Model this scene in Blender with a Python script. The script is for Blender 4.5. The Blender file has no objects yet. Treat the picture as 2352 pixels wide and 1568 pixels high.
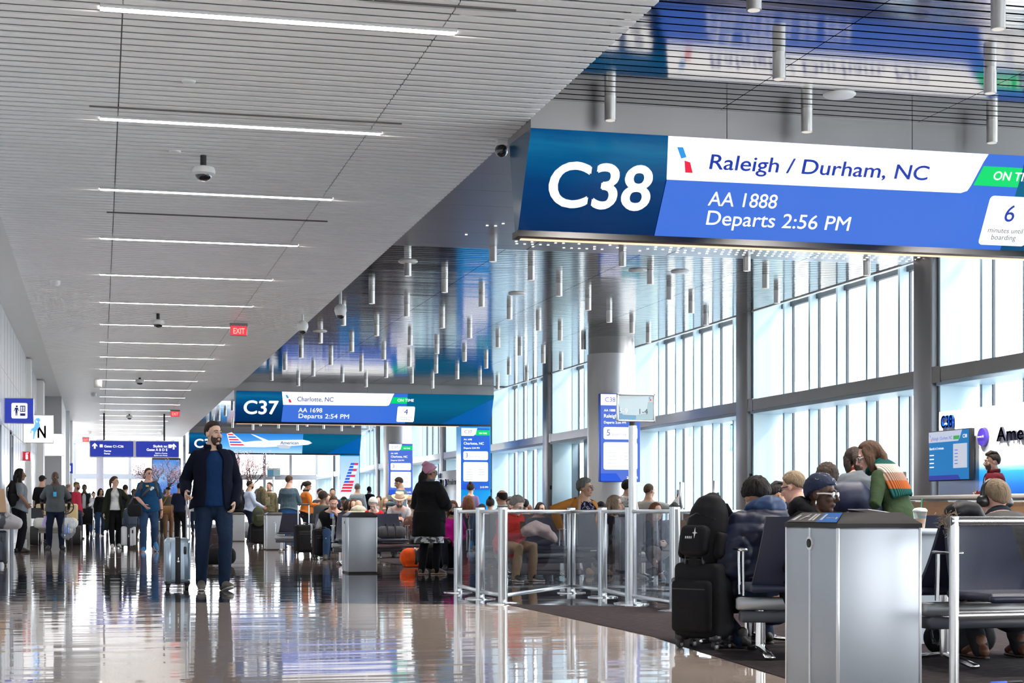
import bpy, bmesh, math, random
from mathutils import Vector, Matrix, noise
random.seed(7)
PI = math.pi
SC = bpy.context.scene
COL = SC.collection

# ---------------------------------------------------------------- camera
FPX = 3832.0            # focal length in pixels of a 2352 x 1568 frame
CX, HZ = 1176.0, 1176.0  # principal column, horizon row
CAMH = 0.84
YAW = math.radians(13.87)
cam_data = bpy.data.cameras.new('camera')
cam_data.sensor_width = 36.0
cam_data.lens = FPX / 2352.0 * 36.0
cam_data.shift_y = (HZ - 784.0) / 2352.0
cam_data.clip_end = 600
cam = bpy.data.objects.new('camera', cam_data)
COL.objects.link(cam)
cam.location = (0, 0, CAMH)
cam.rotation_euler = (PI / 2, 0, -YAW)
SC.camera = cam

# ---------------------------------------------------------------- world, light, exposure
world = bpy.data.worlds.new('sky')
SC.world = world
world.use_nodes = True
wn = world.node_tree
bg = wn.nodes['Background']
wtc = wn.nodes.new('ShaderNodeTexCoord')
wsep = wn.nodes.new('ShaderNodeSeparateXYZ')
wramp = wn.nodes.new('ShaderNodeValToRGB')
wn.links.new(wtc.outputs['Generated'], wsep.inputs[0])
wmap = wn.nodes.new('ShaderNodeMapRange')
wmap.inputs['From Min'].default_value = -1
wmap.inputs['From Max'].default_value = 1
wn.links.new(wsep.outputs['Z'], wmap.inputs['Value'])
wn.links.new(wmap.outputs['Result'], wramp.inputs['Fac'])
e = wramp.color_ramp.elements
e[0].position = 0.40; e[0].color = (0.62, 0.65, 0.68, 1)
e[1].position = 0.75; e[1].color = (0.80, 0.90, 1.0, 1)
m_ = wramp.color_ramp.elements.new(0.52); m_.color = (1.0, 1.0, 1.0, 1)
wn.links.new(wramp.outputs['Color'], bg.inputs['Color'])
bg.inputs['Strength'].default_value = 4.6

sun_data = bpy.data.lights.new('sun', 'SUN')
sun_data.energy = 1.5
sun_data.angle = math.radians(6)
sun_data.color = (1.0, 0.95, 0.88)
sun = bpy.data.objects.new('sun', sun_data)
COL.objects.link(sun)
sun.rotation_euler = (math.radians(48), 0, math.radians(60))

vs = SC.view_settings
vs.view_transform = 'Standard'
vs.look = 'None'
vs.exposure = 1.0
vs.gamma = 1.0
vs.use_curve_mapping = False
SC.cycles.max_bounces = 8
SC.cycles.transparent_max_bounces = 24
SC.cycles.sample_clamp_indirect = 6.0

# ---------------------------------------------------------------- photo measurements -> places in the hall
SA, CA = math.sin(YAW), math.cos(YAW)
def ray(u, v):
    a = (u - CX) / FPX
    return Vector((SA + CA * a, CA - SA * a, (HZ - v) / FPX))
def P(u, v, d):
    return Vector((0, 0, CAMH)) + ray(u, v) * d
def at(u, d, z=0.0):
    r = ray(u, HZ) * d
    return Vector((r.x, r.y, z))
def gdepth(v, z=0.0):
    return FPX * (CAMH - z) / (v - HZ)
def G(u, v, z=0.0):
    p = P(u, v, gdepth(v, z)); p.z = z
    return p
def atX(u, X):          # floor point of column u on the line X = const
    r = ray(u, HZ)
    return X / r.x * r.y
def atY(u, Y):
    r = ray(u, HZ)
    return Y / r.y * r.x
# ---------------------------------------------------------------- materials
MATS = {}
def mat(name, col=(.5, .5, .5), rough=.5, metal=0.0, em=None, ems=0.0, bump=0.0, bscale=40.0, var=0.0, vscale=4.0,
        coat=0.0, alpha=1.0, spec=.5, sheen=0.0, stretch=None):
    if name in MATS:
        return MATS[name]
    m = bpy.data.materials.new(name); m.use_nodes = True
    nt = m.node_tree; b = nt.nodes['Principled BSDF']
    c4 = (*col, 1) if len(col) == 3 else col
    b.inputs['Base Color'].default_value = c4
    b.inputs['Roughness'].default_value = rough
    b.inputs['Metallic'].default_value = metal
    b.inputs['Specular IOR Level'].default_value = spec
    if coat: b.inputs['Coat Weight'].default_value = coat; b.inputs['Coat Roughness'].default_value = .08
    if sheen: b.inputs['Sheen Weight'].default_value = sheen
    if alpha < 1: b.inputs['Alpha'].default_value = alpha
    if em is not None:
        b.inputs['Emission Color'].default_value = (*em, 1); b.inputs['Emission Strength'].default_value = ems
    if var or bump:
        tc = nt.nodes.new('ShaderNodeTexCoord')
        src = tc.outputs['Object']
        if stretch:
            mp = nt.nodes.new('ShaderNodeMapping'); mp.inputs['Scale'].default_value = stretch
            nt.links.new(src, mp.inputs['Vector']); src = mp.outputs['Vector']
        if var:
            n = nt.nodes.new('ShaderNodeTexNoise'); n.inputs['Scale'].default_value = vscale; n.inputs['Detail'].default_value = 5
            nt.links.new(src, n.inputs['Vector'])
            mx = nt.nodes.new('ShaderNodeMix'); mx.data_type = 'RGBA'
            nt.links.new(n.outputs['Fac'], mx.inputs['Factor'])
            mx.inputs['A'].default_value = tuple(max(0, x * (1 - var)) for x in col[:3]) + (1,)
            mx.inputs['B'].default_value = tuple(min(1, x * (1 + var)) for x in col[:3]) + (1,)
            nt.links.new(mx.outputs['Result'], b.inputs['Base Color'])
        if bump:
            n = nt.nodes.new('ShaderNodeTexNoise'); n.inputs['Scale'].default_value = bscale; n.inputs['Detail'].default_value = 4
            nt.links.new(src, n.inputs['Vector'])
            bp = nt.nodes.new('ShaderNodeBump'); bp.inputs['Strength'].default_value = bump; bp.inputs['Distance'].default_value = .02
            nt.links.new(n.outputs['Fac'], bp.inputs['Height']); nt.links.new(bp.outputs['Normal'], b.inputs['Normal'])
    MATS[name] = m
    return m
def cloth(name, col, rough=.85, var=.18, bump=.35):
    return mat('cloth_' + name, col, rough, bump=bump, bscale=14, var=var, vscale=9, spec=.12)
EK = .56    # screens against the exposure of the hall
def emit(name, col=(1, 1, 1), s=1.0):
    return mat('light_' + name, (0.004, 0.004, 0.004), .4, em=col, ems=s * EK, spec=.1)
def glass(name, tint=(.95, .98, .98), base=.04, rough=0.0, haze=0.0):
    if name in MATS: return MATS[name]
    m = bpy.data.materials.new(name); m.use_nodes = True; nt = m.node_tree
    nt.nodes.remove(nt.nodes['Principled BSDF'])
    out = nt.nodes['Material Output']
    tr = nt.nodes.new('ShaderNodeBsdfTransparent'); tr.inputs['Color'].default_value = (*tint, 1)
    gl = nt.nodes.new('ShaderNodeBsdfGlossy'); gl.inputs['Roughness'].default_value = rough
    lw = nt.nodes.new('ShaderNodeLayerWeight'); lw.inputs['Blend'].default_value = .5
    pw = nt.nodes.new('ShaderNodeMath'); pw.operation = 'POWER'; pw.inputs[1].default_value = 4.0
    ad = nt.nodes.new('ShaderNodeMath'); ad.operation = 'MULTIPLY_ADD'; ad.inputs[1].default_value = .75; ad.inputs[2].default_value = base
    nt.links.new(lw.outputs['Facing'], pw.inputs[0]); nt.links.new(pw.outputs[0], ad.inputs[0])
    mx = nt.nodes.new('ShaderNodeMixShader')
    nt.links.new(ad.outputs[0], mx.inputs[0]); nt.links.new(tr.outputs[0], mx.inputs[1]); nt.links.new(gl.outputs[0], mx.inputs[2])
    last = mx.outputs[0]
    if haze:
        df = nt.nodes.new('ShaderNodeBsdfDiffuse'); df.inputs['Color'].default_value = (.8, .85, .9, 1)
        m2 = nt.nodes.new('ShaderNodeMixShader'); m2.inputs[0].default_value = haze
        nt.links.new(last, m2.inputs[1]); nt.links.new(df.outputs[0], m2.inputs[2]); last = m2.outputs[0]
    nt.links.new(last, out.inputs['Surface'])
    MATS[name] = m
    return m
def gradmat(name, stops, axis='Z', lo=0., hi=1., em=0.0, rough=.4, coord='Object', noise_amt=0.0, nscale=(1, 1, 6)):
    """a printed / displayed colour gradient along an object axis"""
    if name in MATS: return MATS[name]
    m = bpy.data.materials.new(name); m.use_nodes = True; nt = m.node_tree; b = nt.nodes['Principled BSDF']
    tc = nt.nodes.new('ShaderNodeTexCoord'); sp = nt.nodes.new('ShaderNodeSeparateXYZ'); mr = nt.nodes.new('ShaderNodeMapRange')
    nt.links.new(tc.outputs[coord], sp.inputs[0]); nt.links.new(sp.outputs[axis], mr.inputs['Value'])
    mr.inputs['From Min'].default_value = lo; mr.inputs['From Max'].default_value = hi
    rp = nt.nodes.new('ShaderNodeValToRGB')
    fac = mr.outputs['Result']
    if noise_amt:
        mp = nt.nodes.new('ShaderNodeMapping'); mp.inputs['Scale'].default_value = nscale
        nz = nt.nodes.new('ShaderNodeTexNoise'); nz.inputs['Scale'].default_value = 1.5; nz.inputs['Detail'].default_value = 4
        nt.links.new(tc.outputs[coord], mp.inputs['Vector']); nt.links.new(mp.outputs['Vector'], nz.inputs['Vector'])
        ma = nt.nodes.new('ShaderNodeMath'); ma.operation = 'MULTIPLY_ADD'; ma.inputs[1].default_value = noise_amt
        nt.links.new(nz.outputs['Fac'], ma.inputs[0]); nt.links.new(fac, ma.inputs[2])
        m3 = nt.nodes.new('ShaderNodeMath'); m3.operation = 'SUBTRACT'; m3.inputs[1].default_value = noise_amt * .5
        nt.links.new(ma.outputs[0], m3.inputs[0]); fac = m3.outputs[0]
    nt.links.new(fac, rp.inputs['Fac'])
    el = rp.color_ramp.elements
    el[0].position = stops[0][0]; el[0].color = (*stops[0][1], 1)
    el[1].position = stops[-1][0]; el[1].color = (*stops[-1][1], 1)
    for p, c in stops[1:-1]:
        x = el.new(p); x.color = (*c, 1)
    if em:
        b.inputs['Base Color'].default_value = (.004, .004, .004, 1)
        nt.links.new(rp.outputs['Color'], b.inputs['Emission Color']); b.inputs['Emission Strength'].default_value = em * EK; b.inputs['Specular IOR Level'].default_value = .15
    else:
        nt.links.new(rp.outputs['Color'], b.inputs['Base Color'])
    b.inputs['Roughness'].default_value = rough
    MATS[name] = m
    return m

# ---------------------------------------------------------------- mesh building
class MB:
    def __init__(s): s.v = []; s.f = []; s.sm = []; s.mi = []
    def add(s, vs, fs, smooth=False, mi=0):
        o = len(s.v); s.v += [tuple(x) for x in vs]
        for f in fs: s.f.append([i + o for i in f]); s.sm.append(smooth); s.mi.append(mi)
        return s
    def box(s, x0, x1, y0, y1, z0, z1, mi=0, M=None):
        vs = [Vector(p) for p in ((x0, y0, z0), (x1, y0, z0), (x1, y1, z0), (x0, y1, z0), (x0, y0, z1), (x1, y0, z1), (x1, y1, z1), (x0, y1, z1))]
        if M is not None: vs = [M @ p for p in vs]
        return s.add(vs, [(0, 3, 2, 1), (4, 5, 6, 7), (0, 1, 5, 4), (1, 2, 6, 5), (2, 3, 7, 6), (3, 0, 4, 7)], False, mi)
    def cbox(s, c, sz, mi=0, M=None):
        return s.box(c[0] - sz[0] / 2, c[0] + sz[0] / 2, c[1] - sz[1] / 2, c[1] + sz[1] / 2, c[2] - sz[2] / 2, c[2] + sz[2] / 2, mi, M)
    def rbox(s, x0, x1, y0, y1, z0, z1, r=.02, seg=2, mi=0, M=None, smooth=True):
        bm = bmesh.new(); bmesh.ops.create_cube(bm, size=1)
        for v in bm.verts: v.co = Vector(((x0 + x1) / 2 + v.co.x * (x1 - x0), (y0 + y1) / 2 + v.co.y * (y1 - y0), (z0 + z1) / 2 + v.co.z * (z1 - z0)))
        bmesh.ops.bevel(bm, geom=bm.edges[:], offset=r, segments=seg, profile=.5, affect='EDGES')
        bm.verts.index_update()
        vs = [v.co.copy() for v in bm.verts]
        if M is not None: vs = [M @ p for p in vs]
        s.add(vs, [[v.index for v in f.verts] for f in bm.faces], smooth, mi); bm.free()
        return s
    def prism(s, prof, a, b, axis='X', mi=0, smooth=False, M=None):
        """profile of 2-D points (counter-clockwise), pushed along an axis from a to b"""
        n = len(prof); vs = []
        for t in (a, b):
            for (p, q) in prof:
                vs.append(Vector({'X': (t, p, q), 'Y': (p, t, q), 'Z': (p, q, t)}[axis]))
        if M is not None: vs = [M @ p for p in vs]
        fs = [(i, (i + 1) % n, n + (i + 1) % n, n + i) for i in range(n)]
        s.add(vs, fs, smooth, mi); o = len(s.v) - 2 * n
        s.f += [[o + i for i in range(n)][::-1], [o + n + i for i in range(n)]]; s.sm += [False, False]; s.mi += [mi, mi]
        return s
    def tube(s, pts, rads, side=(1, 0, 0), n=10, mi=0, caps='round', smooth=True, arc=None):
        pts = [Vector(p) for p in pts]; side = Vector(side)
        rads = [(r, r) if not isinstance(r, (tuple, list)) else r for r in rads]
        if caps == 'round':
            t0 = (pts[0] - pts[1]).normalized(); t1 = (pts[-1] - pts[-2]).normalized()
            r0 = min(rads[0]); r1 = min(rads[-1])
            k = [(.55, .83), (.9, .42)]
            pts = [pts[0] + t0 * r0 * a for a, c in reversed(k)] + pts + [pts[-1] + t1 * r1 * a for a, c in k]
            rads = [(rads[0][0] * c, rads[0][1] * c) for a, c in reversed(k)] + rads + [(rads[-1][0] * c, rads[-1][1] * c) for a, c in k]
        vs = []; m = len(pts); prev = None
        for i in range(m):
            t = (pts[min(i + 1, m - 1)] - pts[max(i - 1, 0)]).normalized()
            sd = side - t * side.dot(t)
            if sd.length < 1e-3: sd = (prev or Vector((0, 1, 0))) - t * (prev or Vector((0, 1, 0))).dot(t)
            sd.normalize(); prev = sd
            b = t.cross(sd)
            for j in range(n):
                a = 2 * PI * j / n
                vs.append(pts[i] + sd * (math.cos(a) * rads[i][0]) + b * (math.sin(a) * rads[i][1]))
        fs = []
        for i in range(m - 1):
            for j in range(n):
                fs.append((i * n + j, i * n + (j + 1) % n, (i + 1) * n + (j + 1) % n, (i + 1) * n + j))
        s.add(vs, fs, smooth, mi); o = len(s.v) - m * n
        if caps:
            s.f += [[o + j for j in range(n)][::-1], [o + (m - 1) * n + j for j in range(n)]]; s.sm += [smooth and caps == 'round'] * 2; s.mi += [mi, mi]
        return s
    def cyl(s, c, r, z0, z1, n=16, mi=0, r2=None, smooth=True):
        return s.tube([(c[0], c[1], z0), (c[0], c[1], z1)], [r, r if r2 is None else r2], n=n, mi=mi, caps='flat', smooth=smooth)
    def lathe(s, c, prof, n=20, mi=0, smooth=True, M=None):
        vs = []
        for (r, z) in prof:
            for j in range(n):
                a = 2 * PI * j / n; vs.append(Vector((c[0] + r * math.cos(a), c[1] + r * math.sin(a), c[2] + z)))
        if M is not None: vs = [M @ p for p in vs]
        fs = [(i * n + j, i * n + (j + 1) % n, (i + 1) * n + (j + 1) % n, (i + 1) * n + j) for i in range(len(prof) - 1) for j in range(n)]
        fs += [[j for j in range(n)][::-1], [(len(prof) - 1) * n + j for j in range(n)]]
        return s.add(vs, fs, smooth, mi)
    def ell(s, c, r, n=12, k=8, mi=0, R=None):
        c = Vector(c); vs = [c + (R @ Vector((0, 0, -r[2])) if R else Vector((0, 0, -r[2])))]
        for i in range(1, k):
            t = -PI / 2 + PI * i / k
            for j in range(n):
                a = 2 * PI * j / n
                p = Vector((r[0] * math.cos(t) * math.cos(a), r[1] * math.cos(t) * math.sin(a), r[2] * math.sin(t)))
                vs.append(c + (R @ p if R else p))
        vs.append(c + (R @ Vector((0, 0, r[2])) if R else Vector((0, 0, r[2]))))
        fs = [(0, 1 + (j + 1) % n, 1 + j) for j in range(n)]
        for i in range(k - 2):
            o = 1 + i * n
            fs += [(o + j, o + (j + 1) % n, o + n + (j + 1) % n, o + n + j) for j in range(n)]
        o = 1 + (k - 2) * n; l = len(vs) - 1
        fs += [(o + j, o + (j + 1) % n, l) for j in range(n)]
        return s.add(vs, fs, True, mi)
    def mesh(s, name='m', sharp=True):
        me = bpy.data.meshes.new(name); me.from_pydata(s.v, [], s.f)
        me.polygons.foreach_set('use_smooth', s.sm); me.polygons.foreach_set('material_index', s.mi)
        me.update()
        if sharp: me.set_sharp_from_angle(angle=math.radians(48))
        return me
    def obj(s, name, m, parent=None, M=None):
        me = s.mesh(name)
        return link(name, me, m, parent)
def link(name, me, m, parent=None):
    for x in (m if isinstance(m, (list, tuple)) else [m]): me.materials.append(x)
    o = bpy.data.objects.new(name, me); COL.objects.link(o)
    if parent is not None: o.parent = parent
    return o

# a scratch scene: modifiers and text become plain meshes there
TMP = bpy.data.scenes.new('scratch')
def bake(o):
    TMP.collection.objects.link(o)
    vl = TMP.view_layers[0]; vl.update(); dg = vl.depsgraph
    me = bpy.data.meshes.new_from_object(o.evaluated_get(dg), depsgraph=dg)
    TMP.collection.objects.unlink(o); bpy.data.objects.remove(o)
    return me
def remesh(mb, voxel, smooth=2, adapt=0.0):
    o = bpy.data.objects.new('t', mb.mesh('t'))
    r = o.modifiers.new('r', 'REMESH'); r.mode = 'VOXEL'; r.voxel_size = voxel; r.adaptivity = adapt; r.use_smooth_shade = True
    if smooth:
        k = o.modifiers.new('s', 'SMOOTH'); k.factor = .5; k.iterations = smooth
    old = o.data; me = bake(o); bpy.data.meshes.remove(old)
    me.polygons.foreach_set('use_smooth', [True] * len(me.polygons))
    return me
def text_mesh(s, bold=0.0, extr=0.0):
    c = bpy.data.curves.new('t', 'FONT'); c.body = s; c.size = 1; c.resolution_u = 5
    me = bake(bpy.data.objects.new('t', c))
    if bold > .003:      # heavier strokes: the same outline laid four times, a little apart
        n = len(me.vertices); vs = [v.co.copy() for v in me.vertices]; fs = [list(p.vertices) for p in me.polygons]
        V = []; Fc = []
        for i, (dx, dy) in enumerate(((bold, 0), (-bold, 0), (0, bold * .8), (0, -bold * .8))):
            V += [v + Vector((dx, dy, 0)) for v in vs]; Fc += [[q + i * n for q in f] for f in fs]
        bpy.data.meshes.remove(me); me = bpy.data.meshes.new('t'); me.from_pydata(V, [], Fc); me.update()
    return me

# ---------------------------------------------------------------- things, tags
def tag(o, label=None, cat=None, group=None, kind=None):
    if label: o['label'] = label
    if cat: o['category'] = cat
    if group: o['group'] = group
    if kind: o['kind'] = kind
    return o
def thing(name, label, cat, loc=(0, 0, 0), rz=0.0, group=None):
    o = bpy.data.objects.new(name, None); COL.objects.link(o); o.empty_display_size = .2
    o.location = loc; o.rotation_euler = (0, 0, rz)
    return tag(o, label, cat, group)
KIDS = {}
def kids(o): return [c for c in bpy.data.objects if c.parent == o]
def dup(root, loc, rz=0.0, label=None, group=None, scale=None):
    r = root.copy(); COL.objects.link(r); r.location = loc; r.rotation_euler = (0, 0, rz)
    if label: r['label'] = label
    if group: r['group'] = group
    if scale: r.scale = (scale,) * 3
    for ch in root.children:
        c = ch.copy(); COL.objects.link(c); c.parent = r
        for g in ch.children:
            d = g.copy(); COL.objects.link(d); d.parent = c
    return r
def struct(name, mb, m, parent=None):
    o = mb.obj(name, m, parent)
    if parent is None: o['kind'] = 'structure'
    return o

class Face:
    """a flat panel in space: s metres to the right, t metres up from its lower left corner"""
    def __init__(f, o, right, up):
        f.o = Vector(o); f.r = Vector(right).normalized(); f.u = Vector(up).normalized(); f.n = f.r.cross(f.u)
    def p(f, s, t, lift=0.0): return f.o + f.r * s + f.u * t + f.n * lift
    def hit(f, u, v):
        r = ray(u, v); c = Vector((0, 0, CAMH)); k = (f.o - c).dot(f.n) / r.dot(f.n); q = c + r * k - f.o
        return (q.dot(f.r), q.dot(f.u))
    def poly(f, name, pts, m, parent, lift=.004, base=None):
        mb = MB(); b = base or Vector((0, 0, 0))
        mb.add([f.p(s, t, lift) - b for s, t in pts], [list(range(len(pts)))])
        return mb.obj(name, m, parent)
    def text(f, name, s, x, y, m, parent, w=None, h=None, bold=0.0, lift=.008, align='l', base=None, slant=0.0, extr=0.0):
        """baseline start (x, y); fitted to width w or capital height h"""
        me = text_mesh(s, bold, 0.0); b = base or Vector((0, 0, 0))
        xs = [v.co.x for v in me.vertices]
        if not xs: return None
        x0, x1 = min(xs), max(xs)
        k = (w / (x1 - x0)) if w else h / .70
        ky = (h / .70) if (h and w) else k
        off = {'l': 0, 'c': -(x1 - x0) * k / 2, 'r': -(x1 - x0) * k}[align]
        for v in me.vertices:
            v.co = f.p(x + off + (v.co.x - x0) * k + slant * v.co.y * ky, y + v.co.y * ky, lift) - b
        if extr:
            bm = bmesh.new(); bm.from_mesh(me)
            r = bmesh.ops.extrude_face_region(bm, geom=bm.faces[:])
            for g in r['geom']:
                if isinstance(g, bmesh.types.BMVert): g.co += f.n * extr
            bm.to_mesh(me); bm.free()
        return link(name, me, m, parent)
def rrect(x0, x1, y0, y1, r, n=4):
    pts = []
    for cx, cy, a0 in ((x1 - r, y0 + r, -PI / 2), (x1 - r, y1 - r, 0), (x0 + r, y1 - r, PI / 2), (x0 + r, y0 + r, PI)):
        for i in range(n + 1):
            a = a0 + PI / 2 * i / n; pts.append((cx + r * math.cos(a), cy + r * math.sin(a)))
    return pts
# ================================================================ THE HALL
ZW, ZG = 4.95, 5.16        # white slat ceiling of the concourse, metal ceiling over the gates
XL, XE, XW = -1.92, 4.37, 13.6   # left wall, edge of the white ceiling, window columns
white_paint = mat('white_paint', (.74, .735, .72), .45)
white_panel = mat('white_wall_panel', (.70, .73, .76), .25, var=.05, vscale=.7)
grey_panel = mat('grey_wall_panel', (.42, .42, .43), .35)
slat_white = mat('slat_white', (.88, .865, .84), .42, var=.05, vscale=1.2)
plenum = mat('plenum_grey', (.26, .255, .25), .8)
black = mat('black_matt', (.015, .015, .016), .5)
steel = mat('brushed_steel', (.46, .45, .45), .34, .6, var=.08, vscale=.8)
dark_steel = mat('dark_steel', (.23, .22, .215), .30, 1.0, var=.12, vscale=1.5)
col_steel = mat('column_steel', (.27, .26, .26), .32, .6, var=.15, vscale=1.0)
chrome = mat('chrome', (.8, .8, .8), .12, 1.0)
alu = mat('aluminium', (.72, .74, .76), .28, 1.0)
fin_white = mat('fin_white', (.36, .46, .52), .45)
pale_board = mat('pale_window_board', (.56, .68, .71), .4)

# ---- floor
def terrazzo(name, col, spread=.25, rough=.05, nscale=1.0):
    m = bpy.data.materials.new(name); m.use_nodes = True; nt = m.node_tree; b = nt.nodes['Principled BSDF']
    tc = nt.nodes.new('ShaderNodeTexCoord')
    n1 = nt.nodes.new('ShaderNodeTexVoronoi'); n1.inputs['Scale'].default_value = 70
    n2 = nt.nodes.new('ShaderNodeTexNoise'); n2.inputs['Scale'].default_value = .8 * nscale; n2.inputs['Detail'].default_value = 3
    nt.links.new(tc.outputs['Object'], n1.inputs['Vector']); nt.links.new(tc.outputs['Object'], n2.inputs['Vector'])
    mx = nt.nodes.new('ShaderNodeMix'); mx.data_type = 'RGBA'
    mx.inputs['A'].default_value = tuple(c * (1 - spread) for c in col) + (1,)
    mx.inputs['B'].default_value = tuple(min(1, c * (1 + spread)) for c in col) + (1,)
    ad = nt.nodes.new('ShaderNodeMath'); ad.operation = 'MULTIPLY_ADD'; ad.inputs[1].default_value = .5
    hs = nt.nodes.new('ShaderNodeSeparateColor')
    nt.links.new(n1.outputs['Color'], hs.inputs[0]); nt.links.new(hs.outputs[0], ad.inputs[0])
    ms = nt.nodes.new('ShaderNodeMath'); ms.operation = 'MULTIPLY'; ms.inputs[1].default_value = .6
    nt.links.new(n2.outputs['Fac'], ms.inputs[0]); nt.links.new(ms.outputs[0], ad.inputs[2])
    nt.links.new(ad.outputs[0], mx.inputs['Factor']); nt.links.new(mx.outputs['Result'], b.inputs['Base Color'])
    # polished but never dead flat: long, low waves across the hall
    mp = nt.nodes.new('ShaderNodeMapping'); mp.inputs['Scale'].default_value = (.35, 1.5, 1); mp.inputs['Rotation'].default_value = (0, 0, .24)
    wv = nt.nodes.new('ShaderNodeTexNoise'); wv.inputs['Scale'].default_value = 1.4; wv.inputs['Detail'].default_value = 2.5
    nt.links.new(tc.outputs['Object'], mp.inputs['Vector']); nt.links.new(mp.outputs['Vector'], wv.inputs['Vector'])
    bp = nt.nodes.new('ShaderNodeBump'); bp.inputs['Strength'].default_value = .22; bp.inputs['Distance'].default_value = .02
    nt.links.new(wv.outputs['Fac'], bp.inputs['Height']); nt.links.new(bp.outputs['Normal'], b.inputs['Normal'])
    b.inputs['Roughness'].default_value = rough; b.inputs['Specular IOR Level'].default_value = .8; b.inputs['IOR'].default_value = 1.6
    b.inputs['Coat Weight'].default_value = .25; b.inputs['Coat Roughness'].default_value = .03; b.inputs['Coat IOR'].default_value = 1.6
    nt.links.new(bp.outputs['Normal'], b.inputs['Coat Normal'])
    return m
t_beige = terrazzo('terrazzo_beige', (.64, .52, .44), .12)
t_dark = terrazzo('terrazzo_black', (.035, .036, .045), .5)
t_brown = terrazzo('terrazzo_brown', (.22, .165, .14), .2)
def carpet_mat():
    m = bpy.data.materials.new('carpet'); m.use_nodes = True; nt = m.node_tree; b = nt.nodes['Principled BSDF']
    tc = nt.nodes.new('ShaderNodeTexCoord'); mp = nt.nodes.new('ShaderNodeMapping'); mp.inputs['Scale'].default_value = (4, 45, 1)
    nz = nt.nodes.new('ShaderNodeTexNoise'); nz.inputs['Scale'].default_value = 3; nz.inputs['Detail'].default_value = 6
    rp = nt.nodes.new('ShaderNodeValToRGB')
    nt.links.new(tc.outputs['Object'], mp.inputs['Vector']); nt.links.new(mp.outputs['Vector'], nz.inputs['Vector']); nt.links.new(nz.outputs['Fac'], rp.inputs['Fac'])
    el = rp.color_ramp.elements
    el[0].position = .30; el[0].color = (.010, .008, .009, 1); el[1].position = .72; el[1].color = (.10, .075, .075, 1)
    x = el.new(.5); x.color = (.026, .020, .021, 1); x = el.new(.6); x.color = (.045, .034, .040, 1)
    nt.links.new(rp.outputs['Color'], b.inputs['Base Color']); b.inputs['Roughness'].default_value = .95; b.inputs['Specular IOR Level'].default_value = .1
    return m
carpet_m = carpet_mat()
def slab(name, pts, z0, z1, m):
    mb = MB(); mb.prism(pts, z0, z1, 'Z'); return struct(name, mb, m)
bandF = [(-9, 19.6), (3.6, 14.75), (4.9, 13.9), (14.6, 10.4)]
bandB = [(14.6, 19.6), (4.66, 21.95), (-9, 25.4)]
edge = [(3.6, 14.75), (3.62, 10.7), (3.36, 7.87), (2.9, 5.0), (2.0, -8)]
slab('floor', [(-9, -8)] + edge[::-1] + [bandF[0]], -.25, 0, t_beige)
slab('floor_band', bandF + bandB, -.25, 0, t_dark)
slab('floor_concourse', [(-9, 25.4), (4.66, 21.95), (4.66, 118), (-9, 118)], -.25, 0, t_brown)
slab('floor_carpet_near', edge[::-1] + [(4.9, 13.9), (14.6, 10.4), (14.6, -8)], -.25, .004, carpet_m)
slab('floor_carpet_far', [(4.66, 21.95), (14.6, 19.6), (14.6, 118), (4.66, 118)], -.25, .004, carpet_m)

# ---- white slat ceiling over the concourse
mb = MB(); PITCH = .196
segs = [(-1.34, .174), (.186, 2.814), (2.826, XE)]
for k in range(-130, 404):
    y = 14.0 + PITCH * k
    pf = [(y - .062, ZW), (y + .062, ZW), (y + .062, ZW + .014), (y - .062, ZW + .014)]
    if k % 20 == 0 and k >= 0:
        for a, b in ((-1.34, -.003), (2.963, XE)): mb.prism(pf, a, b, 'X')
    else:
        for a, b in segs: mb.prism(pf, a, b, 'X')
struct('ceiling', mb, slat_white)
mb = MB(); mb.box(-1.5, XE - .03, -14, 93.2, ZW + .15, ZW + .3); struct('ceiling_deck', mb, plenum)
# plain soffit between the slats and the left wall, with small recessed downlights
mb = MB(); mb.box(XL, -1.345, -14, 93.2, ZW + .04, ZW + .3); struct('ceiling_soffit', mb, white_paint)
lamp_white = emit('strip', (1.0, .93, .86), 30.0)
for n in range(21):
    y = 14.0 + 3.92 * n
    w = ['first', 'second', 'third', 'fourth', 'fifth', 'sixth', 'seventh', 'eighth', 'ninth', 'tenth'][n] if n < 10 else None
    lab = ('long white strip light in the slat ceiling, %s one from the top of the photo' % w) if w else 'thin white strip light far down the concourse ceiling'
    t = thing('strip_light', lab, 'ceiling light', (1.48, y, ZW), 0, 'strip lights of the concourse ceiling')
    b = MB(); b.box(-1.48, 1.48, -.075, -.055, -.012, .06); b.box(-1.48, 1.48, .055, .075, -.012, .06); b.box(-1.48, 1.48, -.075, .075, .05, .07)
    b.obj('housing', white_paint, t)
    b = MB(); b.box(-1.478, 1.478, -.054, .054, -.006, .045); b.obj('diffuser', lamp_white, t)
# dark air slots
for i, (u0, u1, v) in enumerate(((205, 945, 243), (245, 762, 487), (860, 1192, 0))):
    d = (ZW - CAMH) * FPX / (HZ - v); a = at(u0, d); b_ = at(u1, d * 1.012)
    b = MB(); b.box(a.x, b_.x, a.y - .03, a.y + .0, ZW - .012, ZW + .03)
    tag(b.obj('air_slot', mat('slot_grey', (.12, .11, .11), .6)), ['narrow dark air slot between the first two strip lights', 'narrow dark air slot below the third strip light', 'narrow dark air slot at the top edge of the ceiling'][i], 'air vent', 'air slots')
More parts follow.
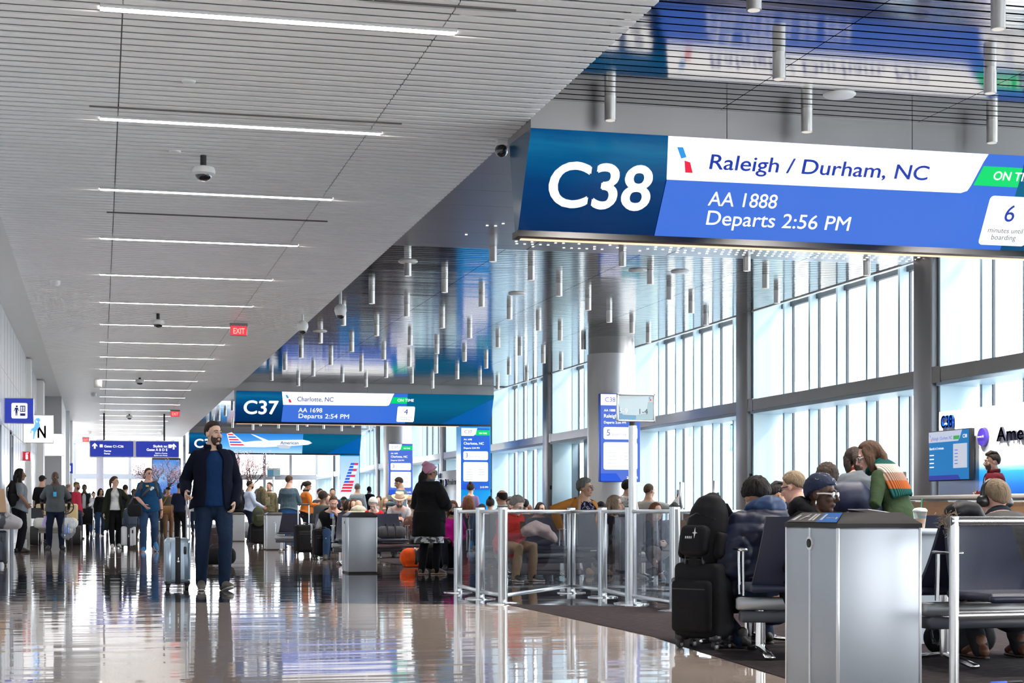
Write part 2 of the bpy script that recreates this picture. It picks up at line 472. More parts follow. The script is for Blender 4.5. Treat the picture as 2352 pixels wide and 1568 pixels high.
# ---- polished metal ceiling over the gates
mirror = mat('polished_planks', (.38, .365, .355), .10, 1.0, bump=.05, bscale=1.2, stretch=(1, 12, 1))
def planks(name, y0, y1):
    mb = MB(); y = y0; r = random.Random(int(y0 * 10)); xs = [XE, 6.465, 6.475, 8.795, 8.805, 11.125, 11.135, XW]
    while y < y1 - .1:
        M = Matrix.Translation((0, y + .1, ZG)) @ Matrix.Rotation(math.radians(r.gauss(0, .22)), 4, 'X')
        w = .5 * .166
        for a, b in zip(xs[::2], xs[1::2]): mb.box(a, b, -w, w, 0, .02, M=M)
        if r.random() < .35: pass
        y += .2
    struct(name, mb, mirror)
    mb = MB(); mb.box(XE, XW + .1, y0, y1, ZG + .06, ZG + .2); struct(name + '_deck', mb, black)
planks('ceiling_gate_near', -14.0, 17.0)
planks('ceiling_gate_middle', 26.6, 55.6)
planks('ceiling_gate_far', 65.4, 85.4)
planks('ceiling_gate_end', 95.0, 112.0)
soffit_m = mat('soffit_metal', (.34, .325, .35), .28, 1.0, var=.08, vscale=.5)
dots = emit('soffit_dots', (1, .95, .88), 3.0)  # soffit perforations drawn as small glowing dots
def soffit(name, y0, y1):
    mb = MB(); y = y0
    while y < y1 - .05:
        x = XE
        while x < XW - .05:
            mb.box(x + .004, min(x + 2.42, XW), y + .004, min(y + 1.1, y1) - .004, ZG - .01, ZG + .03); x += 2.43
        y += 1.1
    struct(name, mb, soffit_m)
    mb = MB(); r = random.Random(3)
    for j in range(11):
        for i in range(66):
            x = 5.0 + i * .13 + (j % 2) * .065; yy = y1 - 2.6 + j * .22
            if x > 5.4 and r.random() < .06 + .16 * (x - 5.4): mb.cbox((x, yy, ZG - .014), (.034, .032, .006))
    tag(mb.obj('perforated_dot_panel', dots), 'panel of tiny glowing dots in the metal soffit behind the %s sign' % {17: 'C38', 56: 'C37', 86: 'C36'}[int(y0)], 'ceiling light', None, 'stuff')
soffit('ceiling_soffit_near', 17.4, 26.6); soffit('ceiling_soffit_middle', 56.2, 65.4); soffit('ceiling_soffit_far', 86.1, 95.0)
# roof line closing the hall above everything
mb = MB(); mb.box(XL - 1, 15.2, -14, 94, 6.55, 6.75); mb.box(XW, XW + .08, 2, 112, ZG - .02, 6.55); struct('ceiling_roof', mb, white_paint)
mb = MB(); mb.box(XE - .04, XE, 0, 93, ZW + .12, 6.5); struct('ceiling_fascia', mb, black)

# ---- pendant downlights: staggered rows 1.96 m apart
cyl_m = mat('pendant_steel', (.62, .60, .58), .28, .75)
lens_m = emit('pendant_lens', (1, .94, .86), .7)
pend = None; rows = []
for k in range(-2, 52):
    y = 12.67 + 1.96 * k
    if (17.0 < y < 26.0) or (55.8 < y < 65.6) or (85.6 < y < 95.4): continue
    if y > 84: continue
    for j in range(4):
        x = (5.15 if k % 2 == 0 else 6.2) + 2.2 * j
        if x < 13.4: rows.append((x, y))
for x, y in rows:
    where = 'in front of the C38 sign' if y < 17 else ('between the C38 and C37 signs' if y < 56 else 'beyond the C37 sign')
    lab = 'steel cylinder downlight hanging from the metal ceiling ' + where
    if pend is None:
        pend = thing('pendant_light', lab, 'pendant light', (x, y, ZG), 0, 'cylinder pendant lights')
        b = MB(); b.cyl((0, 0), .062, -.25, .0, 16); b.obj('cylinder', cyl_m, pend)
        b = MB(); b.cyl((0, 0), .05, -.254, -.2505, 14); b.obj('lens', lens_m, pend)
        ld = bpy.data.lights.new('pendant_lamp', 'SPOT'); ld.energy = 260; ld.spot_size = math.radians(105); ld.spot_blend = .7; ld.shadow_soft_size = .05; ld.color = (1, .93, .85)
        tag(pend, group='cylinder pendant lights ' + where)
    else:
        dup(pend, (x, y, ZG), 0, lab, 'cylinder pendant lights ' + where)
for i, (x, y) in enumerate(rows):       # the lamps inside the pendants
    if i % 2 == 0 or y < 17:
        lo = bpy.data.objects.new('pendant_lamp', ld); COL.objects.link(lo); lo.location = (x, y, ZG - .27)
# flat white detector discs on the metal ceiling
disc = mat('disc_white', (.75, .74, .72), .4)
for i, (u, v) in enumerate(((1465, 620), (1562, 623), (1928, 216), (937, 600), (735, 760), (1187, 673))):
    d = (ZG - CAMH) * FPX / (HZ - v); p = at(u, d)
    b = MB(); b.lathe((p.x, p.y, ZG), [(.02, -.03), (.15, -.027), (.17, -.008), (.17, 0)], 20)
    tag(b.obj('ceiling_speaker', disc), 'flat white round disc on the metal ceiling, ' + ['left of the pair above the C38 column', 'right of the pair above the C38 column', 'reflected over the C38 sign', 'topmost beside the white ceiling edge', 'nearest above the C37 sign', 'halfway between the C38 and C37 signs'][i], 'ceiling speaker')

# ---- left wall
mb = MB()
x0 = XL - .3
def wallrun(y0, y1, openings, top=ZW + .1):
    ys = y0
    for a, b, h in openings:
        mb.box(x0, XL, ys, a, 0, top); mb.box(x0, XL, a, b, h, top); ys = b
    mb.box(x0, XL, ys, y1, 0, top)
wallrun(-14, 62, [(26, 31.0, 2.55), (32.5, 34.5, 2.55), (38.2, 39.2, 2.3)])
struct('wall_left', mb, white_panel)
mb = MB()
for z in (1.0, 2.62, 3.75):
    mb.box(XL - .004, XL + .003, 14, 62, z, z + .012)
for y in [14 + 1.22 * i for i in range(39)]:
    if not (25.8 < y < 34.7): mb.box(XL - .004, XL + .003, y, y + .012, 0, ZW)
struct('wall_left_joints', mb, mat('joint_grey', (.25, .26, .28), .6))
mb = MB()
for a, b in ((26, 31), (32.5, 34.5), (38.2, 39.2)):
    for y in (a, b - .1): mb.box(XL - .3, XL + .03, y, y + .1, 0, 2.6)
    mb.box(XL - .3, XL + .03, a, b, 2.55, 2.64)
struct('trim_1', mb, mat('door_frame', (.20, .22, .26), .35))
mb = MB(); mb.box(XL - 1.9, XL - .3, 25, 35, 0, .0); mb.box(XL - 2.0, XL - 1.9, 24, 41, 0, 2.7); struct('wall_alcove', mb, mat('alcove_wall', (.45, .55, .60), .4))
# grey end block and white portal further along
mb = MB(); mb.box(XL - .3, -1.34, 62, 62.4, 0, ZW + .1); struct('wall_left_return', mb, grey_panel)
mb = MB(); mb.box(XL - .3, -1.34, 62.4, 78, 0, ZW + .1); mb.box(-1.34, -1.2, 70, 70.5, 0, ZW); mb.box(-1.34, -1.2, 77.5, 78, 0, ZW); struct('wall_left_far', mb, white_panel)
mb = MB(); mb.box(XL - .2, XL + .12, 46.5, 47.2, 0, ZW); mb.box(XL - .2, XL + .2, 54, 55.4, 0, ZW); struct('wall_left_pilaster', mb, white_paint)
mb = MB(); mb.box(XL, XL + .02, 14, 26, 0, .12); mb.box(XL, XL + .02, 39.2, 62, 0, .12); struct('baseboard_left', mb, steel)

mb = MB(); mb.box(XL - .3, 9.0, -14.3, -14, 0, 6.5); struct('wall_behind', mb, white_panel)
# ---- window wall on the right
pane = glass('window_glass', (.97, .99, 1.0))
BAY = 8.2
XG = XW + .72           # glazing plane
def bay(n, y0):
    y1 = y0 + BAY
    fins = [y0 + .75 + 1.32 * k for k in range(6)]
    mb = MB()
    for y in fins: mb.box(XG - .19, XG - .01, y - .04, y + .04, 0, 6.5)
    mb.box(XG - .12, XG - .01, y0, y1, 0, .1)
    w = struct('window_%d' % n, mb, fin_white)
    mb = MB()
    for y in fins: mb.box(XG, XG + .05, y - .05, y + .03, 0, 6.5)
    mb.box(XG - .06, XG + .04, y0, y1, 5.22, 5.32)
    mb.obj('gasket', mat('gasket_dark', (.05, .06, .07), .5), w)
    mb = MB(); mb.box(XG + .015, XG + .025, y0, y1, .05, 6.5); mb.obj('glass', pane, w)
    mb = MB(); mb.box(XW + .02, XG - .02, y1 - .42, y1 - .36, 0, 6.5); mb.obj('side_board', pale_board, w)
    mb = MB(); mb.box(XW - .08, XW + .14, y0 + .3, y1 - .62, 3.02, 3.25); mb.box(XW - .08, XW + .14, y1 - .60, y1 - .3, 3.0, 3.27); mb.obj('rail', dark_steel, w)
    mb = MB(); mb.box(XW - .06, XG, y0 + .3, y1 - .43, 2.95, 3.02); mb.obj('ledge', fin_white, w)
def wcol(n, y):
    mb = MB(); mb.rbox(XW - .10, XW + .42, y - .32, y + .32, 0, 6.5, .03, 2); c = struct('column_%d' % n, mb, col_steel)
    if n < 8:
        b = MB(); b.box(XW - .04, XW + .04, y - .325, y - .335, 1.55, 1.67); b.obj('switch_plate', black, c)
for n in range(11):
    y = 17.55 + BAY * n
    bay(n + 1, y)
    wcol(n + 1, y + .0)
for n in (11, 12):
    y = 17.55 - BAY * (n - 10)
    bay(n + 1, y); wcol(n + 1, y)
# far end window wall
mb = MB()
for i in range(15):
    x = -8.6 + 1.75 * i; mb.box(x - .09, x + .09, 112.0, 112.3, 0, 9)
mb.box(-9, 16, 111.97, 112.27, 3.0, 3.35); mb.box(-9, 16, 111.97, 112.27, 5.3, 5.45)
w = struct('window_far', mb, mat('far_mullion', (.16, .17, .19), .4))
mb = MB(); mb.box(-9, 16, 112.32, 112.34, 0, 9); mb.obj('glass', pane, w)
mb = MB(); c_ = at(229, 99.0); mb.rbox(c_.x - .2, c_.x + .2, 99, 99.6, 0, 7, .03); struct('column_far', mb, mat('far_column', (.25, .24, .28), .4))
mb = MB(); mb.box(-9, 4.4, 97.5, 98.5, 5.0, 5.5); mb.box(-9, 4.4, 104, 105, 5.3, 5.7); struct('trim_2', mb, white_paint)
mb = MB(); mb.box(-9.3, -9, 80, 113, 0, 9); struct('wall_far_left', mb, white_paint)

# ---- outside: apron, jet bridge, pale concrete
mb = MB(); mb.box(-60, 260, -60, 320, -4.8, -4.5); struct('ground_apron', mb, mat('apron', (.55, .55, .54), .8, var=.1, vscale=.2))
conc = mat('pale_concrete', (.72, .70, .66), .7)
t = thing('jet_bridge', 'pale jet bridge standing outside the windows behind the C38 seats', 'jet bridge', (26, 47, 0))
b = MB(); b.rbox(-9, 22, -1.6, 1.6, -.2, 2.6, .1); b.obj('tunnel', mat('bridge_grey', (.66, .68, .70), .5), t)
b = MB(); b.rbox(-11.5, -8.5, -2.2, 2.2, -.4, 3.0, .3); b.obj('cab', mat('bridge_grey'), t)
for yy in (-1.2, 1.2):
    b = MB(); b.cyl((6, yy), .25, -4.5, -.2); b.obj('support_leg', mat('bridge_leg', (.3, .32, .36), .5), t)
b = MB(); b.box(-9.05, 22, -1.62, -1.6, .1, .5); b.obj('stripe', mat('bridge_blue', (.12, .25, .7), .5), t)
t = thing('catering_frame', 'blue metal service frame standing outside the window', 'service frame', (*at(1622, 62).xy, -4.5))
b = MB()
for x in (-.8, .8):
    for y in (-.5, .5): b.box(x - .05, x + .05, y - .05, y + .05, 0, 8.6)
for z in (6.2, 7.4, 8.55):
    b.box(-.85, .85, -.55, -.45, z, z + .1); b.box(-.85, .85, .45, .55, z, z + .1)
b.obj('frame', mat('frame_blue', (.15, .35, .75), .5), t)
b = MB(); b.rbox(-1.2, 1.3, 1.4, 3.6, 4.8, 8.3, .1); b.obj('box_body', mat('van_white', (.7, .72, .75), .5), t)
p_ = at(2005, 46)
mb = MB(); mb.prism([(-1.1, -4.5), (.7, -4.5), (1.15, 4.2), (1.15, 6.6), (-1.15, 6.6), (-1.15, 4.2)], p_.y - .8, p_.y + .8, 'Y', M=Matrix.Translation((p_.x, 0, 0)))
struct('column_outside', mb, conc)
mb = MB(); mb.box(24, 34, 60, 110, 7.4, 8.0); struct('roof_outside', mb, conc)
# ================================================================ GATE PORTALS AND SCREENS
navy_txt = mat('ink_navy', (.01, .03, .22), .5, em=(.006, .03, .26), ems=.5)
led_white = emit('led_white', (1, 1, 1), 1.25)
led_green = emit('led_green', (.0, .62, .14), 1.1)
led_red = emit('led_red', (.80, .02, .06), 1.0)
led_sky = emit('led_sky', (.03, .30, .75), 1.0)
led_blue = emit('led_blue', (.02, .10, .70), 1.0)
led_led = gradmat('led_panel_blue', [(0, (.05, .16, .66)), (.5, (.014, .14, .70)), (1, (.004, .13, .76))], 'X', 4.3, 10.2, em=1.0, noise_amt=.2, nscale=(.5, 1, 1))
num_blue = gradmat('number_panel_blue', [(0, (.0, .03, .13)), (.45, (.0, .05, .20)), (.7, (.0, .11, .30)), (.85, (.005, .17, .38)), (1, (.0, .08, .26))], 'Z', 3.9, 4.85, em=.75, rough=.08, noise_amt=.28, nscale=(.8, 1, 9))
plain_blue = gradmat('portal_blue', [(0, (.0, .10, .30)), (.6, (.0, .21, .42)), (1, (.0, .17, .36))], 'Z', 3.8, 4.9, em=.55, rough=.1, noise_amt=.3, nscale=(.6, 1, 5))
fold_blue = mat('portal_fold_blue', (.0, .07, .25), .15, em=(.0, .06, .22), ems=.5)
leg_blue = mat('portal_leg_blue', (.0, .16, .42), .15, em=(.0, .17, .42), ems=.5)
end_blue = mat('portal_end_blue', (.01, .07, .15), .2)
warm_line = emit('warm_line', (1, .62, .40), 1.4)
txt_white = emit('lettering_white', (1, 1, 1), 1.3)
F38 = Face((4.36, 17.40, 3.87), (1, 0, 0), (0, -.56, .98))
HF = 1.128
def px(u, v): return F38.hit(u, v)
BANNER = [(px(*q)[0], HF if q[1] in (322, 358) else px(*q)[1]) for q in ((1532, 322), (2268, 358), (2258, 370), (2228, 426), (2220, 437), (2205, 442), (1530, 411))]
GREENP = [px(*q) for q in ((2258, 380), (2352, 384), (2352, 428), (2234, 424))]
S_NUM = 1.53
S_LED = 5.75
def airline_mark(F, s, t, h, base, parent, lift=.008):
    """slanted two-colour tail mark"""
    w = h * .82
    F.poly('logo_blue', [(s, t + h), (s + w * .30, t + h), (s + w * .55, t + h * .62), (s + w * .30, t + h * .55)], led_sky, parent, lift, base)
    F.poly('logo_red', [(s + w * .48, t + h * .48), (s + w * .78, t + h * .42), (s + w, t), (s + w * .62, t)], led_red, parent, lift, base)
def portal(Yb, num, dest, flight, dep, mins, lab, airplane=False):
    base = Vector((XE, Yb, 0)); t = thing('gate_portal', lab, 'gate sign', base, 0, 'blue gate portals')
    F = Face((4.36, Yb, 3.87), (1, 0, 0), (0, -.56, .98))
    W = 13.1 - 4.36
    top = Vector((0, -.56 * 1.0, .98)).normalized() * HF
    # body behind the faces
    b = MB(); yt = top.y
    b.prism([(.02, 3.87), (.16, 3.87), (.42, 4.88), (yt + .02, 3.87 + top.z)], 0, W, 'X'); b.obj('sign_body', end_blue, t)
    b = MB(); b.prism([(-.06, 3.80), (.20, 3.80), (.20, 3.87), (-.02, 3.87)], -.02, W, 'X'); b.obj('bottom_edge', black, t)
    b = MB(); b.box(.05, W - 1.1, .09, .15, 3.788, 3.80); b.obj('edge_light', warm_line, t)
    b = MB()
    for i in range(4):
        b.box(i * W / 4 + .004, (i + 1) * W / 4 - .004, yt + .05, .45, 3.87 + top.z, ZG + .02)
    b.obj('metal_fascia', mat('fascia_steel', (.27, .26, .26), .3, .6, var=.1, vscale=.6), t)
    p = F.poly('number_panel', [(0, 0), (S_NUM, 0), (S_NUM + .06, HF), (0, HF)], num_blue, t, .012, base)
    a, c = px(1253, 470), px(1488, 480)
    F.text('number_lettering', num, a[0], a[1] - .0, txt_white, p, w=c[0] - a[0], h=.49, bold=.022, lift=.02, base=base)
    if not airplane:
        l = F.poly('display', [(S_NUM + .01, 0), (S_LED, 0), (S_LED, HF), (S_NUM + .07, HF)], led_led, t, .012, base)
        F.poly('banner', BANNER, led_white, l, .018, base)
        g = [q for q in GREENP]; g[1] = (S_LED, g[0][1]); g[2] = (S_LED, g[3][1])
        F.poly('status_bar', g, led_green, l, .017, base)
        a, c = px(2278, 411), px(2380, 417)
        F.text('lettering', 'ON TIME', a[0], a[1], txt_white, l, w=c[0] - a[0], bold=.015, lift=.022, base=base)
        a = px(1627, 386); a2 = px(2128, 408)
        F.text('lettering', dest, a[0], a[1], navy_txt, l, h=.165, w=(a2[0] - a[0]) * (1 if num == 'C38' else .47), bold=.012, lift=.024, base=base)
        a = px(1624, 470)
        F.text('lettering', flight, a[0], a[1], txt_white, l, h=.16, w=.80, bold=.004, lift=.02, base=base)
        a = px(1620, 514)
        F.text('lettering', dep, a[0], a[1], txt_white, l, h=.165, w=1.70, bold=.004, lift=.02, base=base)
        a, c = px(2244, 560), px(2262, 447)
        pts = rrect(a[0], a[0] + .60, a[1], c[1], .05)
        F.poly('count_box', pts, led_white, l, .018, base)
        xm = a[0] + .30
        F.text('lettering', mins, xm, px(2290, 506)[1], navy_txt, l, h=.20, bold=.004, lift=.024, align='c', base=base)
        F.text('lettering', 'minutes until', xm, px(2300, 533)[1], mat('ink_black', (.03, .03, .05), .5), l, w=.44, lift=.024, align='c', base=base)
        F.text('lettering', 'boarding', xm, px(2300, 549)[1], mat('ink_black'), l, w=.31, lift=.024, align='c', base=base)
        a, c = px(1553, 340), px(1603, 396)
        airline_mark(F, a[0], c[1], a[1] - c[1] + .02, base, l, .026)
    else:
        l = F.poly('display', [(S_NUM + .01, 0), (S_LED, 0), (S_LED, HF), (S_NUM + .07, HF)], gradmat('sky_screen', [(0, (.45, .72, .95)), (.35, (.12, .45, .85)), (1, (.02, .22, .72))], 'Z', 3.87, 4.85, em=1.0), t, .012, base)
        # airliner picture
        k = .0242; ox, oy = S_NUM + .05, .08
        def q(pts): return [(ox + (x - 488) * k, oy + (1040 - y) * k) for x, y in pts]
        F.poly('picture_tail', q([(500, 998), (510, 994), (535, 1016), (560, 1022), (540, 1029), (508, 1029)]), emit('pic_white', (.88, .90, .94), 1.0), l, .017, base)
        for i in range(5):
            yy = 998 + i * 6
            F.poly('picture_stripe', q([(502 + i * 1.5, yy), (512 + i * 5.6, yy), (516 + i * 5.6, yy + 3), (503 + i * 1.5, yy + 3)]), led_red if i % 2 == 0 else led_blue, l, .021, base)
        F.poly('picture_fuselage', q([(530, 1018), (560, 1014), (620, 1011), (660, 1010), (674, 1013), (680, 1018), (672, 1022), (640, 1025), (580, 1029), (535, 1029)]), emit('pic_white'), l, .018, base)
        F.poly('picture_wing', q([(550, 998), (556, 999), (596, 1016), (584, 1018)]), emit('pic_white'), l, .019, base)
        F.poly('picture_engine', q([(605, 1024), (620, 1022), (636, 1026), (632, 1032), (612, 1031)]), emit('pic_grey', (.55, .62, .72), 1.0), l, .022, base)
        F.text('lettering', 'American', q([(613, 1021)])[0][0], q([(613, 1021)])[0][1], navy_txt, l, w=k * 38, bold=.01, lift=.024, base=base)
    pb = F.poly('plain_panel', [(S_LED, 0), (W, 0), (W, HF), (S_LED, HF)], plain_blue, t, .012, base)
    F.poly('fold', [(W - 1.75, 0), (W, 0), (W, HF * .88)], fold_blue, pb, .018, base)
    # leg
    b = MB(); b.box(W - 1.05, W, -.02, .75, 0, 3.87); leg = b.obj('leg', leg_blue, t)
    if airplane:
        Fl = Face((4.36 + W - 1.05, Yb - .03, 1.55), (1, 0, 0), (0, 0, 1))
        s_ = Fl.poly('leg_screen', [(0.03, 0), (1.02, 0), (1.02, 2.2), (.03, 2.2)], gradmat('leg_sky', [(0, (.8, .88, .95)), (1, (.35, .62, .92))], 'Z', 1.5, 3.7, em=1.0), leg, .008, base)
        sub = leg
        for i in range(10):
            y = .35 + i * .155; xr = .60 + i * .040; xl = .05 + i * .055
            xm = (xl + xr) / 2
            Fl.poly('tail_stripe', [(xl, y), (xr if i < 3 else xm, y), ((xr if i < 3 else xm) + .03, y + .1), (xl + .05, y + .1)], led_red if i < 3 else led_blue, sub, .013, base)
            if i >= 3: Fl.poly('tail_stripe', [(xm, y), (xr, y), (xr + .03, y + .1), (xm + .03, y + .1)], led_red if i % 2 else led_white, sub, .013, base)
        Fl.poly('tail_ground', [(.03, 0), (1.02, 0), (1.02, .25), (.03, .25)], led_white, sub, .013, base)
    return t
def info_screen(t, Fl, num, flight, dest, dep, mins, base, w=1.0, h=2.12):
    """upright flight display: everything hangs under the screen part"""
    s_ = Fl.poly('screen', [(0, 0), (w, 0), (w, h), (0, h)], gradmat('screen_blue', [(0, (.08, .16, .64)), (.5, (.025, .135, .66)), (1, (.008, .12, .70))], 'X', 0, 13, em=1.0), t, .006, base)
    F = Fl
    F.poly('header', [(0, h), (0, h - .27), (.42 * w / 1.0, h - .27), (.50, h - .22), (.56, h)], led_white, s_, .012, base)
    F.poly('status_bar', [(.54, h - .07), (w, h - .07), (w, h - .25), (.50, h - .25)], led_green, s_, .011, base)
    F.text('lettering', 'ON TIME', .62, h - .20, txt_white, s_, w=.28, bold=.02, lift=.018, base=base)
    F.text('lettering', num, .11, h - .185, navy_txt, s_, w=.26, lift=.018, base=base)
    F.text('lettering', flight, .08, h - .42, txt_white, s_, w=.29, bold=.02, lift=.018, base=base)
    F.text('lettering', dest, .08, h - .57, txt_white, s_, h=.085, bold=.015, lift=.018, base=base)
    F.text('lettering', dep, .08, h - .715, txt_white, s_, w=.56, bold=.02, lift=.018, base=base)
    F.poly('count_box', rrect(.07, w - .06, h - 1.10, h - .80, .05), led_white, s_, .012, base)
    F.text('lettering', mins, .15, h - 1.01, navy_txt, s_, h=.15, lift=.018, base=base)
    F.text('lettering', 'minutes until', .29, h - .92, mat('ink_pale', (.30, .34, .5), .5, em=(.30, .34, .5), ems=.5), s_, w=.42, lift=.018, base=base)
    F.text('lettering', 'boarding', .29, h - 1.01, mat('ink_grey', (.2, .22, .3), .5, em=(.1, .12, .2), ems=.5), s_, w=.36, lift=.018, base=base)
    F.poly('list_box', rrect(.07, w - .06, h - 1.84, h - 1.17, .05), led_white, s_, .012, base)
    F.text('lettering', 'Standby', .15, h - 1.27, mat('ink_pale'), s_, w=.34, lift=.018, base=base)
    for i in range(5):
        for c in range(2):
            if c == 1 and i > 2: continue
            F.poly('list_line', [(.17 + c * .42, h - 1.44 - i * .085), (.40 + c * .42, h - 1.44 - i * .085), (.40 + c * .42, h - 1.42 - i * .085), (.17 + c * .42, h - 1.42 - i * .085)], mat('ink_pale'), s_, .016, base)
    F.poly('footer', [(0, 0), (.54, 0), (.40, .19), (0, .19)], led_blue, s_, .011, base)
    F.text('lettering', '2:15 PM', .66, .055, txt_white, s_, w=.28, bold=.02, lift=.018, base=base)
    return s_
P38 = portal(17.40, 'C38', 'Raleigh / Durham, NC', 'AA 1888', 'Departs 2:56 PM', '6', 'huge blue gate portal reading C38 Raleigh / Durham across the top right')
P37 = portal(56.2, 'C37', 'Charlotte, NC', 'AA 1698', 'Departs 2:54 PM', '4', 'blue gate portal reading C37 Charlotte in the middle distance')
P36 = portal(86.1, 'C36', '', '', '', '', 'far blue gate portal showing a white airliner on its screen', True)
lg = [c for c in P37.children if c.name.startswith('leg')][0]
info_screen(lg, Face((4.36 + 13.1 - 4.36 - 1.03, 56.16, 1.62), (1, 0, 0), (0, 0, 1)), 'C37', 'AA 1698', 'Charlotte, NC', 'Departs 2:54 PM', '3', Vector((XE, 56.2, 0)))
# round steel columns carrying the same screens
for n, (y, num, fl, de, dp, mi) in enumerate(((39.7, 'C38', 'AA 1888', 'Raleigh / Durham, NC', 'Departs 2:56 PM', '5'), (70.4, 'C37', 'AA 1698', 'Charlotte, NC', 'Departs 2:54 PM', '3'))):
    x = 12.35
    mb = MB(); mb.cyl((x, y), .60, 0, 4.75, 40); cr = struct('column_round_%d' % (n + 1), mb, steel); b = MB(); b.cyl((x, y), .575, 4.75, ZG + .1, 40); b.obj('top_band', dark_steel, cr)
    t = thing('flight_display', 'tall blue flight screen reading %s fixed to a round steel column' % num, 'screen', (x - .5, y - .72, 1.60), 0, 'upright flight screens on columns')
    b = MB(); b.rbox(-.02, 1.02, 0, .16, -.02, 2.14, .02); b.obj('case', mat('case_blue', (.03, .10, .5), .3), t)
    info_screen(t, Face((x - .5, y - .722, 1.60), (1, 0, 0), (0, 0, 1)), num, fl, de, dp, mi, Vector((x - .5, y - .72, 1.60)))

# ---- hanging wayfinding sign
sign_blue = mat('sign_blue', (.008, .02, .22), .35, em=(.006, .02, .26), ems=.55)
d = 69.0
a, c = P(205, 1050, d), P(412, 1012, d * 1.012)
t = thing('wayfinding_sign', 'hanging blue sign pointing to Gates C1-C36 and the Skylink train', 'sign', (a.x, a.y, a.z))
W, H = c.x - a.x, c.z - a.z
b = MB(); b.rbox(0, W, 0, .18, 0, H, .02); b.obj('frame', white_paint, t)
F = Face((a.x, a.y - .002, a.z), (1, 0, 0), (0, 0, 1)); bb = Vector(a)
for k in (0, 1):
    x0 = .04 + k * W * .505; pn = F.poly('panel', rrect(x0, x0 + W * .475, .04, H - .04, .04), sign_blue, t, .004, bb)
    ax = x0 + (.18 if k == 0 else W * .475 - .20)
    F.poly('arrow', [(ax - .035, .36), (ax + .035, .36), (ax + .035, .5), (ax + .1, .44), (ax + .1, .5), (ax, .6), (ax - .1, .5), (ax - .1, .44), (ax - .035, .5)], txt_white, pn, .01, bb)
    if k == 0:
        F.poly('symbol', rrect(x0 + .38, x0 + .5, .42, .54, .01), txt_white, pn, .01, bb)
        F.text('lettering', 'Gates C1-C36', x0 + .56, .42, txt_white, pn, w=.78, bold=.02, lift=.01, base=bb)
        F.text('lettering', 'Puertas', x0 + .56, .24, txt_white, pn, w=.28, bold=.02, lift=.01, base=bb)
        F.text('lettering', 'Portes', x0 + .56, .13, txt_white, pn, w=.24, bold=.02, lift=.01, base=bb)
    else:
        F.text('lettering', 'Skylink to:', x0 + 1.28, .44, txt_white, pn, w=.58, bold=.02, lift=.01, align='r', base=bb)
        F.poly('symbol', rrect(x0 + 1.32, x0 + 1.46, .42, .56, .01), txt_white, pn, .01, bb)
        F.text('lettering', 'Gates A B D E', x0 + 1.28, .29, txt_white, pn, w=.85, bold=.02, lift=.01, align='r', base=bb)
        F.text('lettering', 'Skylink a: Puertas', x0 + 1.28, .17, txt_white, pn, w=.5, bold=.015, lift=.01, align='r', base=bb)
        F.text('lettering', 'Skylink vers: Portes', x0 + 1.28, .08, txt_white, pn, w=.55, bold=.015, lift=.01, align='r', base=bb)
for u in (239, 379):
    p = at(u, d); b = MB(); b.box(p.x - a.x - .035, p.x - a.x + .035, .05, .12, H, ZW - a.z); b.obj('hanger', black, t)

# ---- blade signs on the left wall
def blade(name, u0, u1, v0, v1, lab, m, cat='sign', em=None, xl=XL):
    y = atX(u0, xl); p = Vector((xl, y, 0)); dd = p.x * SA + p.y * CA
    z0, z1 = CAMH + (HZ - v1) / FPX * dd, CAMH + (HZ - v0) / FPX * dd
    w = atY(u1, y) - xl
    t = thing(name, lab, cat, (xl, y, z0))
    b = MB(); b.rbox(0, w, 0, .09, 0, z1 - z0, .012); b.obj('frame', alu, t)
    F = Face((xl, y - .001, z0), (1, 0, 0), (0, 0, 1)); base = Vector((xl, y, z0))
    pn = F.poly('panel', [(.012, .012), (w - .012, .012), (w - .012, z1 - z0 - .012), (.012, z1 - z0 - .012)], m, t, .004, base)
    return F, base, pn, w, z1 - z0
F, base, pn, w, h = blade('vending_sign', 10, 78, 913, 972, 'dark blue square sign with a person at a vending machine symbol', sign_blue)
F.poly('symbol_tile', rrect(w * .24, w * .78, h * .2, h * .8, .03), txt_white, pn, .008, base)
m_ = mat('symbol_navy', (.008, .02, .2), .5)
F.poly('symbol', rrect(w * .53, w * .71, h * .3, h * .7, .006), m_, pn, .012, base)
for i in range(2):
    for j in range(3): F.poly('symbol', rrect(w * (.555 + i * .075), w * (.605 + i * .075), h * (.50 + j * .06), h * (.535 + j * .06), .002), txt_white, pn, .016, base)
F.poly('symbol', rrect(w * .54, w * .70, h * .40, h * .46, .002), txt_white, pn, .016, base)
F.poly('symbol', [(w * .42 + .022 * math.cos(a * PI / 8), h * .67 + .022 * math.sin(a * PI / 8)) for a in range(16)], m_, pn, .012, base)
F.poly('symbol', [(w * .36, h * .62), (w * .46, h * .62), (w * .50, h * .48), (w * .48, h * .47), (w * .45, h * .56), (w * .44, h * .30), (w * .415, h * .30), (w * .41, h * .44), (w * .40, h * .30), (w * .375, h * .30), (w * .37, h * .56), (w * .34, h * .47), (w * .32, h * .48)], m_, pn, .012, base)
F, base, pn, w, h = blade('shop_sign', 53, 123, 952, 1017, 'white lit blade sign with a blue basketball jumper and a letter N', emit('shop_sign', (1, 1, 1), 1.1))
F.text('lettering', 'N', w * .47, h * .19, mat('ink_brown', (.12, .08, .06), .5), pn, w=w * .28, h=h * .43, bold=.03, lift=.01, base=base)
mbl = mat('jumper_blue', (.12, .38, .85), .5, em=(.1, .35, .8), ems=.5)
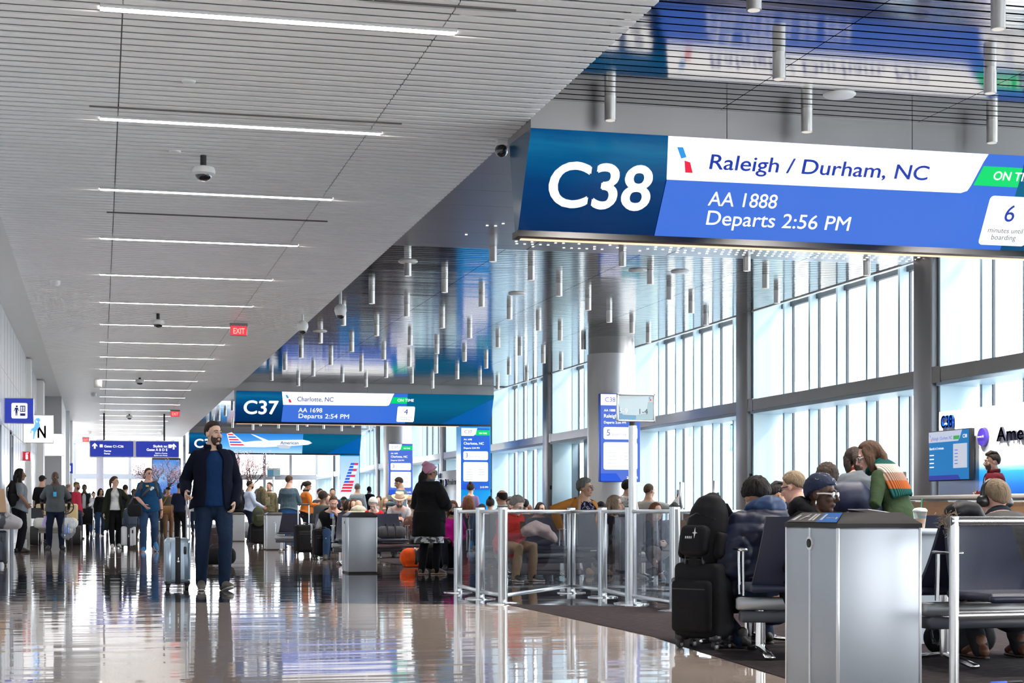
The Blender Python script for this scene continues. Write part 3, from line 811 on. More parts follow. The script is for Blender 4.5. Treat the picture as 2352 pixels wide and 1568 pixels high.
F.poly('symbol', [(w * .40, h * .70), (w * .52, h * .76), (w * .56, h * .62), (w * .50, h * .52), (w * .44, h * .44), (w * .40, h * .36), (w * .36, h * .14), (w * .33, h * .14), (w * .34, h * .42), (w * .28, h * .44), (w * .26, h * .34), (w * .23, h * .34), (w * .27, h * .50), (w * .36, h * .56)], mbl, pn, .012, base)
F.poly('symbol', [(w * .49 + .04 * math.cos(a * PI / 6), h * .82 + .045 * math.sin(a * PI / 6)) for a in range(12)], mbl, pn, .012, base)
F.poly('symbol', [(w * .40, h * .70), (w * .37, h * .80), (w * .46, h * .90), (w * .47, h * .86), (w * .41, h * .80), (w * .44, h * .72)], mbl, pn, .012, base)
F.poly('symbol', [(w * .52, h * .74), (w * .57, h * .82), (w * .51, h * .90), (w * .49, h * .88), (w * .54, h * .82), (w * .49, h * .74)], mbl, pn, .012, base)
blade('blank_sign', 93, 147, 995, 1047, 'blank white lit blade sign lower and further than the N sign', emit('shop_sign'))
F, base, pn, w, h = blade('extinguisher_sign', 52, 71, 1036, 1058, 'small red sign with a white fire extinguisher symbol', mat('sign_red', (.62, .01, .03), .4, em=(.5, .0, .02), ems=.3))
F.poly('symbol', rrect(w * .36, w * .64, h * .15, h * .68, .02), txt_white, pn, .008, base)
F.poly('symbol', [(w * .36, h * .72), (w * .7, h * .78), (w * .72, h * .86), (w * .44, h * .84), (w * .3, h * .7)], txt_white, pn, .008, base)
F, base, pn, w, h = blade('accessible_sign', 154, 168, 1063, 1087, 'small navy sign with a wheelchair symbol beyond the grey wall', sign_blue, xl=-1.34)
F.poly('symbol', rrect(w * .1, w * .6, h * .2, h * .75, .01), txt_white, pn, .008, base)

# ---- exit signs
def exit_sign(u, v, lab):
    d = (ZW - CAMH) * FPX / (HZ - v); p = at(u, d); w, h = .36, .27
    t = thing('exit_sign', lab, 'exit sign', (p.x, p.y, ZW - .05), 0, 'red exit signs')
    b = MB(); b.rbox(-w / 2, w / 2, -.03, .03, -h, -.05, .008); b.box(-w / 2 - .01, w / 2 + .01, -.05, .05, -.06, 0); b.obj('case', dark_steel, t)
    base = Vector((p.x, p.y, ZW - .05))
    F = Face((p.x - w / 2, p.y - .031, ZW - .05 - h), (1, 0, 0), (0, 0, 1))
    pn = F.poly('panel', [(.01, .01), (w - .01, .01), (w - .01, h - .06), (.01, h - .06)], mat('exit_red', (.5, .02, .03), .4, em=(.75, .03, .05), ems=.7), t, .003, base)
    F.text('lettering', 'EXIT', w * .18, .045, emit('exit_letters', (1, .25, .2), 2.2), pn, w=w * .68, h=.12, bold=.02, lift=.007, base=base)
exit_sign(548, 737, 'red EXIT sign hanging at the end of the seventh strip light')
exit_sign(402, 938, 'small red EXIT sign above the hanging blue sign')
exit_sign(197, 1001, 'tiny red EXIT sign far down the concourse')

# ---- cameras, sensors and speakers under the white ceiling
cam_white = mat('camera_white', (.72, .72, .70), .35); dome = mat('camera_dome', (.01, .01, .012), .06, coat=1)
def dome_cam(u, v, lab, s=1.0, z=ZW, stem=.12):
    d = (z - CAMH) * FPX / (HZ - v); p = at(u, d)
    t = thing('dome_camera', lab, 'security camera', (p.x, p.y, z))
    if stem: b = MB(); b.cyl((0, 0), .035, -stem, 0); b.obj('stem', black, t)
    b = MB(); b.lathe((0, 0, -stem), [(.05 * s, 0), (.125 * s, -.02 * s), (.138 * s, -.05 * s), (.138 * s, -.09 * s), (.11 * s, -.11 * s)][::-1], 24); b.obj('housing', cam_white, t)
    b = MB(); b.ell((0, 0, -stem - .105 * s), (.10 * s, .10 * s, .07 * s), 18, 8); b.obj('dome', dome, t)
    for i in range(4):
        pass
dome_cam(467, 357, 'large white dome camera hanging below the second strip light')
dome_cam(363, 720, 'white dome camera hanging in front of the seventh strip light')
dome_cam(321, 867, 'small white dome camera on the ceiling midway down the concourse', stem=.05)
dome_cam(297, 951, 'tiny dome camera just above the hanging blue sign', stem=.05)
def ptz(u, v, lab, z=ZW, drop=.12):
    d = (z - CAMH) * FPX / (HZ - v); p = at(u, d)
    t = thing('ptz_camera', lab, 'security camera', (p.x, p.y, z))
    b = MB(); b.cyl((0, 0), .03, -drop, 0); b.obj('stem', cam_white, t)
    b = MB(); b.lathe((0, 0, -drop), [(.035, .0), (.06, -.01), (.115, -.07), (.12, -.13), (.10, -.20), (.085, -.22)][::-1], 20); b.obj('housing', cam_white, t)
    b = MB(); b.ell((0, 0, -drop - .215), (.085, .085, .075), 16, 8); b.obj('dome', dome, t)
ptz(695, 722, 'white ball shaped camera hanging at the edge of the white ceiling')
ptz(782, 665, 'ball shaped camera hanging from the metal ceiling past the white edge', ZG, .28)
t = thing('corner_camera', 'small black ball camera by the left end of the C38 sign', 'security camera', (4.30, 17.9, 4.92))
b = MB(); b.rbox(-.06, .06, -.05, .05, -.04, .02, .01); b.obj('mount', cam_white, t)
b = MB(); b.ell((0, 0, -.09), (.075, .075, .075), 14, 8); b.obj('dome', dome, t)
def puck(u, v, r, h, lab, name='wireless_unit'):
    d = (ZW - CAMH) * FPX / (HZ - v); p = at(u, d)
    b = MB(); b.lathe((p.x, p.y, ZW), [(r * .55, -h), (r * .9, -h * .75), (r, -h * .3), (r, 0)], 18)
    tag(b.obj(name, cam_white), lab, 'ceiling device')
puck(126, 645, .10, .09, 'round white cap on the slats beside the left edge of the ceiling')
puck(433, 186, .07, .02, 'small flat round plate between the first two strip lights', 'sprinkler_plate')
puck(402, 347, .07, .02, 'small flat round plate up left of the large dome camera', 'sprinkler_plate')
puck(215, 903, .10, .12, 'small white dome beside the white box speaker')
puck(205, 990, .12, .14, 'tiny pale dome far down on the left of the white ceiling')
puck(373, 992, .12, .14, 'tiny pale dome far down right of the hanging blue sign')
d = (ZW - CAMH) * FPX / (HZ - 872); p = at(225, d)
b = MB(); b.rbox(p.x - .12, p.x + .12, p.y - .12, p.y + .12, ZW - .24, ZW, .02); tag(b.obj('box_speaker', cam_white), 'white box speaker hanging at the left of the concourse ceiling', 'ceiling speaker')
# ================================================================ BINS, BARRIER, SEATS, BAGS, DESKS
bin_alu = mat('bin_aluminium', (.41, .44, .48), .42, .55, var=.05, vscale=2)
bin_edge = mat('bin_edge', (.80, .81, .83), .3, .6)
lid_black = mat('lid_black', (.028, .026, .026), .6, spec=.25)
label_brown = mat('label_brown', (.17, .135, .125), .45)
label_blue = mat('label_blue', (.01, .22, .75), .4)
label_white = mat('label_white', (.85, .85, .85), .5)
BW, BD = .40, .565
def make_bin(lab, x, y, detail=False, rz=0):
    t = thing('recycling_bin', lab, 'bin', (x, y, 0), rz, 'aluminium recycling bins')
    b = MB(); b.rbox(0, BW, 0, BD, .02, .775, .012, 2); b.obj('body', bin_alu, t)
    b = MB(); b.box(.01, BW - .01, .01, BD - .01, 0, .02); b.obj('plinth', lid_black, t)
    for cx, cy in ((.004, .004), (BW - .004, .004), (.004, BD - .004)):
        b = MB(); b.rbox(cx - .007, cx + .007, cy - .007, cy + .007, .02, .772, .003, 1); b.obj('corner_trim', bin_edge, t)
    b = MB(); o = .004
    lo = [(-o, -o), (BW + o, -o), (BW + o, BD + o), (-o, BD + o)]; hi = [(.06, .06), (BW - .06, .06), (BW - .06, BD - .06), (.06, BD - .06)]
    vs = [(p[0], p[1], .772) for p in lo] + [(p[0], p[1], .79) for p in lo] + [(p[0], p[1], .84) for p in hi]
    b.add(vs, [(0, 3, 2, 1), (8, 9, 10, 11)] + [(i, (i + 1) % 4, 4 + (i + 1) % 4, 4 + i) for i in range(4)] + [(4 + i, 4 + (i + 1) % 4, 8 + (i + 1) % 4, 8 + i) for i in range(4)])
    lid = b.obj('lid', lid_black, t)
    # printed label on the left slope of the lid
    F = Face((-o, BD + o, .79), (0, -1, 0), (.064, 0, .05)); L = BD + 2 * o; h = .078; k = .062
    def q(s, u): return (k * u + s * (L - 2 * k * u), u * h)
    F.poly('label', [q(.02, .08), q(.60, .08), q(.60, .94), q(.02, .94)], label_brown, lid, .003)
    F.poly('label', [q(.60, .08), q(.99, .08), q(.99, .94), q(.60, .94)], label_blue, lid, .003)
    if detail:
        F.poly('symbol', [q(.08, .2), q(.16, .2), q(.14, .7), q(.10, .7)], label_white, lid, .005)
        F.poly('symbol', [q(.22, .25), q(.25, .25), q(.34, .8), q(.31, .8)], label_white, lid, .005)
        F.poly('symbol', [q(.28, .5), q(.36, .55), q(.36, .62), q(.28, .58)], label_white, lid, .005)
        for a in (.42, .49): F.poly('symbol', [q(a, .2), q(a + .05, .2), q(a + .05, .8), q(a, .8)], label_white, lid, .005)
        F.poly('symbol', [q(.64, .25), q(.69, .25), q(.71, .8), q(.66, .8)], label_white, lid, .005)
        F.text('lettering', 'bottles & cans', q(.73, .4)[0], q(.73, .4)[1], label_white, lid, w=.09, bold=.015, lift=.005)
        F.poly('symbol', [q(.92, .4), q(.95, .3), q(.97, .45), q(.94, .55)], label_white, lid, .005)
    # door seam and lock on the left side
    b = MB(); b.box(-.006, .002, BD * .49, BD * .515, .03, .77); b.obj('door_seam', bin_edge, t)
    b = MB(); b.tube([(-.008, BD * .5, .70), (.0, BD * .5, .70)], [(.032, .032), (.032, .032)], n=18, caps='flat'); lk = b.obj('lock_plate', bin_edge, t)
    b = MB(); b.tube([(-.012, BD * .5, .70), (.0, BD * .5, .70)], [(.02, .02), (.02, .02)], n=14, caps='flat'); b.obj('keyhole', lid_black, lk)
    return t
make_bin('large aluminium recycling bin in front at the right, blue label on its lid', 3.125, 6.73, True)
make_bin('aluminium recycling bin standing alone at the edge of the black floor band', 3.29, 22.67)
make_bin('aluminium recycling bin beside the man in the grey blue shirt', 3.58, 37.2)
make_bin('aluminium recycling bin furthest back, behind the man with the silver suitcase', 3.64, 48.4)

# ---- glass queue barrier
acry = glass('barrier_pane', (.92, .93, .95), .012)
PV = [(1052, 1360), (1103, 1375), (1155, 1386), (1312, 1361), (1384, 1371), (1447, 1386), (1550, 1404)]
pts = [G(u, v) for u, v in PV]; pts.append(Vector((6.2, 16.3, 0))); pts.append(Vector((7.6, 17.2, 0)))
BH = .885
bar = thing('glass_barrier', 'zigzag queue barrier of aluminium posts and clear panels around the C38 seats', 'barrier', pts[0])
o = pts[0]
for i, p in enumerate(pts):
    q = p - o; b = MB()
    b.prism(rrect(q.x - .04, q.x + .04, q.y - .04, q.y + .04, .018, 3), .015, BH, 'Z', smooth=False); ps = b.obj('post', alu, bar)
    b = MB(); b.box(q.x - .012, q.x + .012, q.y - .045, q.y - .039, .04, BH - .02); b.obj('groove', mat('groove_grey', (.25, .28, .3), .4), ps)
    b = MB(); b.box(q.x - .038, q.x + .038, q.y - .038, q.y + .038, BH, BH + .012); b.obj('cap', black, ps)
    b = MB(); b.lathe((q.x, q.y, 0), [(.15, 0), (.15, .008), (.10, .018), (.04, .02)], 24); b.obj('base_plate', chrome, bar)
for i in range(len(pts) - 1):
    a, c = pts[i] - o, pts[i + 1] - o; d = (c - a); L = d.length; d.normalize()
    M = Matrix.Translation(a) @ Matrix.Rotation(math.atan2(d.y, d.x), 4, 'Z')
    b = MB(); g = .055
    b.rbox(g, g + .035, -.018, .018, .07, BH - .03, .006, 1, M=M); b.rbox(L - g - .035, L - g, -.018, .018, .07, BH - .03, .006, 1, M=M)
    b.rbox(g, L - g, -.02, .02, BH - .055, BH - .02, .008, 1, M=M); b.rbox(g, L - g, -.02, .02, .055, .09, .008, 1, M=M)
    f = b.obj('panel_frame', alu, bar)
    b = MB(); b.box(g + .03, L - g - .03, -.002, .002, .085, BH - .05, M=M); b.obj('pane', acry, f)
p = pts[5] + Vector((-.002, -.085, 0))
t = thing('lane_sign', 'framed boarding lane sign on a tall pole rising from the glass barrier', 'sign', (p.x, p.y, 0))
b = MB(); b.tube([(0, 0, .0), (0, 0, 1.63)], [.038, .038], n=16, caps='flat'); b.obj('pole', alu, t)
b = MB(); b.cyl((0, 0), .03, 1.63, 1.665, 14); b.obj('collar', black, t)
b = MB(); b.lathe((0, 0, 0), [(.15, 0), (.15, .008), (.05, .02)], 24); b.obj('base_plate', chrome, t)
x0, x1, z0, z1 = -.155, .215, 1.665, 1.925
b = MB(); b.rbox(x0, x1, -.012, .012, z0, z0 + .02, .006, 2); b.rbox(x0, x1, -.012, .012, z1 - .02, z1, .006, 2); b.rbox(x0, x0 + .02, -.012, .012, z0, z1, .006, 2); b.rbox(x1 - .02, x1, -.012, .012, z0, z1, .006, 2)
fr = b.obj('sign_frame', alu, t)
F = Face((p.x + x0 + .02, p.y - .004, z0 + .02), (1, 0, 0), (0, 0, 1)); W, H = .33, .22; bb = Vector((p.x, p.y, 0))
F.poly('sheet', [(0, 0), (W, 0), (W, H), (0, H)], mat('sheet_pale', (.36, .43, .46), .25), t, .001, bb)
F.poly('sheet_blue', [(0, 0), (W * .5, 0), (W * .5, H * .74), (0, H * .74)], mat('sheet_blue', (.03, .20, .36), .25), t, .003, bb)
F.poly('sheet_right', [(W * .5, 0), (W, 0), (W, H * .74), (W * .5, H * .74)], mat('sheet_grey', (.22, .36, .41), .25), t, .003, bb)
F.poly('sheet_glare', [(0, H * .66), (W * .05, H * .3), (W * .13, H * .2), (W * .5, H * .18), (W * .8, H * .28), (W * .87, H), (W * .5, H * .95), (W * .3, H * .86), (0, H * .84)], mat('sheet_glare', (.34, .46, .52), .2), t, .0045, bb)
F.text('lettering', '5-9', W * .02, H * .26, label_white, t, h=H * .2, lift=.006, base=bb)
F.text('lettering', '1-4', W * .60, H * .24, mat('ink_black'), t, h=H * .22, w=W * .24, lift=.006, base=bb)
airline_mark(F, W * .87, H * .8, H * .14, bb, t)

# ---- rows of beam seats
navy_seat = mat('seat_navy', (.022, .027, .052), .42, bump=.05, bscale=60)
seat_edge = mat('seat_edge', (.035, .06, .14), .35)
beam_m = mat('beam_metal', (.34, .35, .36), .35, .7)
dark_beam = mat('beam_dark', (.05, .055, .07), .4)
def shell(mb, x, yb, back=True):
    """curved one-piece backrest: narrow head, wide foot"""
    rowsN, colsN = 8, 8
    for lay in (0, 1):
        pass
    vs = []; ny = []
    for lay in (0, 1):
        for j in range(rowsN + 1):
            tt = j / rowsN; w = .245 - .055 * tt
            for i in range(colsN + 1):
                s_ = -1 + 2 * i / colsN
                xx = x + s_ * w; yy = yb + .03 + .13 * tt - .06 * (1 - tt) ** 3 - .030 * s_ * s_ + (.028 if lay else 0)
                vs.append((xx, yy, .405 + .41 * tt))
    n1 = (rowsN + 1) * (colsN + 1); c = colsN + 1; fs = []
    for j in range(rowsN):
        for i in range(colsN):
            a = j * c + i
            fs.append((a, a + 1, a + c + 1, a + c)); fs.append((n1 + a, n1 + a + c, n1 + a + c + 1, n1 + a + 1))
    for j in range(rowsN):
        a = j * c; fs.append((a, a + c, n1 + a + c, n1 + a)); a = j * c + colsN; fs.append((a, n1 + a, n1 + a + c, a + c))
    for i in range(colsN):
        a = i; fs.append((a, n1 + a, n1 + a + 1, a + 1)); a = rowsN * c + i; fs.append((a, a + 1, n1 + a + 1, n1 + a))
    mb.add(vs, fs, True)
def arm(mb, x, yb=0.0):
    mb.tube([(x, -.02, .36), (x, -.05, .56), (x, -.05, .62)], [(.022, .008)] * 3, n=8, caps='flat', side=(0, 1, 0))
    mb.tube([(x, .13, .36), (x, .12, .56), (x, .12, .62)], [(.022, .008)] * 3, n=8, caps='flat', side=(0, 1, 0))
    mb.rbox(x - .024, x + .024, -.12, .15, .615, .632, .007, 2)
def seat_row(lab, x, y, rz, n, group=None, skip=(), pitch=.60, double=False, arms=True, name='beam_seating'):
    t = thing(name, lab, 'row of seats', (x, y, 0), rz, group)
    L = pitch * n
    b = MB(); b.rbox(-.02, L + .02, -.04, .05, .27, .345, .01, 1); b.obj('beam', beam_m, t)
    b = MB(); b.rbox(.0, L, -.06, .07, .20, .265, .01, 1); b.obj('power_rail', dark_beam, t)
    for k in ([0.12, L - .12] if n < 4 else [.12, L / 2, L - .12]):
        b = MB(); b.tube([(k, .0, .28), (k, .0, .05)], [.03, .03], n=10, caps='flat'); b.tube([(k, -.32, .02), (k, 0, .06), (k, .32, .02)], [(.03, .016)] * 3, side=(1, 0, 0), n=8); b.obj('leg', chrome, t)
    for i in range(n):
        cx = pitch * (i + .5)
        for sgn in ((1, -1) if double else (1,)):
            b = MB(); shell(b, 0, .0); 
            M = Matrix.Translation((cx, 0 if not double else .02 * sgn, 0)) @ (Matrix.Identity(4) if sgn == 1 else Matrix.Rotation(PI, 4, 'Z')) @ Matrix.Translation((0, .14 if double else .10, 0))
            if double: M = Matrix.Translation((cx, 0, 0)) @ (Matrix.Identity(4) if sgn == 1 else Matrix.Rotation(PI, 4, 'Z')) @ Matrix.Translation((0, -.16, 0))
            b.v = [tuple(M @ Vector(v)) for v in b.v]; b.obj('backrest', navy_seat, t)
            b = MB(); b.rbox(-.255, .255, -.46, .02, .375, .42, .02, 3); b.tube([(-.24, -.455, .392), (.24, -.455, .392)], [.022, .022], n=10)
            b.v = [tuple(M @ Vector(v)) for v in b.v]; b.obj('seat', navy_seat, t)
    if arms:
        for i in range(n + 1):
            b = MB(); arm(b, pitch * i); 
            if double: b.v = [(v[0], v[1] - .26, v[2]) for v in b.v]
            b.obj('armrest', chrome, t)
    return t
seat_row('double row of navy seats behind the large recycling bin, chrome armrests', 4.40, 8.35, 0, 2, double=True)
seat_row('single navy seat seen from behind between the backpack and the large bin', 4.21, 9.0, PI - .22, 1)
seat_row('single navy seat under the person in the navy puffer jacket', 4.02, 10.45, -PI / 2, 1)
seat_row('row of navy seats behind the glass barrier under the woman in the red fleece', 4.45, 20.25, 0, 4, 'seat rows beyond the glass barrier')
seat_row('second row of navy seats just behind the seat of the woman in the red fleece', 5.3, 22.3, 0, 4, 'seat rows beyond the glass barrier')
seat_row('row of navy seats with a grey handbag on one seat, beside the orange duffel', 3.62, 26.6, 0, 3)
seat_row('row of navy seats under the man in the black vest', 3.75, 30.4, 0, 4)
seat_row('row of navy seats in front of the woman in the orange sweater', 5.4, 35.4, PI, 3)
seat_row('distant row of navy seats facing the windows, behind the cowboy hat', 5.2, 34.0, 0, 5)
seat_row('row of navy seats at the windows behind the man with the raised phone', 7.6, 27.0, 0, 4)
seat_row('row of seats behind the lady with the head wrap, near the desk', 7.9, 12.4, PI, 4)

# ---- tubular handrail at the right edge
t = thing('handrail', 'silver tubular handrail frame at the right edge of the photo', 'rail', (3.56, 6.5, 0))
rm = mat('rail_satin', (.72, .71, .70), .22, .9)
z1 = .822
b = MB(); b.tube([(0, 0, 0), (0, 0, z1)], [.021, .021], n=16, caps='flat'); b.obj('post', rm, t)
b = MB(); b.tube([(1.9, .1, 0), (1.9, .1, z1)], [.021, .021], n=16, caps='flat'); b.obj('post', rm, t)
b = MB(); b.tube([(-.02, 0, z1 - .021), (1.92, .1, z1 - .021)], [.021, .021], n=16, caps='flat'); b.obj('top_rail', rm, t)
b = MB(); b.tube([(0, 0, .395), (1.9, .1, .395)], [.019, .019], n=16, caps='flat'); b.obj('mid_rail', rm, t)

# ---- gate desk and back wall
bw_m = gradmat('backwall_print', [(0, (.0, .07, .40)), (.18, (.0, .13, .52)), (.36, (.02, .30, .72)), (.50, (.75, .85, .92)), (.60, (.90, .91, .93)), (1, (.92, .92, .94))], 'Z', 1.0, 2.2, em=0, rough=.35, noise_amt=.06, nscale=(1, .5, 14))
def gate_wall(Y0, lab, num, detail):
    t = thing('gate_backwall', lab, 'gate wall', (12.45, Y0, 0))
    b = MB(); b.rbox(0, .14, -5.0, 0, .02, 2.37, .008, 1); b.obj('board', bw_m, t)
    F = Face((12.445, Y0, 0), (0, -1, 0), (0, 0, 1)); base = Vector((12.45, Y0, 0))
    F.text('number', num, .14, 2.12, mat('c38_blue', (.0, .10, .55), .3), t, w=.36, h=.18, bold=.03, lift=.01, base=base, extr=.03)
    F.text('lettering', 'American', 1.76, 1.85, mat('ink_slate', (.03, .03, .06), .3), t, w=1.45, h=.20, bold=.018, lift=.01, base=base, extr=.03)
    b = MB(); b.tube([(-.05, -1.36, 1.93), (0, -1.36, 1.93)], [(.12, .13), (.13, .14)], n=24, caps='flat', side=(0, 1, 0)); lg = b.obj('round_emblem', mat('emblem_violet', (.06, .03, .35), .25), t)
    Face((12.39, Y0 - 1.26, 1.90), (0, -1, 0), (0, 0, 1)).text('lettering', 'oneworld', 0, .02, label_white, lg, w=.20, lift=.015, base=base)
    return t
gate_wall(23.2, 'white to blue gate wall reading C38 American behind the man in burgundy', 'C38', True)
gate_wall(62.0, 'distant white gate wall reading American seen through the C37 portal', 'C37', False)
def wall_tv(Y0, lab, num, dest):
    t = thing('wall_tv', lab, 'screen', (12.36, Y0, 1.31))
    b = MB(); b.rbox(-.05, .03, -1.24, 0, 0, .76, .01, 2); b.box(.03, .09, -.8, -.4, .2, .5); b.obj('case', black, t)
    F = Face((12.308, Y0 - .015, 1.325), (0, -1, 0), (0, 0, 1)); base = Vector((12.36, Y0, 1.31)); W, H = 1.21, .73
    s_ = F.poly('screen', [(0, 0), (W, 0), (W, H), (0, H)], emit('tv_blue', (.01, .22, .60), .75), t, .004, base)
    F.poly('header', [(0, H), (0, H - .16), (W * .74, H - .16), (W * .78, H - .12), (W * .84, H)], emit('tv_pale', (.6, .66, .82), .8), s_, .008, base)
    F.text('lettering', dest, W * .10, H - .125, navy_txt, s_, w=W * .5, lift=.012, base=base)
    F.text('lettering', num, W * .86, H - .12, txt_white, s_, w=W * .1, lift=.012, base=base)
    F.poly('status_bar', [(W * .63, H - .08), (W * .79, H - .08), (W * .77, H - .135), (W * .63, H - .135)], emit('tv_green', (.05, .45, .1), .8), s_, .012, base)
    F.text('lettering', 'Boards in 5 minutes', W * .03, H - .27, txt_white, s_, w=W * .36, lift=.012, base=base)
    F.poly('list_box', [(W * .62, H - .56), (W * .96, H - .56), (W * .96, H - .20), (W * .62, H - .20)], emit('tv_list', (.62, .66, .78), .8), s_, .008, base)
    for i in range(5): F.poly('list_line', [(W * .66, H - .30 - i * .05), (W * .74, H - .30 - i * .05), (W * .74, H - .29 - i * .05), (W * .66, H - .29 - i * .05)], navy_txt, s_, .012, base)
    F.poly('footer', [(0, 0), (W * .8, 0), (W * .74, .07), (0, .07)], emit('tv_navy', (.03, .05, .4), .8), s_, .008, base)
    for i in range(4): F.poly('text_line', [(W * .03, H - .36 - i * .06), (W * .14, H - .36 - i * .06), (W * .14, H - .345 - i * .06), (W * .03, H - .345 - i * .06)], txt_white, s_, .012, base)
    airline_mark(F, W * .02, H - .14, .1, base, s_)
wall_tv(23.25, 'wall screen with Raleigh / Durham flight details beside the C38 wall number', 'C38', 'Raleigh / Durham, NC')
wall_tv(62.3, 'small dark wall screen beside the distant American gate wall', 'C37', 'Charlotte, NC')
cream = mat('counter_cream', (.72, .66, .60), .35); counter_grey = mat('counter_grey', (.45, .52, .58), .4); wood = mat('counter_wood', (.50, .26, .12), .45, var=.2, vscale=3, stretch=(1, 1, 8))
t = thing('gate_counter', 'long cream topped gate counter in front of the C38 wall', 'counter', (10.1, 22.4, 0))
b = MB(); b.rbox(-.05, .55, -8.5, .05, 1.00, 1.05, .012, 2); b.obj('counter_top', cream, t)
b = MB(); b.box(.05, .5, -8.4, -.05, 0, 1.0); b.obj('cabinet', counter_grey, t)
b = MB(); b.box(.02, .06, -8.4, -.1, .55, .98); b.obj('wood_front', wood, t)
# work counter with glass shelf behind the seats
c0 = at(2052, 14.2)
t = thing('work_counter', 'grey standing work counter with a glass shelf behind the seats', 'counter', (c0.x, c0.y, 0))
b = MB(); b.rbox(0, 3.6, 0, .6, .68, .72, .01, 1); b.obj('counter_top', counter_grey, t)
b = MB(); b.box(.05, 3.5, .05, .55, 0, .68); b.obj('cabinet', counter_grey, t)
b = MB(); b.box(-.1, 3.7, .3, .62, .93, .945); b.obj('glass_shelf', glass('shelf_glass', (.80, .90, .90), .08), t)
for x in (.1, 1.8, 3.4): 
    b = MB(); b.box(x, x + .03, .45, .48, .72, .93); b.obj('shelf_post', alu, t)
for k, (u, v0, v1, w, lab) in enumerate(((2068, 1083, 1146, .30, 'taller black monitor seen edge on behind the woman in the striped scarf'), (2084, 1097, 1146, .30, 'shorter black monitor leaning right of the taller one'))):
    q = at(u, 14.4); z0, z1 = CAMH + (HZ - v1) / FPX * 14.4, CAMH + (HZ - v0) / FPX * 14.4
    t = thing('monitor', lab, 'monitor', (q.x, q.y + k * .1, z0))
    b = MB(); b.rbox(-.07, .05, -.02, .02, .03, z1 - z0, .006, 1, M=Matrix.Shear('XZ', 4, (-.22, 0)) if False else None); b.obj('panel', black, t)
    b = MB(); b.box(-.02, .02, .02, .05, -.02, .1); b.box(-.1, .1, -.05, .12, -.03, -.015); b.obj('stand', black, t)
# iced coffee cup
q = P(2113, 1215, 10.6)
t = thing('iced_coffee', 'clear plastic cup of iced coffee with a green straw beside the bin', 'cup', (q.x, q.y, .735))
b = MB(); b.lathe((0, 0, 0), [(.030, 0), (.044, .11)], 18); b.obj('cup', glass('cup_plastic', (.93, .94, .95), .06, haze=.15), t)
b = MB(); b.lathe((0, 0, .004), [(.028, 0), (.037, .06)], 18); b.obj('coffee', mat('coffee', (.50, .22, .07), .4), t)
b = MB(); b.lathe((0, 0, .11), [(.047, 0), (.047, .008), (.036, .02), (.01, .024)], 18); b.obj('lid', mat('lid_clear', (.8, .84, .86), .2), t)
b = MB(); b.tube([(0, 0, .05), (.012, 0, .19)], [.004, .004], n=8); b.obj('straw', mat('straw_green', (.0, .25, .10), .4), t)
t = thing('side_table', 'low grey table end holding the iced coffee', 'table', (q.x, q.y, 0))
b = MB(); b.rbox(-.35, .18, -.14, .3, .70, .735, .01, 1); b.obj('table_top', counter_grey, t)
b = MB(); b.box(-.30, .15, .0, .25, 0, .70); b.obj('pedestal', counter_grey, t)
# two narrow lane stands seen edge on by the windows
for k, (u, v0, v1, lab) in enumerate(((1566, 1107, 1172, 'narrow silver lane stand near the window, left of the blue one'), (1643, 1104, 1150, 'narrow lane stand with a blue face near the window'))):
    q = at(u, 24.0); z1 = CAMH + (HZ - v0) / FPX * 24
    t = thing('lane_stand', lab, 'stand', (q.x, q.y, 0), -.45, None)
    b = MB(); b.cyl((0, 0), .02, 0, .9, 10); b.obj('pole', alu, t)
    b = MB(); b.rbox(-.012, .012, -.22, .22, .9, z1, .005, 1); b.obj('frame', alu, t)
    b = MB(); b.box(-.014, -.0125, -.2, .2, .93, z1 - .04); b.obj('face', mat('stand_blue', (.03, .15, .6), .4) if k else mat('stand_grey', (.5, .5, .55), .4), t)
    b = MB(); b.lathe((0, 0, 0), [(.15, 0), (.14, .012), (.03, .02)], 18); b.obj('base', black, t)

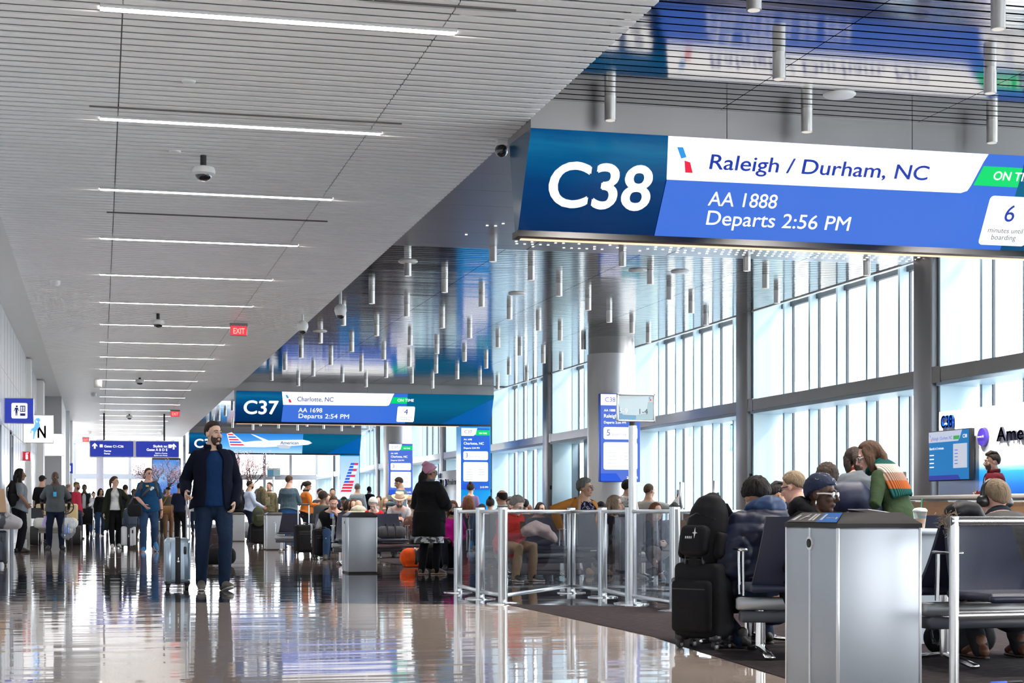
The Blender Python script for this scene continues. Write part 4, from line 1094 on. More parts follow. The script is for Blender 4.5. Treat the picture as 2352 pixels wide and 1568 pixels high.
# ---- luggage
bag_black = cloth('bag_black', (.012, .012, .014), .7, .3, .25); bag_grey = cloth('bag_grey', (.10, .10, .11)); bag_trim = mat('bag_trim', (.03, .03, .035), .35)
wheel_m = mat('wheel_rubber', (.03, .03, .03), .5)
def caster(parent, x, y, r=.028):
    b = MB(); b.tube([(x - .012, y, r), (x + .012, y, r)], [r, r], n=16, caps='flat'); b.rbox(x - .02, x + .02, y - .018, y + .018, r * 1.2, r * 2.3, .006, 1); w = b.obj('wheel', wheel_m, parent)
    b = MB(); b.tube([(x - .0135, y, r), (x + .0135, y, r)], [r * .55, r * .55], n=14, caps='flat'); b.obj('hub', mat('hub_grey', (.45, .47, .5), .3), w)
def suitcase(name, lab, loc, rz, w, dp, h, m, handle=.0, hard=False, group=None, front=True, shell2=None):
    """w across (local X), dp deep (local Y), standing on four wheels"""
    t = thing(name, lab, 'suitcase', loc, rz, group)
    r = .026; z0 = 2 * r + .012
    b = MB(); b.rbox(-w / 2, w / 2, -dp / 2, dp / 2, z0, h, min(.05, dp * .2), 4); body = b.obj('body', m, t)
    if hard:
        b = MB()
        for k in range(3):
            b.rbox(-w / 2 - .004, w / 2 + .004, -dp / 2 + .03 + k * .004, -dp / 2 + .05, z0 + .10, h - .10, .004, 1) if False else None
        for s in (-1, 1):
            for k in (-1, 1):
                b.rbox(s * w * .36 - .03 * 1, s * w * .36 + .03, k * dp * .5 - .006, k * dp * .5 + .006, z0 + .05, h - .05, .005, 1)
        b.obj('ribs', m, body)
        b = MB(); b.rbox(-.028 * w / .27, .028 * w / .27, -dp / 2 - .006, dp / 2 + .006, z0 - .004, h + .006, .006, 2); z = b.obj('zip_band', mat('zip_black', (.012, .012, .014), .5), t)
        b = MB(); b.tube([(0.003, -dp / 2 - .014, h * .62), (.003, -dp / 2 - .014, h * .56)], [.005, .005], n=8); b.ell((.003, -dp / 2 - .014, h * .545), (.012, .004, .014), 10, 6); b.obj('zip_pull', chrome, z)
        b = MB(); b.rbox(w * .22, w * .34, -dp / 2 - .012, -dp / 2 + .01, h * .68, h * .84, .012, 2); b.obj('lock', bag_trim, t)
    elif front:
        b = MB(); b.rbox(-w * .43, w * .43, -dp / 2 - .05, -dp / 2 + .02, z0 + .04, h * .80, .03, 3); pk = b.obj('front_pocket', m, t)
        b = MB(); b.tube([(-w * .36, -dp / 2 - .052, h * .70), (w * .36, -dp / 2 - .052, h * .70)], [.004, .004], n=6); b.obj('zip', bag_trim, pk)
        b = MB(); b.tube([(-.07, -dp / 2 + .01, h + .0), (-.06, -dp / 2 + .01, h + .025), (.06, -dp / 2 + .01, h + .025), (.07, -dp / 2 + .01, h)], [.010] * 4, n=8); b.obj('grab_handle', bag_trim, t)
    b = MB()
    for x in (-w / 2 + .035, w / 2 - .035):
        for y in (-dp / 2 + .04, dp / 2 - .04): b.rbox(x - .03, x + .03, y - .03, y + .03, z0 - .012, z0 + .03, .008, 1)
    b.obj('wheel_mount', bag_trim, t)
    for x in (-w / 2 + .035, w / 2 - .035):
        for y in (-dp / 2 + .04, dp / 2 - .04): caster(t, x, y, r)
    if handle:
        b = MB(); hx = w * .27; y = dp / 2 - .035
        for s in (-1, 1): b.tube([(s * hx, y, h - .1), (s * hx, y, handle - .02)], [(.010, .007)] * 2, n=10, caps='flat')
        hd = b.obj('telescopic_handle', alu, t)
        b = MB(); b.rbox(-hx - .02, hx + .02, y - .014, y + .014, handle - .025, handle + .005, .01, 2); b.obj('grip', bag_trim, hd)
    return t
silver = mat('suitcase_silver', (.42, .52, .62), .28, .55)
p = G(407, 1352)
t = suitcase('suitcase', 'silver hard shell suitcase pulled by the man in the navy jacket', (p.x, p.y, 0), 0, .275, .38, .56, silver, 0, True)
b = MB()
for dx in (-.012, .022): b.tube([(.115 + dx, .06 + dx, .5), (.115 + dx, .06 + dx, .985)], [(.009, .009)] * 2, n=10, caps='flat')
hd = b.obj('telescopic_handle', mat('handle_grey', (.40, .42, .45), .3, .8), t)
b = MB(); b.rbox(.095, .15, .0, .14, .975, 1.005, .01, 2); b.obj('grip', bag_trim, hd)
# big black spinner with a backpack on top
p = at(1617, 10.3)
t = suitcase('suitcase', 'large black soft suitcase at the carpet edge carrying a backpack', (p.x, p.y, 0), math.radians(-58), .34, .21, .53, bag_black, .80)
def backpack(lab, loc, rz, w, dp, h, m, group=None, name='backpack', tilt=0.0, logo=False):
    t = thing(name, lab, 'backpack', loc, rz, group)
    b = MB(); b.tube([(0, 0, .0), (0, .01, h * .2), (0, .015, h * .5), (0, .02, h * .78), (0, .03, h * .95), (0, .04, h)], [(w * .42, dp * .42), (w * .5, dp * .5), (w * .5, dp * .48), (w * .45, dp * .40), (w * .34, dp * .28), (w * .2, dp * .15)], n=20, side=(1, 0, 0), caps='round')
    if tilt: b.v = [tuple(Matrix.Rotation(tilt, 4, 'X') @ Vector(v)) for v in b.v]
    me = remesh(b, max(.012, w * .05), 2); body = link('body', me, m, t)
    R = Matrix.Rotation(tilt, 4, 'X')
    b = MB(); b.rbox(-w * .34, w * .34, -dp * .62, -dp * .2, h * .06, h * .52, .04, 4); b.v = [tuple(R @ Vector(v)) for v in b.v]; pk = b.obj('front_pocket', m, t)
    b = MB(); b.rbox(w * .40, w * .56, -dp * .28, dp * .28, h * .04, h * .45, .03, 3); b.rbox(-w * .56, -w * .40, -dp * .28, dp * .28, h * .04, h * .45, .03, 3); b.v = [tuple(R @ Vector(v)) for v in b.v]; b.obj('side_pocket', m, t)
    b = MB()
    for s in (-1, 1): b.tube([(s * w * .22, dp * .36, h * .9), (s * w * .3, dp * .62, h * .72), (s * w * .32, dp * .62, h * .35), (s * w * .38, dp * .42, h * .1)], [(.03, .009)] * 4, n=8, side=(1, 0, 0))
    b.v = [tuple(R @ Vector(v)) for v in b.v]; b.obj('shoulder_strap', bag_trim, t)
    b = MB(); b.tube([(-.04, dp * .2, h * .97), (-.03, dp * .22, h * 1.06), (.03, dp * .22, h * 1.06), (.04, dp * .2, h * .97)], [.009] * 4, n=8); b.tube([(-w * .40, -dp * .30, h * .62), (0, -dp * .46, h * .70), (w * .40, -dp * .30, h * .62)], [.004] * 3, n=6); b.v = [tuple(R @ Vector(v)) for v in b.v]; b.obj('carry_loop', bag_trim, t)
    if logo:
        F = Face(R @ Vector((-w * .2, -dp * .622, h * .30)), (1, 0, 0), R @ Vector((0, 0, 1)))
        F.poly('emblem', [(.07, .035), (.085, .03), (.09, .0), (.096, .03), (.112, .035), (.096, .04), (.09, .07), (.085, .04)], label_white, pk, .004)
        for i in range(4): F.poly('emblem', [(.02 + i * .014, .0), (.028 + i * .014, .0), (.028 + i * .014, .014), (.02 + i * .014, .014)], label_white, pk, .004)
    return t
backpack('bulging black backpack strapped on top of the large black suitcase', (p.x - .01, p.y, .535), math.radians(-58), .29, .23, .41, bag_black, tilt=-.16, logo=True)
# orange duffel
p = G(966, 1302)
t = thing('duffel_bag', 'orange duffel bag with black straps lying on the floor', 'duffel bag', (p.x, p.y + .1, 0))
b = MB(); b.tube([(-.18, 0, .145), (.36, .1, .145)], [(.13, .15), (.13, .15)], side=(0, 1, 0), n=22, caps='round'); b.box(-.22, .34, -.1, .2, .003, .05)
om = cloth('duffel_orange', (.85, .10, .012), .6); link('body', remesh(b, .012, 3), om, t)
for x in (-.07, .24):
    b = MB(); b.tube([(x, .02 + .145 * math.cos(a) + x * .16, .145 + .155 * math.sin(a)) for a in [PI * 2 * i / 20 for i in range(21)]], [(.022, .004)] * 21, n=6, side=(1, 0, 0), caps='flat'); b.obj('strap', bag_trim, t)
# other cases on the floor
suitcase('suitcase', 'black upright suitcase with a raised silver handle beside the man in the vest', (*G(700, 1276).xy, 0), .15, .40, .26, .60, bag_black, 1.0)
suitcase('suitcase', 'black wheeled case tucked between the vest man and the upright suitcase', (*at(738, 29.6).xy, 0), .1, .30, .24, .55, bag_black)
suitcase('suitcase', 'dark case carrying a small olive backpack behind the blue shirted man', (*at(592, 41).xy, 0), .1, .36, .25, .58, bag_black)
backpack('small olive backpack resting on a dark case by the recycling bin', (*at(594, 40.8).xy, .58), .2, .30, .22, .38, cloth('olive', (.06, .07, .04)))
suitcase('suitcase', 'white suitcase with a wide black zip band beside the woman in the long cardigan', (*G(295, 1260).xy, 0), 0, .33, .24, .52, mat('suitcase_white', (.68, .68, .70), .35), 0, True)
backpack('slate blue backpack sitting on the white suitcase', (*at(300, 38.3).xy, .52), .3, .34, .24, .42, cloth('slate', (.06, .08, .11)))
suitcase('suitcase', 'dark suitcase at the left edge of the photo under a grey bag', (*at(-8, 26.0).xy, 0), 0, .34, .26, .56, mat('suitcase_dark', (.03, .035, .05), .35), 0, True)
p = at(10, 25.9)
t = thing('striped_bag', 'grey striped soft bag slumped on the suitcase at the left edge', 'bag', (p.x, p.y, .57))
b = MB(); b.tube([(-.18, 0, .12), (0, 0, .15), (.18, 0, .10)], [(.12, .10), (.15, .15), (.12, .10)], side=(0, 1, 0), n=16); link('body', remesh(b, .015, 2), gradmat('grey_stripes', [(0, (.05, .05, .06)), (.45, (.06, .06, .07)), (.55, (.34, .32, .33)), (1, (.36, .34, .35))], 'X', -.2, .2, noise_amt=1.6, nscale=(9, 2, 5)), t)
t = thing('paper_bag', 'brown paper bag standing on the grey striped bag at the left edge', 'paper bag', (at(-6, 25.8).x, at(-6, 25.8).y, .84))
b = MB(); b.prism([(-.16, 0), (.14, 0), (.10, .36), (-.12, .36)], -.08, .08, 'Y'); b.obj('body', mat('kraft_paper', (.42, .25, .14), .8, var=.15, vscale=8), t)
b = MB(); b.tube([(-.05, -.07, .36), (-.04, -.07, .43), (.03, -.07, .43), (.04, -.07, .36)], [.006] * 4, n=6); b.obj('handle', mat('kraft_paper'), t)
# bag on the floor behind the walking man
p = G(505, 1298)
t = thing('satchel', 'black satchel lying on the floor behind the walking man', 'bag', (p.x, p.y, 0))
b = MB(); b.tube([(-.28, 0, .14), (.16, 0, .15)], [(.10, .13), (.10, .14)], side=(0, 1, 0), n=16); link('body', remesh(b, .016, 2), bag_black, t)
b = MB(); b.tube([(-.2, 0, .26), (-.1, 0, .34), (.02, 0, .34), (.1, 0, .27)], [(.014, .005)] * 4, n=6); b.obj('strap', bag_trim, t)
suitcase('suitcase', 'dark suitcase half hidden behind the legs of the walking man', (*at(500, 31).xy, 0), .2, .36, .25, .55, cloth('bag_brown', (.05, .035, .035)))
# grey handbag on a seat
p = Vector((4.52, 26.36, 0))
t = thing('handbag', 'grey handbag with dark straps on the seat beside the duffel', 'handbag', (p.x, p.y, .42))
b = MB(); b.tube([(-.16, 0, .10), (.16, 0, .10)], [(.09, .10), (.09, .10)], side=(0, 1, 0), n=16); link('body', remesh(b, .012, 2), bag_grey, t)
for x in (-.06, .07):
    b = MB(); b.tube([(x, -.08, .04), (x - .01, -.09, .12), (x - .02, -.04, .24), (x - .02, .05, .24), (x, .09, .1)], [(.014, .004)] * 5, n=6, side=(1, 0, 0)); b.obj('strap', bag_trim, t)
# black bags by the woman in the black coat
p = at(1020, 24.6)
t = thing('duffel_bag', 'large black bag heaped behind the woman in the black coat', 'duffel bag', (p.x, p.y, 0))
b = MB(); b.tube([(-.22, 0, .2), (.22, 0, .2)], [(.2, .2), (.2, .18)], side=(0, 1, 0), n=18); link('body', remesh(b, .02, 2), bag_black, t)
b = MB(); b.tube([(-.15, -.1, .36), (-.1, -.1, .46), (.1, -.1, .46), (.15, -.1, .36)], [(.016, .006)] * 4, n=6); b.obj('strap', bag_trim, t)
p = at(2275, 9.55)
t = thing('tote_bag', 'black bag on the carpet between the brown boots', 'bag', (p.x, p.y + .35, 0))
b = MB(); b.tube([(-.14, 0, .1), (.14, 0, .1)], [(.09, .1), (.09, .1)], side=(0, 1, 0), n=16); link('body', remesh(b, .012, 2), bag_black, t)
b = MB(); b.tube([(-.1, 0, .19), (-.05, 0, .26), (.05, 0, .26), (.1, 0, .19)], [(.014, .005)] * 4, n=6); b.obj('strap', bag_trim, t)
# charging cable under the seats
b = MB(); q = at(2135, 9.3); cp = [(0, 0, .25), (.02, 0, .14), (.05, 0, .1), (.08, .01, .15), (.06, .02, .2), (.02, .02, .17), (.03, .02, .11), (.1, .02, .1)]
b.tube([Vector(c) + Vector((q.x, q.y, 0)) for c in cp], [.006] * 8, n=6); tag(b.obj('charging_cable', black), 'black charging cable looped under the navy seats', 'cable')
q = at(2315, 8.1)
t = thing('pen', 'blue and black pen lying on the carpet at the lower right', 'pen', (q.x, q.y, .012))
b = MB(); b.tube([(-.09, 0, 0), (0, .02, 0)], [.008, .008], n=8); b.obj('cap', mat('pen_blue', (.02, .1, .7), .3), t)
b = MB(); b.tube([(0, .02, 0), (.1, .045, 0)], [.007, .007], n=8); b.obj('barrel', black, t)
# black puffer jacket with fur hood hung over the seat back
p = at(2212, 9.2)
t = thing('black_jacket', 'black puffer jacket with a fur trimmed hood hung over the seat backs', 'jacket', (p.x, p.y - .05, .785))
b = MB(); b.tube([(-.09, 0, .06), (-.03, .02, .075), (.04, .02, .065), (.09, .04, .02)], [(.06, .04), (.07, .05), (.07, .05), (.05, .04)], side=(0, 1, 0), n=16); link('body', remesh(b, .014, 2), mat('puffer_black', (.008, .008, .011), .6, spec=.3, bump=.5, bscale=9), t)
b = MB(); r = random.Random(5)
for i in range(170):
    a = r.random() * 6.28; c = Vector((-.115 + r.gauss(0, .015), r.gauss(0, .04), .01 + r.gauss(0, .03))); dd = Vector((r.gauss(-.3, .5), r.gauss(0, .5), r.gauss(-.2, .5))).normalized()
    b.tube([c, c + dd * .03], [.0032, .001], n=5, caps='flat')
b.ell((-.115, 0, .01), (.022, .05, .04), 10, 7)
b.obj('fur_trim', cloth('fur', (.30, .24, .19), .95, .4), t)

# ---- electric cart
p = G(127, 1252)
cart = thing('electric_cart', 'cream and white electric passenger cart parked behind the man in grey', 'cart', (p.x, p.y + .6, 0), .0)
cw = mat('cart_white', (.80, .77, .70), .35); tan_ = mat('cart_seat', (.72, .56, .30), .5)
b = MB(); b.rbox(-.55, .55, -.6, .2, .42, .70, .12, 4); b.rbox(-.5, .5, .2, 1.9, .3, .42, .03, 2); b.obj('body', cw, cart)
for s in (-1, 1):
    for y in (-.35, 1.5):
        b = MB(); b.tube([(s * .52 - .1, y, .245), (s * .52 + .1, y, .245)], [.245, .245], n=26, caps='flat'); w = b.obj('wheel', wheel_m, cart)
        b = MB(); b.tube([(s * .52 - .105, y, .245), (s * .52 + .105, y, .245)], [.12, .12], n=18, caps='flat'); b.obj('hub', mat('hub_grey'), w)
for x in (-.28, .30):
    b = MB(); b.rbox(x - .24, x + .24, .62, .74, .62, 1.06, .05, 3); b.obj('seat_back', tan_, cart)
    b = MB(); b.rbox(x - .25, x + .25, .25, .68, .52, .64, .04, 3); b.obj('seat_cushion', tan_, cart)
b = MB(); b.tube([(.25 + .19 * math.cos(a), -.02 + .07 * math.sin(a), .98 + .18 * math.sin(a)) for a in [PI * 2 * i / 24 for i in range(25)]], [.016] * 25, n=8); b.tube([(.06, -.02, .98), (.44, -.02, .98)], [.012] * 2, n=6); sw = b.obj('steering_wheel', black, cart)
b = MB(); b.tube([(.25, -.02, .98), (.25, -.3, .6)], [.02] * 2, n=8); b.obj('column', black, sw)
b = MB(); b.box(-.6, -.3, -.3, .1, .68, .95); b.obj('dashboard', bag_trim, cart)

# ---- blossom trees
bark = mat('bark', (.10, .07, .06), .9); pink = mat('blossom_pink', (.80, .52, .58), .8, var=.25, vscale=20)
def tree(u, d, h, lab, seed, spread=1.0):
    p = at(u, d); r = random.Random(seed)
    t = thing('blossom_tree', lab, 'tree', (p.x, p.y, 0))
    b = MB(); b.rbox(-.5, .5, -.5, .5, 0, .45, .04, 2); b.obj('planter', mat('planter', (.3, .3, .32), .5), t)
    b = MB(); tips = []
    def grow(p0, dr, L, rad, lev):
        p1 = p0 + dr * L * .5 + Vector((r.gauss(0, .03), r.gauss(0, .03), 0)); p2 = p0 + dr * L
        b.tube([p0, p1, p2], [rad, rad * .8, rad * .6], n=6, caps='flat')
        if lev >= 2: tips.append((p1, L)); tips.append((p2, L))
        if lev < 4:
            for i in range(3 if lev else 5):
                a = r.random() * 6.28; dd = (dr + Vector((math.cos(a), math.sin(a), r.uniform(-.15, .5))) * (.75 * spread)).normalized()
                grow(p0 + dr * L * r.uniform(.6, 1), dd, L * r.uniform(.6, .8), rad * .55, lev + 1)
    grow(Vector((0, 0, .4)), Vector((0, 0, 1)), h * .30, .075, 0)
    b.obj('trunk', bark, t)
    b = MB()
    for q, L in tips:
        for i in range(3):
            c = q + Vector((r.gauss(0, .11), r.gauss(0, .11), r.gauss(0, .11))); s = r.uniform(.012, .032)
            b.add([c + Vector(v) * s for v in ((1, 0, 0), (-1, 0, 0), (0, 1, 0), (0, -1, 0), (0, 0, 1), (0, 0, -1))], [(0, 2, 4), (2, 1, 4), (1, 3, 4), (3, 0, 4), (2, 0, 5), (1, 2, 5), (3, 1, 5), (0, 3, 5)])
    bl = b.obj('blossom', pink, t); bl['kind'] = 'stuff'
    return t
tree(372, 74, 4.4, 'pink blossom tree behind the man in the blue tee', 3)
tree(558, 70, 4.6, 'pink blossom tree behind the right shoulder of the walking man', 8, .8)
t = thing('advert_screen', 'far blue advert screen standing behind the first blossom tree', 'screen', (*at(382, 88).xy, 0))
b = MB(); b.rbox(-.75, .75, -.1, .1, 0, 3.7, .03, 2); b.obj('case', bag_trim, t)
b = MB(); b.box(-.7, .7, -.112, -.102, 1.5, 3.6); b.obj('panel', gradmat('advert', [(0, (.7, .05, .1)), (.25, (.05, .2, .75)), (.6, (.3, .55, .95)), (1, (.1, .3, .85))], 'Z', 1.4, 3.6, em=.8, noise_amt=.5, nscale=(2, 1, 2)), t)
t = thing('lane_sign', 'distant blue and pale lane sign left of the man in the grey blue shirt', 'sign', (*at(628, 52).xy, 0))
b = MB(); b.cyl((0, 0), .035, 0, 1.95, 10); b.obj('pole', alu, t)
b = MB(); b.rbox(-.20, .22, -.015, .015, 1.95, 2.22, .008, 2); b.obj('sign_frame', alu, t)
b = MB(); b.box(-.185, .0, -.018, -.0155, 1.965, 2.16); b.obj('sheet_blue', mat('sheet_blue'), t)
b = MB(); b.box(.0, .205, -.018, -.0155, 1.965, 2.16); b.obj('sheet_grey', mat('sheet_grey'), t)

# lamps added at the ceiling only to brighten the gate wall
for yy in (22.2, 19.6):
    t = thing('added_wall_lamp', 'small added ceiling lamp that brightens the C38 gate wall', 'ceiling light', (10.6, yy, ZG), 0, 'added gate wall lamps')
    b = MB(); b.lathe((0, 0, -.06), [(.05, 0), (.07, .01), (.07, .06)], 16); b.obj('housing', cam_white, t)
    ld_ = bpy.data.lights.new('added_lamp_spot', 'SPOT'); ld_.energy = 900; ld_.spot_size = math.radians(80); ld_.spot_blend = .8; ld_.shadow_soft_size = .05; ld_.color = (1, .96, .92)
    lo = bpy.data.objects.new('added_lamp_spot', ld_); COL.objects.link(lo); lo.location = (10.6, yy, ZG - .09); lo.rotation_euler = (Vector((12.45, yy, 1.6)) - Vector(lo.location)).to_track_quat('-Z', 'Y').to_euler()
# ================================================================ PEOPLE
SKIN = {'light': (.62, .40, .30), 'pink': (.66, .38, .30), 'tan': (.45, .26, .17), 'brown': (.24, .125, .075), 'dark': (.085, .042, .028), 'fair': (.70, .48, .38)}
def skin_mat(k): return mat('skin_' + k, SKIN[k], .5, var=.06, vscale=20, spec=.35)
HAIRC = {'black': (.012, .010, .010), 'dark': (.028, .018, .014), 'brown': (.07, .038, .022), 'auburn': (.16, .065, .03), 'grey': (.22, .21, .20), 'white': (.62, .60, .56), 'blond': (.36, .25, .14), 'ginger': (.30, .16, .09), 'salt': (.12, .115, .11), 'streak': (.20, .15, .11), 'sandy': (.22, .16, .105), 'beard': (.055, .034, .024)}
def hair_mat(k): return mat('hair_' + k, HAIRC[k], .7, spec=.2, bump=.9, bscale=55, var=.35, vscale=40, stretch=(1, 1, .25))
def sstep(a, b, x):
    t = max(0, min(1, (x - a) / (b - a))); return t * t * (3 - 2 * t)
def ik(a, t, l1, l2, pole):
    d = t - a; L = d.length
    if L > (l1 + l2) * .995: d = d * ((l1 + l2) * .995 / L); t = a + d; L = d.length
    if L < abs(l1 - l2) + .03: d = d * ((abs(l1 - l2) + .03) / max(L, 1e-4)); t = a + d; L = d.length
    x = (l1 * l1 - l2 * l2 + L * L) / (2 * L); h = math.sqrt(max(0, l1 * l1 - x * x)); n = d.normalized()
    pv = Vector(pole) - n * n.dot(Vector(pole))
    if pv.length < 1e-4: pv = Vector((0, -1, 0))
    return a + n * x + pv.normalized() * h, t
class Fig: pass

def person(label, x, y, heading, H=1.72, sex='m', seat=None, lean=0, curve=0, twist=0, fat=1.0, wide=1.0, skin='light',
           hair='short', hairc='dark', beard=None, head=(0, 0, 0), rh=(.24, .04, -.14), lh=(-.24, .04, -.14), rp=None, lp=None, curl=.5, rcurl=None, lcurl=None,
           feet=None, top=((.1, .1, .1), 'long'), hem=-.07, pants=(.03, .03, .05), pantlen=1.0, jacket=None, jgap=.5, jhem=-.14, coat=None, skirt=None, shoes=(.03, .03, .03),
           det=1, name='person', hidden_legs=False, sole=None, glasses=None, collar=None, hood=None, topm=None, jm=None, pm=None, roll=0, group=None, loosesleeve=1.0, z0=0.0, heads=1.0, vest=False, quilt=0.0):
    """heading: the way the person faces, degrees clockwise from +Y.  seat: height of the seat or None to stand."""
    s = H / 1.75
    root = thing(name, label, 'person', (x, y, z0), math.radians(-heading), group)
    V = Vector
    f = Fig(); f.root = root; f.s = s
    VOX = {0: .020, 1: .0135, 2: .0085, 3: .0065}[det]
    fem = sex == 'f'
    # ---- spine
    if seat is None: pel = V((0, 0, .93))
    else: pel = V((0, 0, seat / s + .085))
    hs = [-.08, 0, .08, .18, .30, .39, .445, .485, .515, .56]
    wid = [(.15, .115), (.170, .122), (.163, .118), (.145, .108), (.156, .118), (.168, .12), (.160, .108), (.122, .088), (.078, .068), (.060, .060)] if not fem else \
          [(.155, .118), (.176, .125), (.166, .118), (.128, .100), (.138, .108), (.146, .112), (.138, .098), (.104, .078), (.066, .060), (.052, .054)]
    la, cu, tw, ro = math.radians(lean), math.radians(curve), math.radians(twist), math.radians(roll)
    P_ = {}; fr = {}
    pos = pel.copy(); prev = 0.0
    def frame(h):
        k = max(0, min(1, h / .5)); a = la * (.55 + .45 * k) + cu * k * k
        M = Matrix.Rotation(-tw * k, 4, 'Z') @ Matrix.Rotation(-a, 4, 'X') @ Matrix.Rotation(ro * k, 4, 'Y')
        return M
    zz = 0.0; ptab = [pel.copy()]; q = pel.copy(); N = 60
    for i in range(1, N + 1):
        h = .60 * i / N; q = q + frame(h - .005) @ V((0, 0, .60 / N)); ptab.append(q.copy())
    def spine(h):
        if h <= 0: return pel + (V((0, 0, h)) if seat is None else frame(0) @ V((0, 0, h)))
        i = h / .60 * N; a = int(i); b = min(N, a + 1)
        return ptab[a].lerp(ptab[b], i - a)
    def tors(m=0.0, h0=-.08, h1=.56, flare=0.0):
        pts = []; rr = []; sd = []
        for h, (a, b) in zip(hs, wid):
            if h < h0 - .001 or h > h1 + .001: continue
            k = (1 + (fat - 1) * (1 if h < .42 else .4))
            pts.append(spine(h) + frame(h) @ V((0, .02 * (fat - 1) * 6 * (1 if .0 <= h <= .3 else 0), 0))); rr.append((a * wide * (1 + (k - 1) * .6) + m, b * k + m))
        return pts, rr
    side = (frame(.3) @ V((1, 0, 0)))
    Sx = .150 if not fem else .128
    sh = {sg: spine(.425) + frame(.45) @ V((sg * Sx * wide, -.005, 0)) for sg in (1, -1)}
    hipj = {sg: pel + V((sg * .092, 0, -.01)) for sg in (1, -1)}
    l1, l2 = .285, .255
    elb, wri = {}, {}
    for sg, t, pole in ((1, rh, rp), (-1, lh, lp)):
        if t is None: t = (sg * .24, .04, -.14)
        tgt = pel + V(t)
        pole = pole or (sg * .5, -.8, -.3)
        elb[sg], wri[sg] = ik(sh[sg], tgt, l1, l2, pole)
    # ---- legs
    kne, ank, fyaw = {}, {}, {}
    for sg in (1, -1):
        if feet and feet.get(sg): fx, fy, fz, yw = feet[sg][:4]
        elif seat is None: fx, fy, fz, yw = sg * .10, 0, 0, sg * 8
        else: fx, fy, fz, yw = sg * .11, .40, 0, sg * 6
        a = V((fx, fy, fz + .085)); 
        kne[sg], ank[sg] = ik(hipj[sg], a, .43, .42, (sg * .12, 1, .15 if seat is not None else 0)); fyaw[sg] = math.radians(yw)
    # ---- head
    nb = spine(.53); hM = frame(.5) @ Matrix.Rotation(-math.radians(head[0]), 4, 'Z') @ Matrix.Rotation(math.radians(head[1]), 4, 'X') @ Matrix.Rotation(math.radians(head[2]), 4, 'Y')
    if lean or curve: # people keep their gaze up: undo most of the lean
        a = (la + cu) * .75; hM = Matrix.Rotation(-tw, 4, 'Z') @ Matrix.Rotation(-(la + cu) * .25, 4, 'X') @ Matrix.Rotation(-math.radians(head[0]), 4, 'Z') @ Matrix.Rotation(math.radians(head[1]), 4, 'X') @ Matrix.Rotation(math.radians(head[2]), 4, 'Y')
    hc = nb + frame(.5) @ V((0, .012, .040)) + hM @ V((0, .012, .088))
    hk = heads / s * (.5 + .5 * s) if s < 1 else heads
    HM = Matrix.Translation(hc) @ hM.to_3x3().to_4x4() @ Matrix.Scale(hk, 4)
    def hp(p): return HM @ V(p)
    R3 = hM.to_3x3()
    # ---- body mesh
    b = MB()
    pts, rr = tors(); b.tube(pts, rr, side=side, n=20)
    if fem:
        for sg in (1, -1): b.ell(spine(.34) + frame(.34) @ V((sg * .062 * wide, .078 * fat, 0)), (.054, .050, .054), 12, 8)
    for sg in (1, -1):
        b.ell(sh[sg], (.055, .055, .055), 12, 8)
        b.tube([sh[sg], sh[sg].lerp(elb[sg], .5), elb[sg], elb[sg].lerp(wri[sg], .35), wri[sg]], [.052 * (.6 + .4 * fat), .047, .038, .040, .026], n=12)
        b.tube([hipj[sg] + V((0, 0, .04)), hipj[sg].lerp(kne[sg], .35), kne[sg], kne[sg].lerp(ank[sg], .3), ank[sg]], [.092 * (.5 + .5 * fat), .082 * (.5 + .5 * fat), .056, .058, .036], n=14)
        fd = V((math.sin(fyaw[sg]), math.cos(fyaw[sg]), 0))
        b.tube([ank[sg] + V((0, 0, -.03)) - fd * .03, ank[sg] + fd * .08 + V((0, 0, -.05)), ank[sg] + fd * .14 + V((0, 0, -.06))], [(.034, .035), (.04, .026), (.032, .018)], side=fd.cross(V((0, 0, 1))), n=10)
    # neck and head
    b.tube([spine(.50), nb + frame(.5) @ V((0, .005, .03)), hp((0, -.01, -.05))], [.062 if not fem else .054, .056 if not fem else .047, .056 if not fem else .048], n=12)
    def e(c, r, n=14, k=10): b.ell(hp(c), tuple(q * hk for q in r), n, k, R=R3)
    e((0, -.012, .030), (.074, .093, .090)); e((0, .028, -.045), (.056, .060, .078)); e((0, .060, -.098), (.026, .026, .022))
    e((0, .020, -.085), (.050, .050, .030))
    e((0, .080, .020), (.048, .020, .014)); e((.034, .068, -.028), (.022, .020, .024)); e((-.034, .068, -.028), (.022, .020, .024))
    b.tube([hp((0, .090, .010)), hp((0, .106, -.012)), hp((0, .117, -.031)), hp((0, .100, -.041))], [.008 * hk, .010 * hk, .013 * hk, .009 * hk], n=8)
    e((.010, .096, -.036), (.008, .009, .007), 8, 6); e((-.010, .096, -.036), (.008, .009, .007), 8, 6)
    e((0, .088, -.060), (.021, .011, .007), 10, 6); e((0, .086, -.071), (.018, .011, .008), 10, 6)
    for sg in (1, -1): e((sg * .076, -.006, -.008), (.009, .020, .031), 10, 8)
    me = remesh(b, VOX, 2 if det < 2 else 3)
    # ---- hands
    allm = [me]
    f.hand = {}
    for sg, cl in ((1, curl if rcurl is None else rcurl), (-1, curl if lcurl is None else lcurl)):
        if cl is None: continue
        hb = MB(); d = (wri[sg] - elb[sg]).normalized()
        inw = V((-sg, .15, 0)); nrm = (inw - d * inw.dot(d)); nrm = nrm.normalized() if nrm.length > .1 else V((0, 0, -1))   # palm looks inward
        acr = d.cross(nrm) * (1 if sg == 1 else -1)  # towards the thumb
        if acr.y < -.2 or (abs(acr.y) <= .2 and acr.z < 0): acr = -acr
        w0 = wri[sg]; kn = w0 + d * .095
        hb.tube([w0 - d * .03, w0 + d * .02, w0 + d * .06, kn], [(.026, .019), (.034, .018), (.042, .015), (.040, .012)], side=acr, n=12)
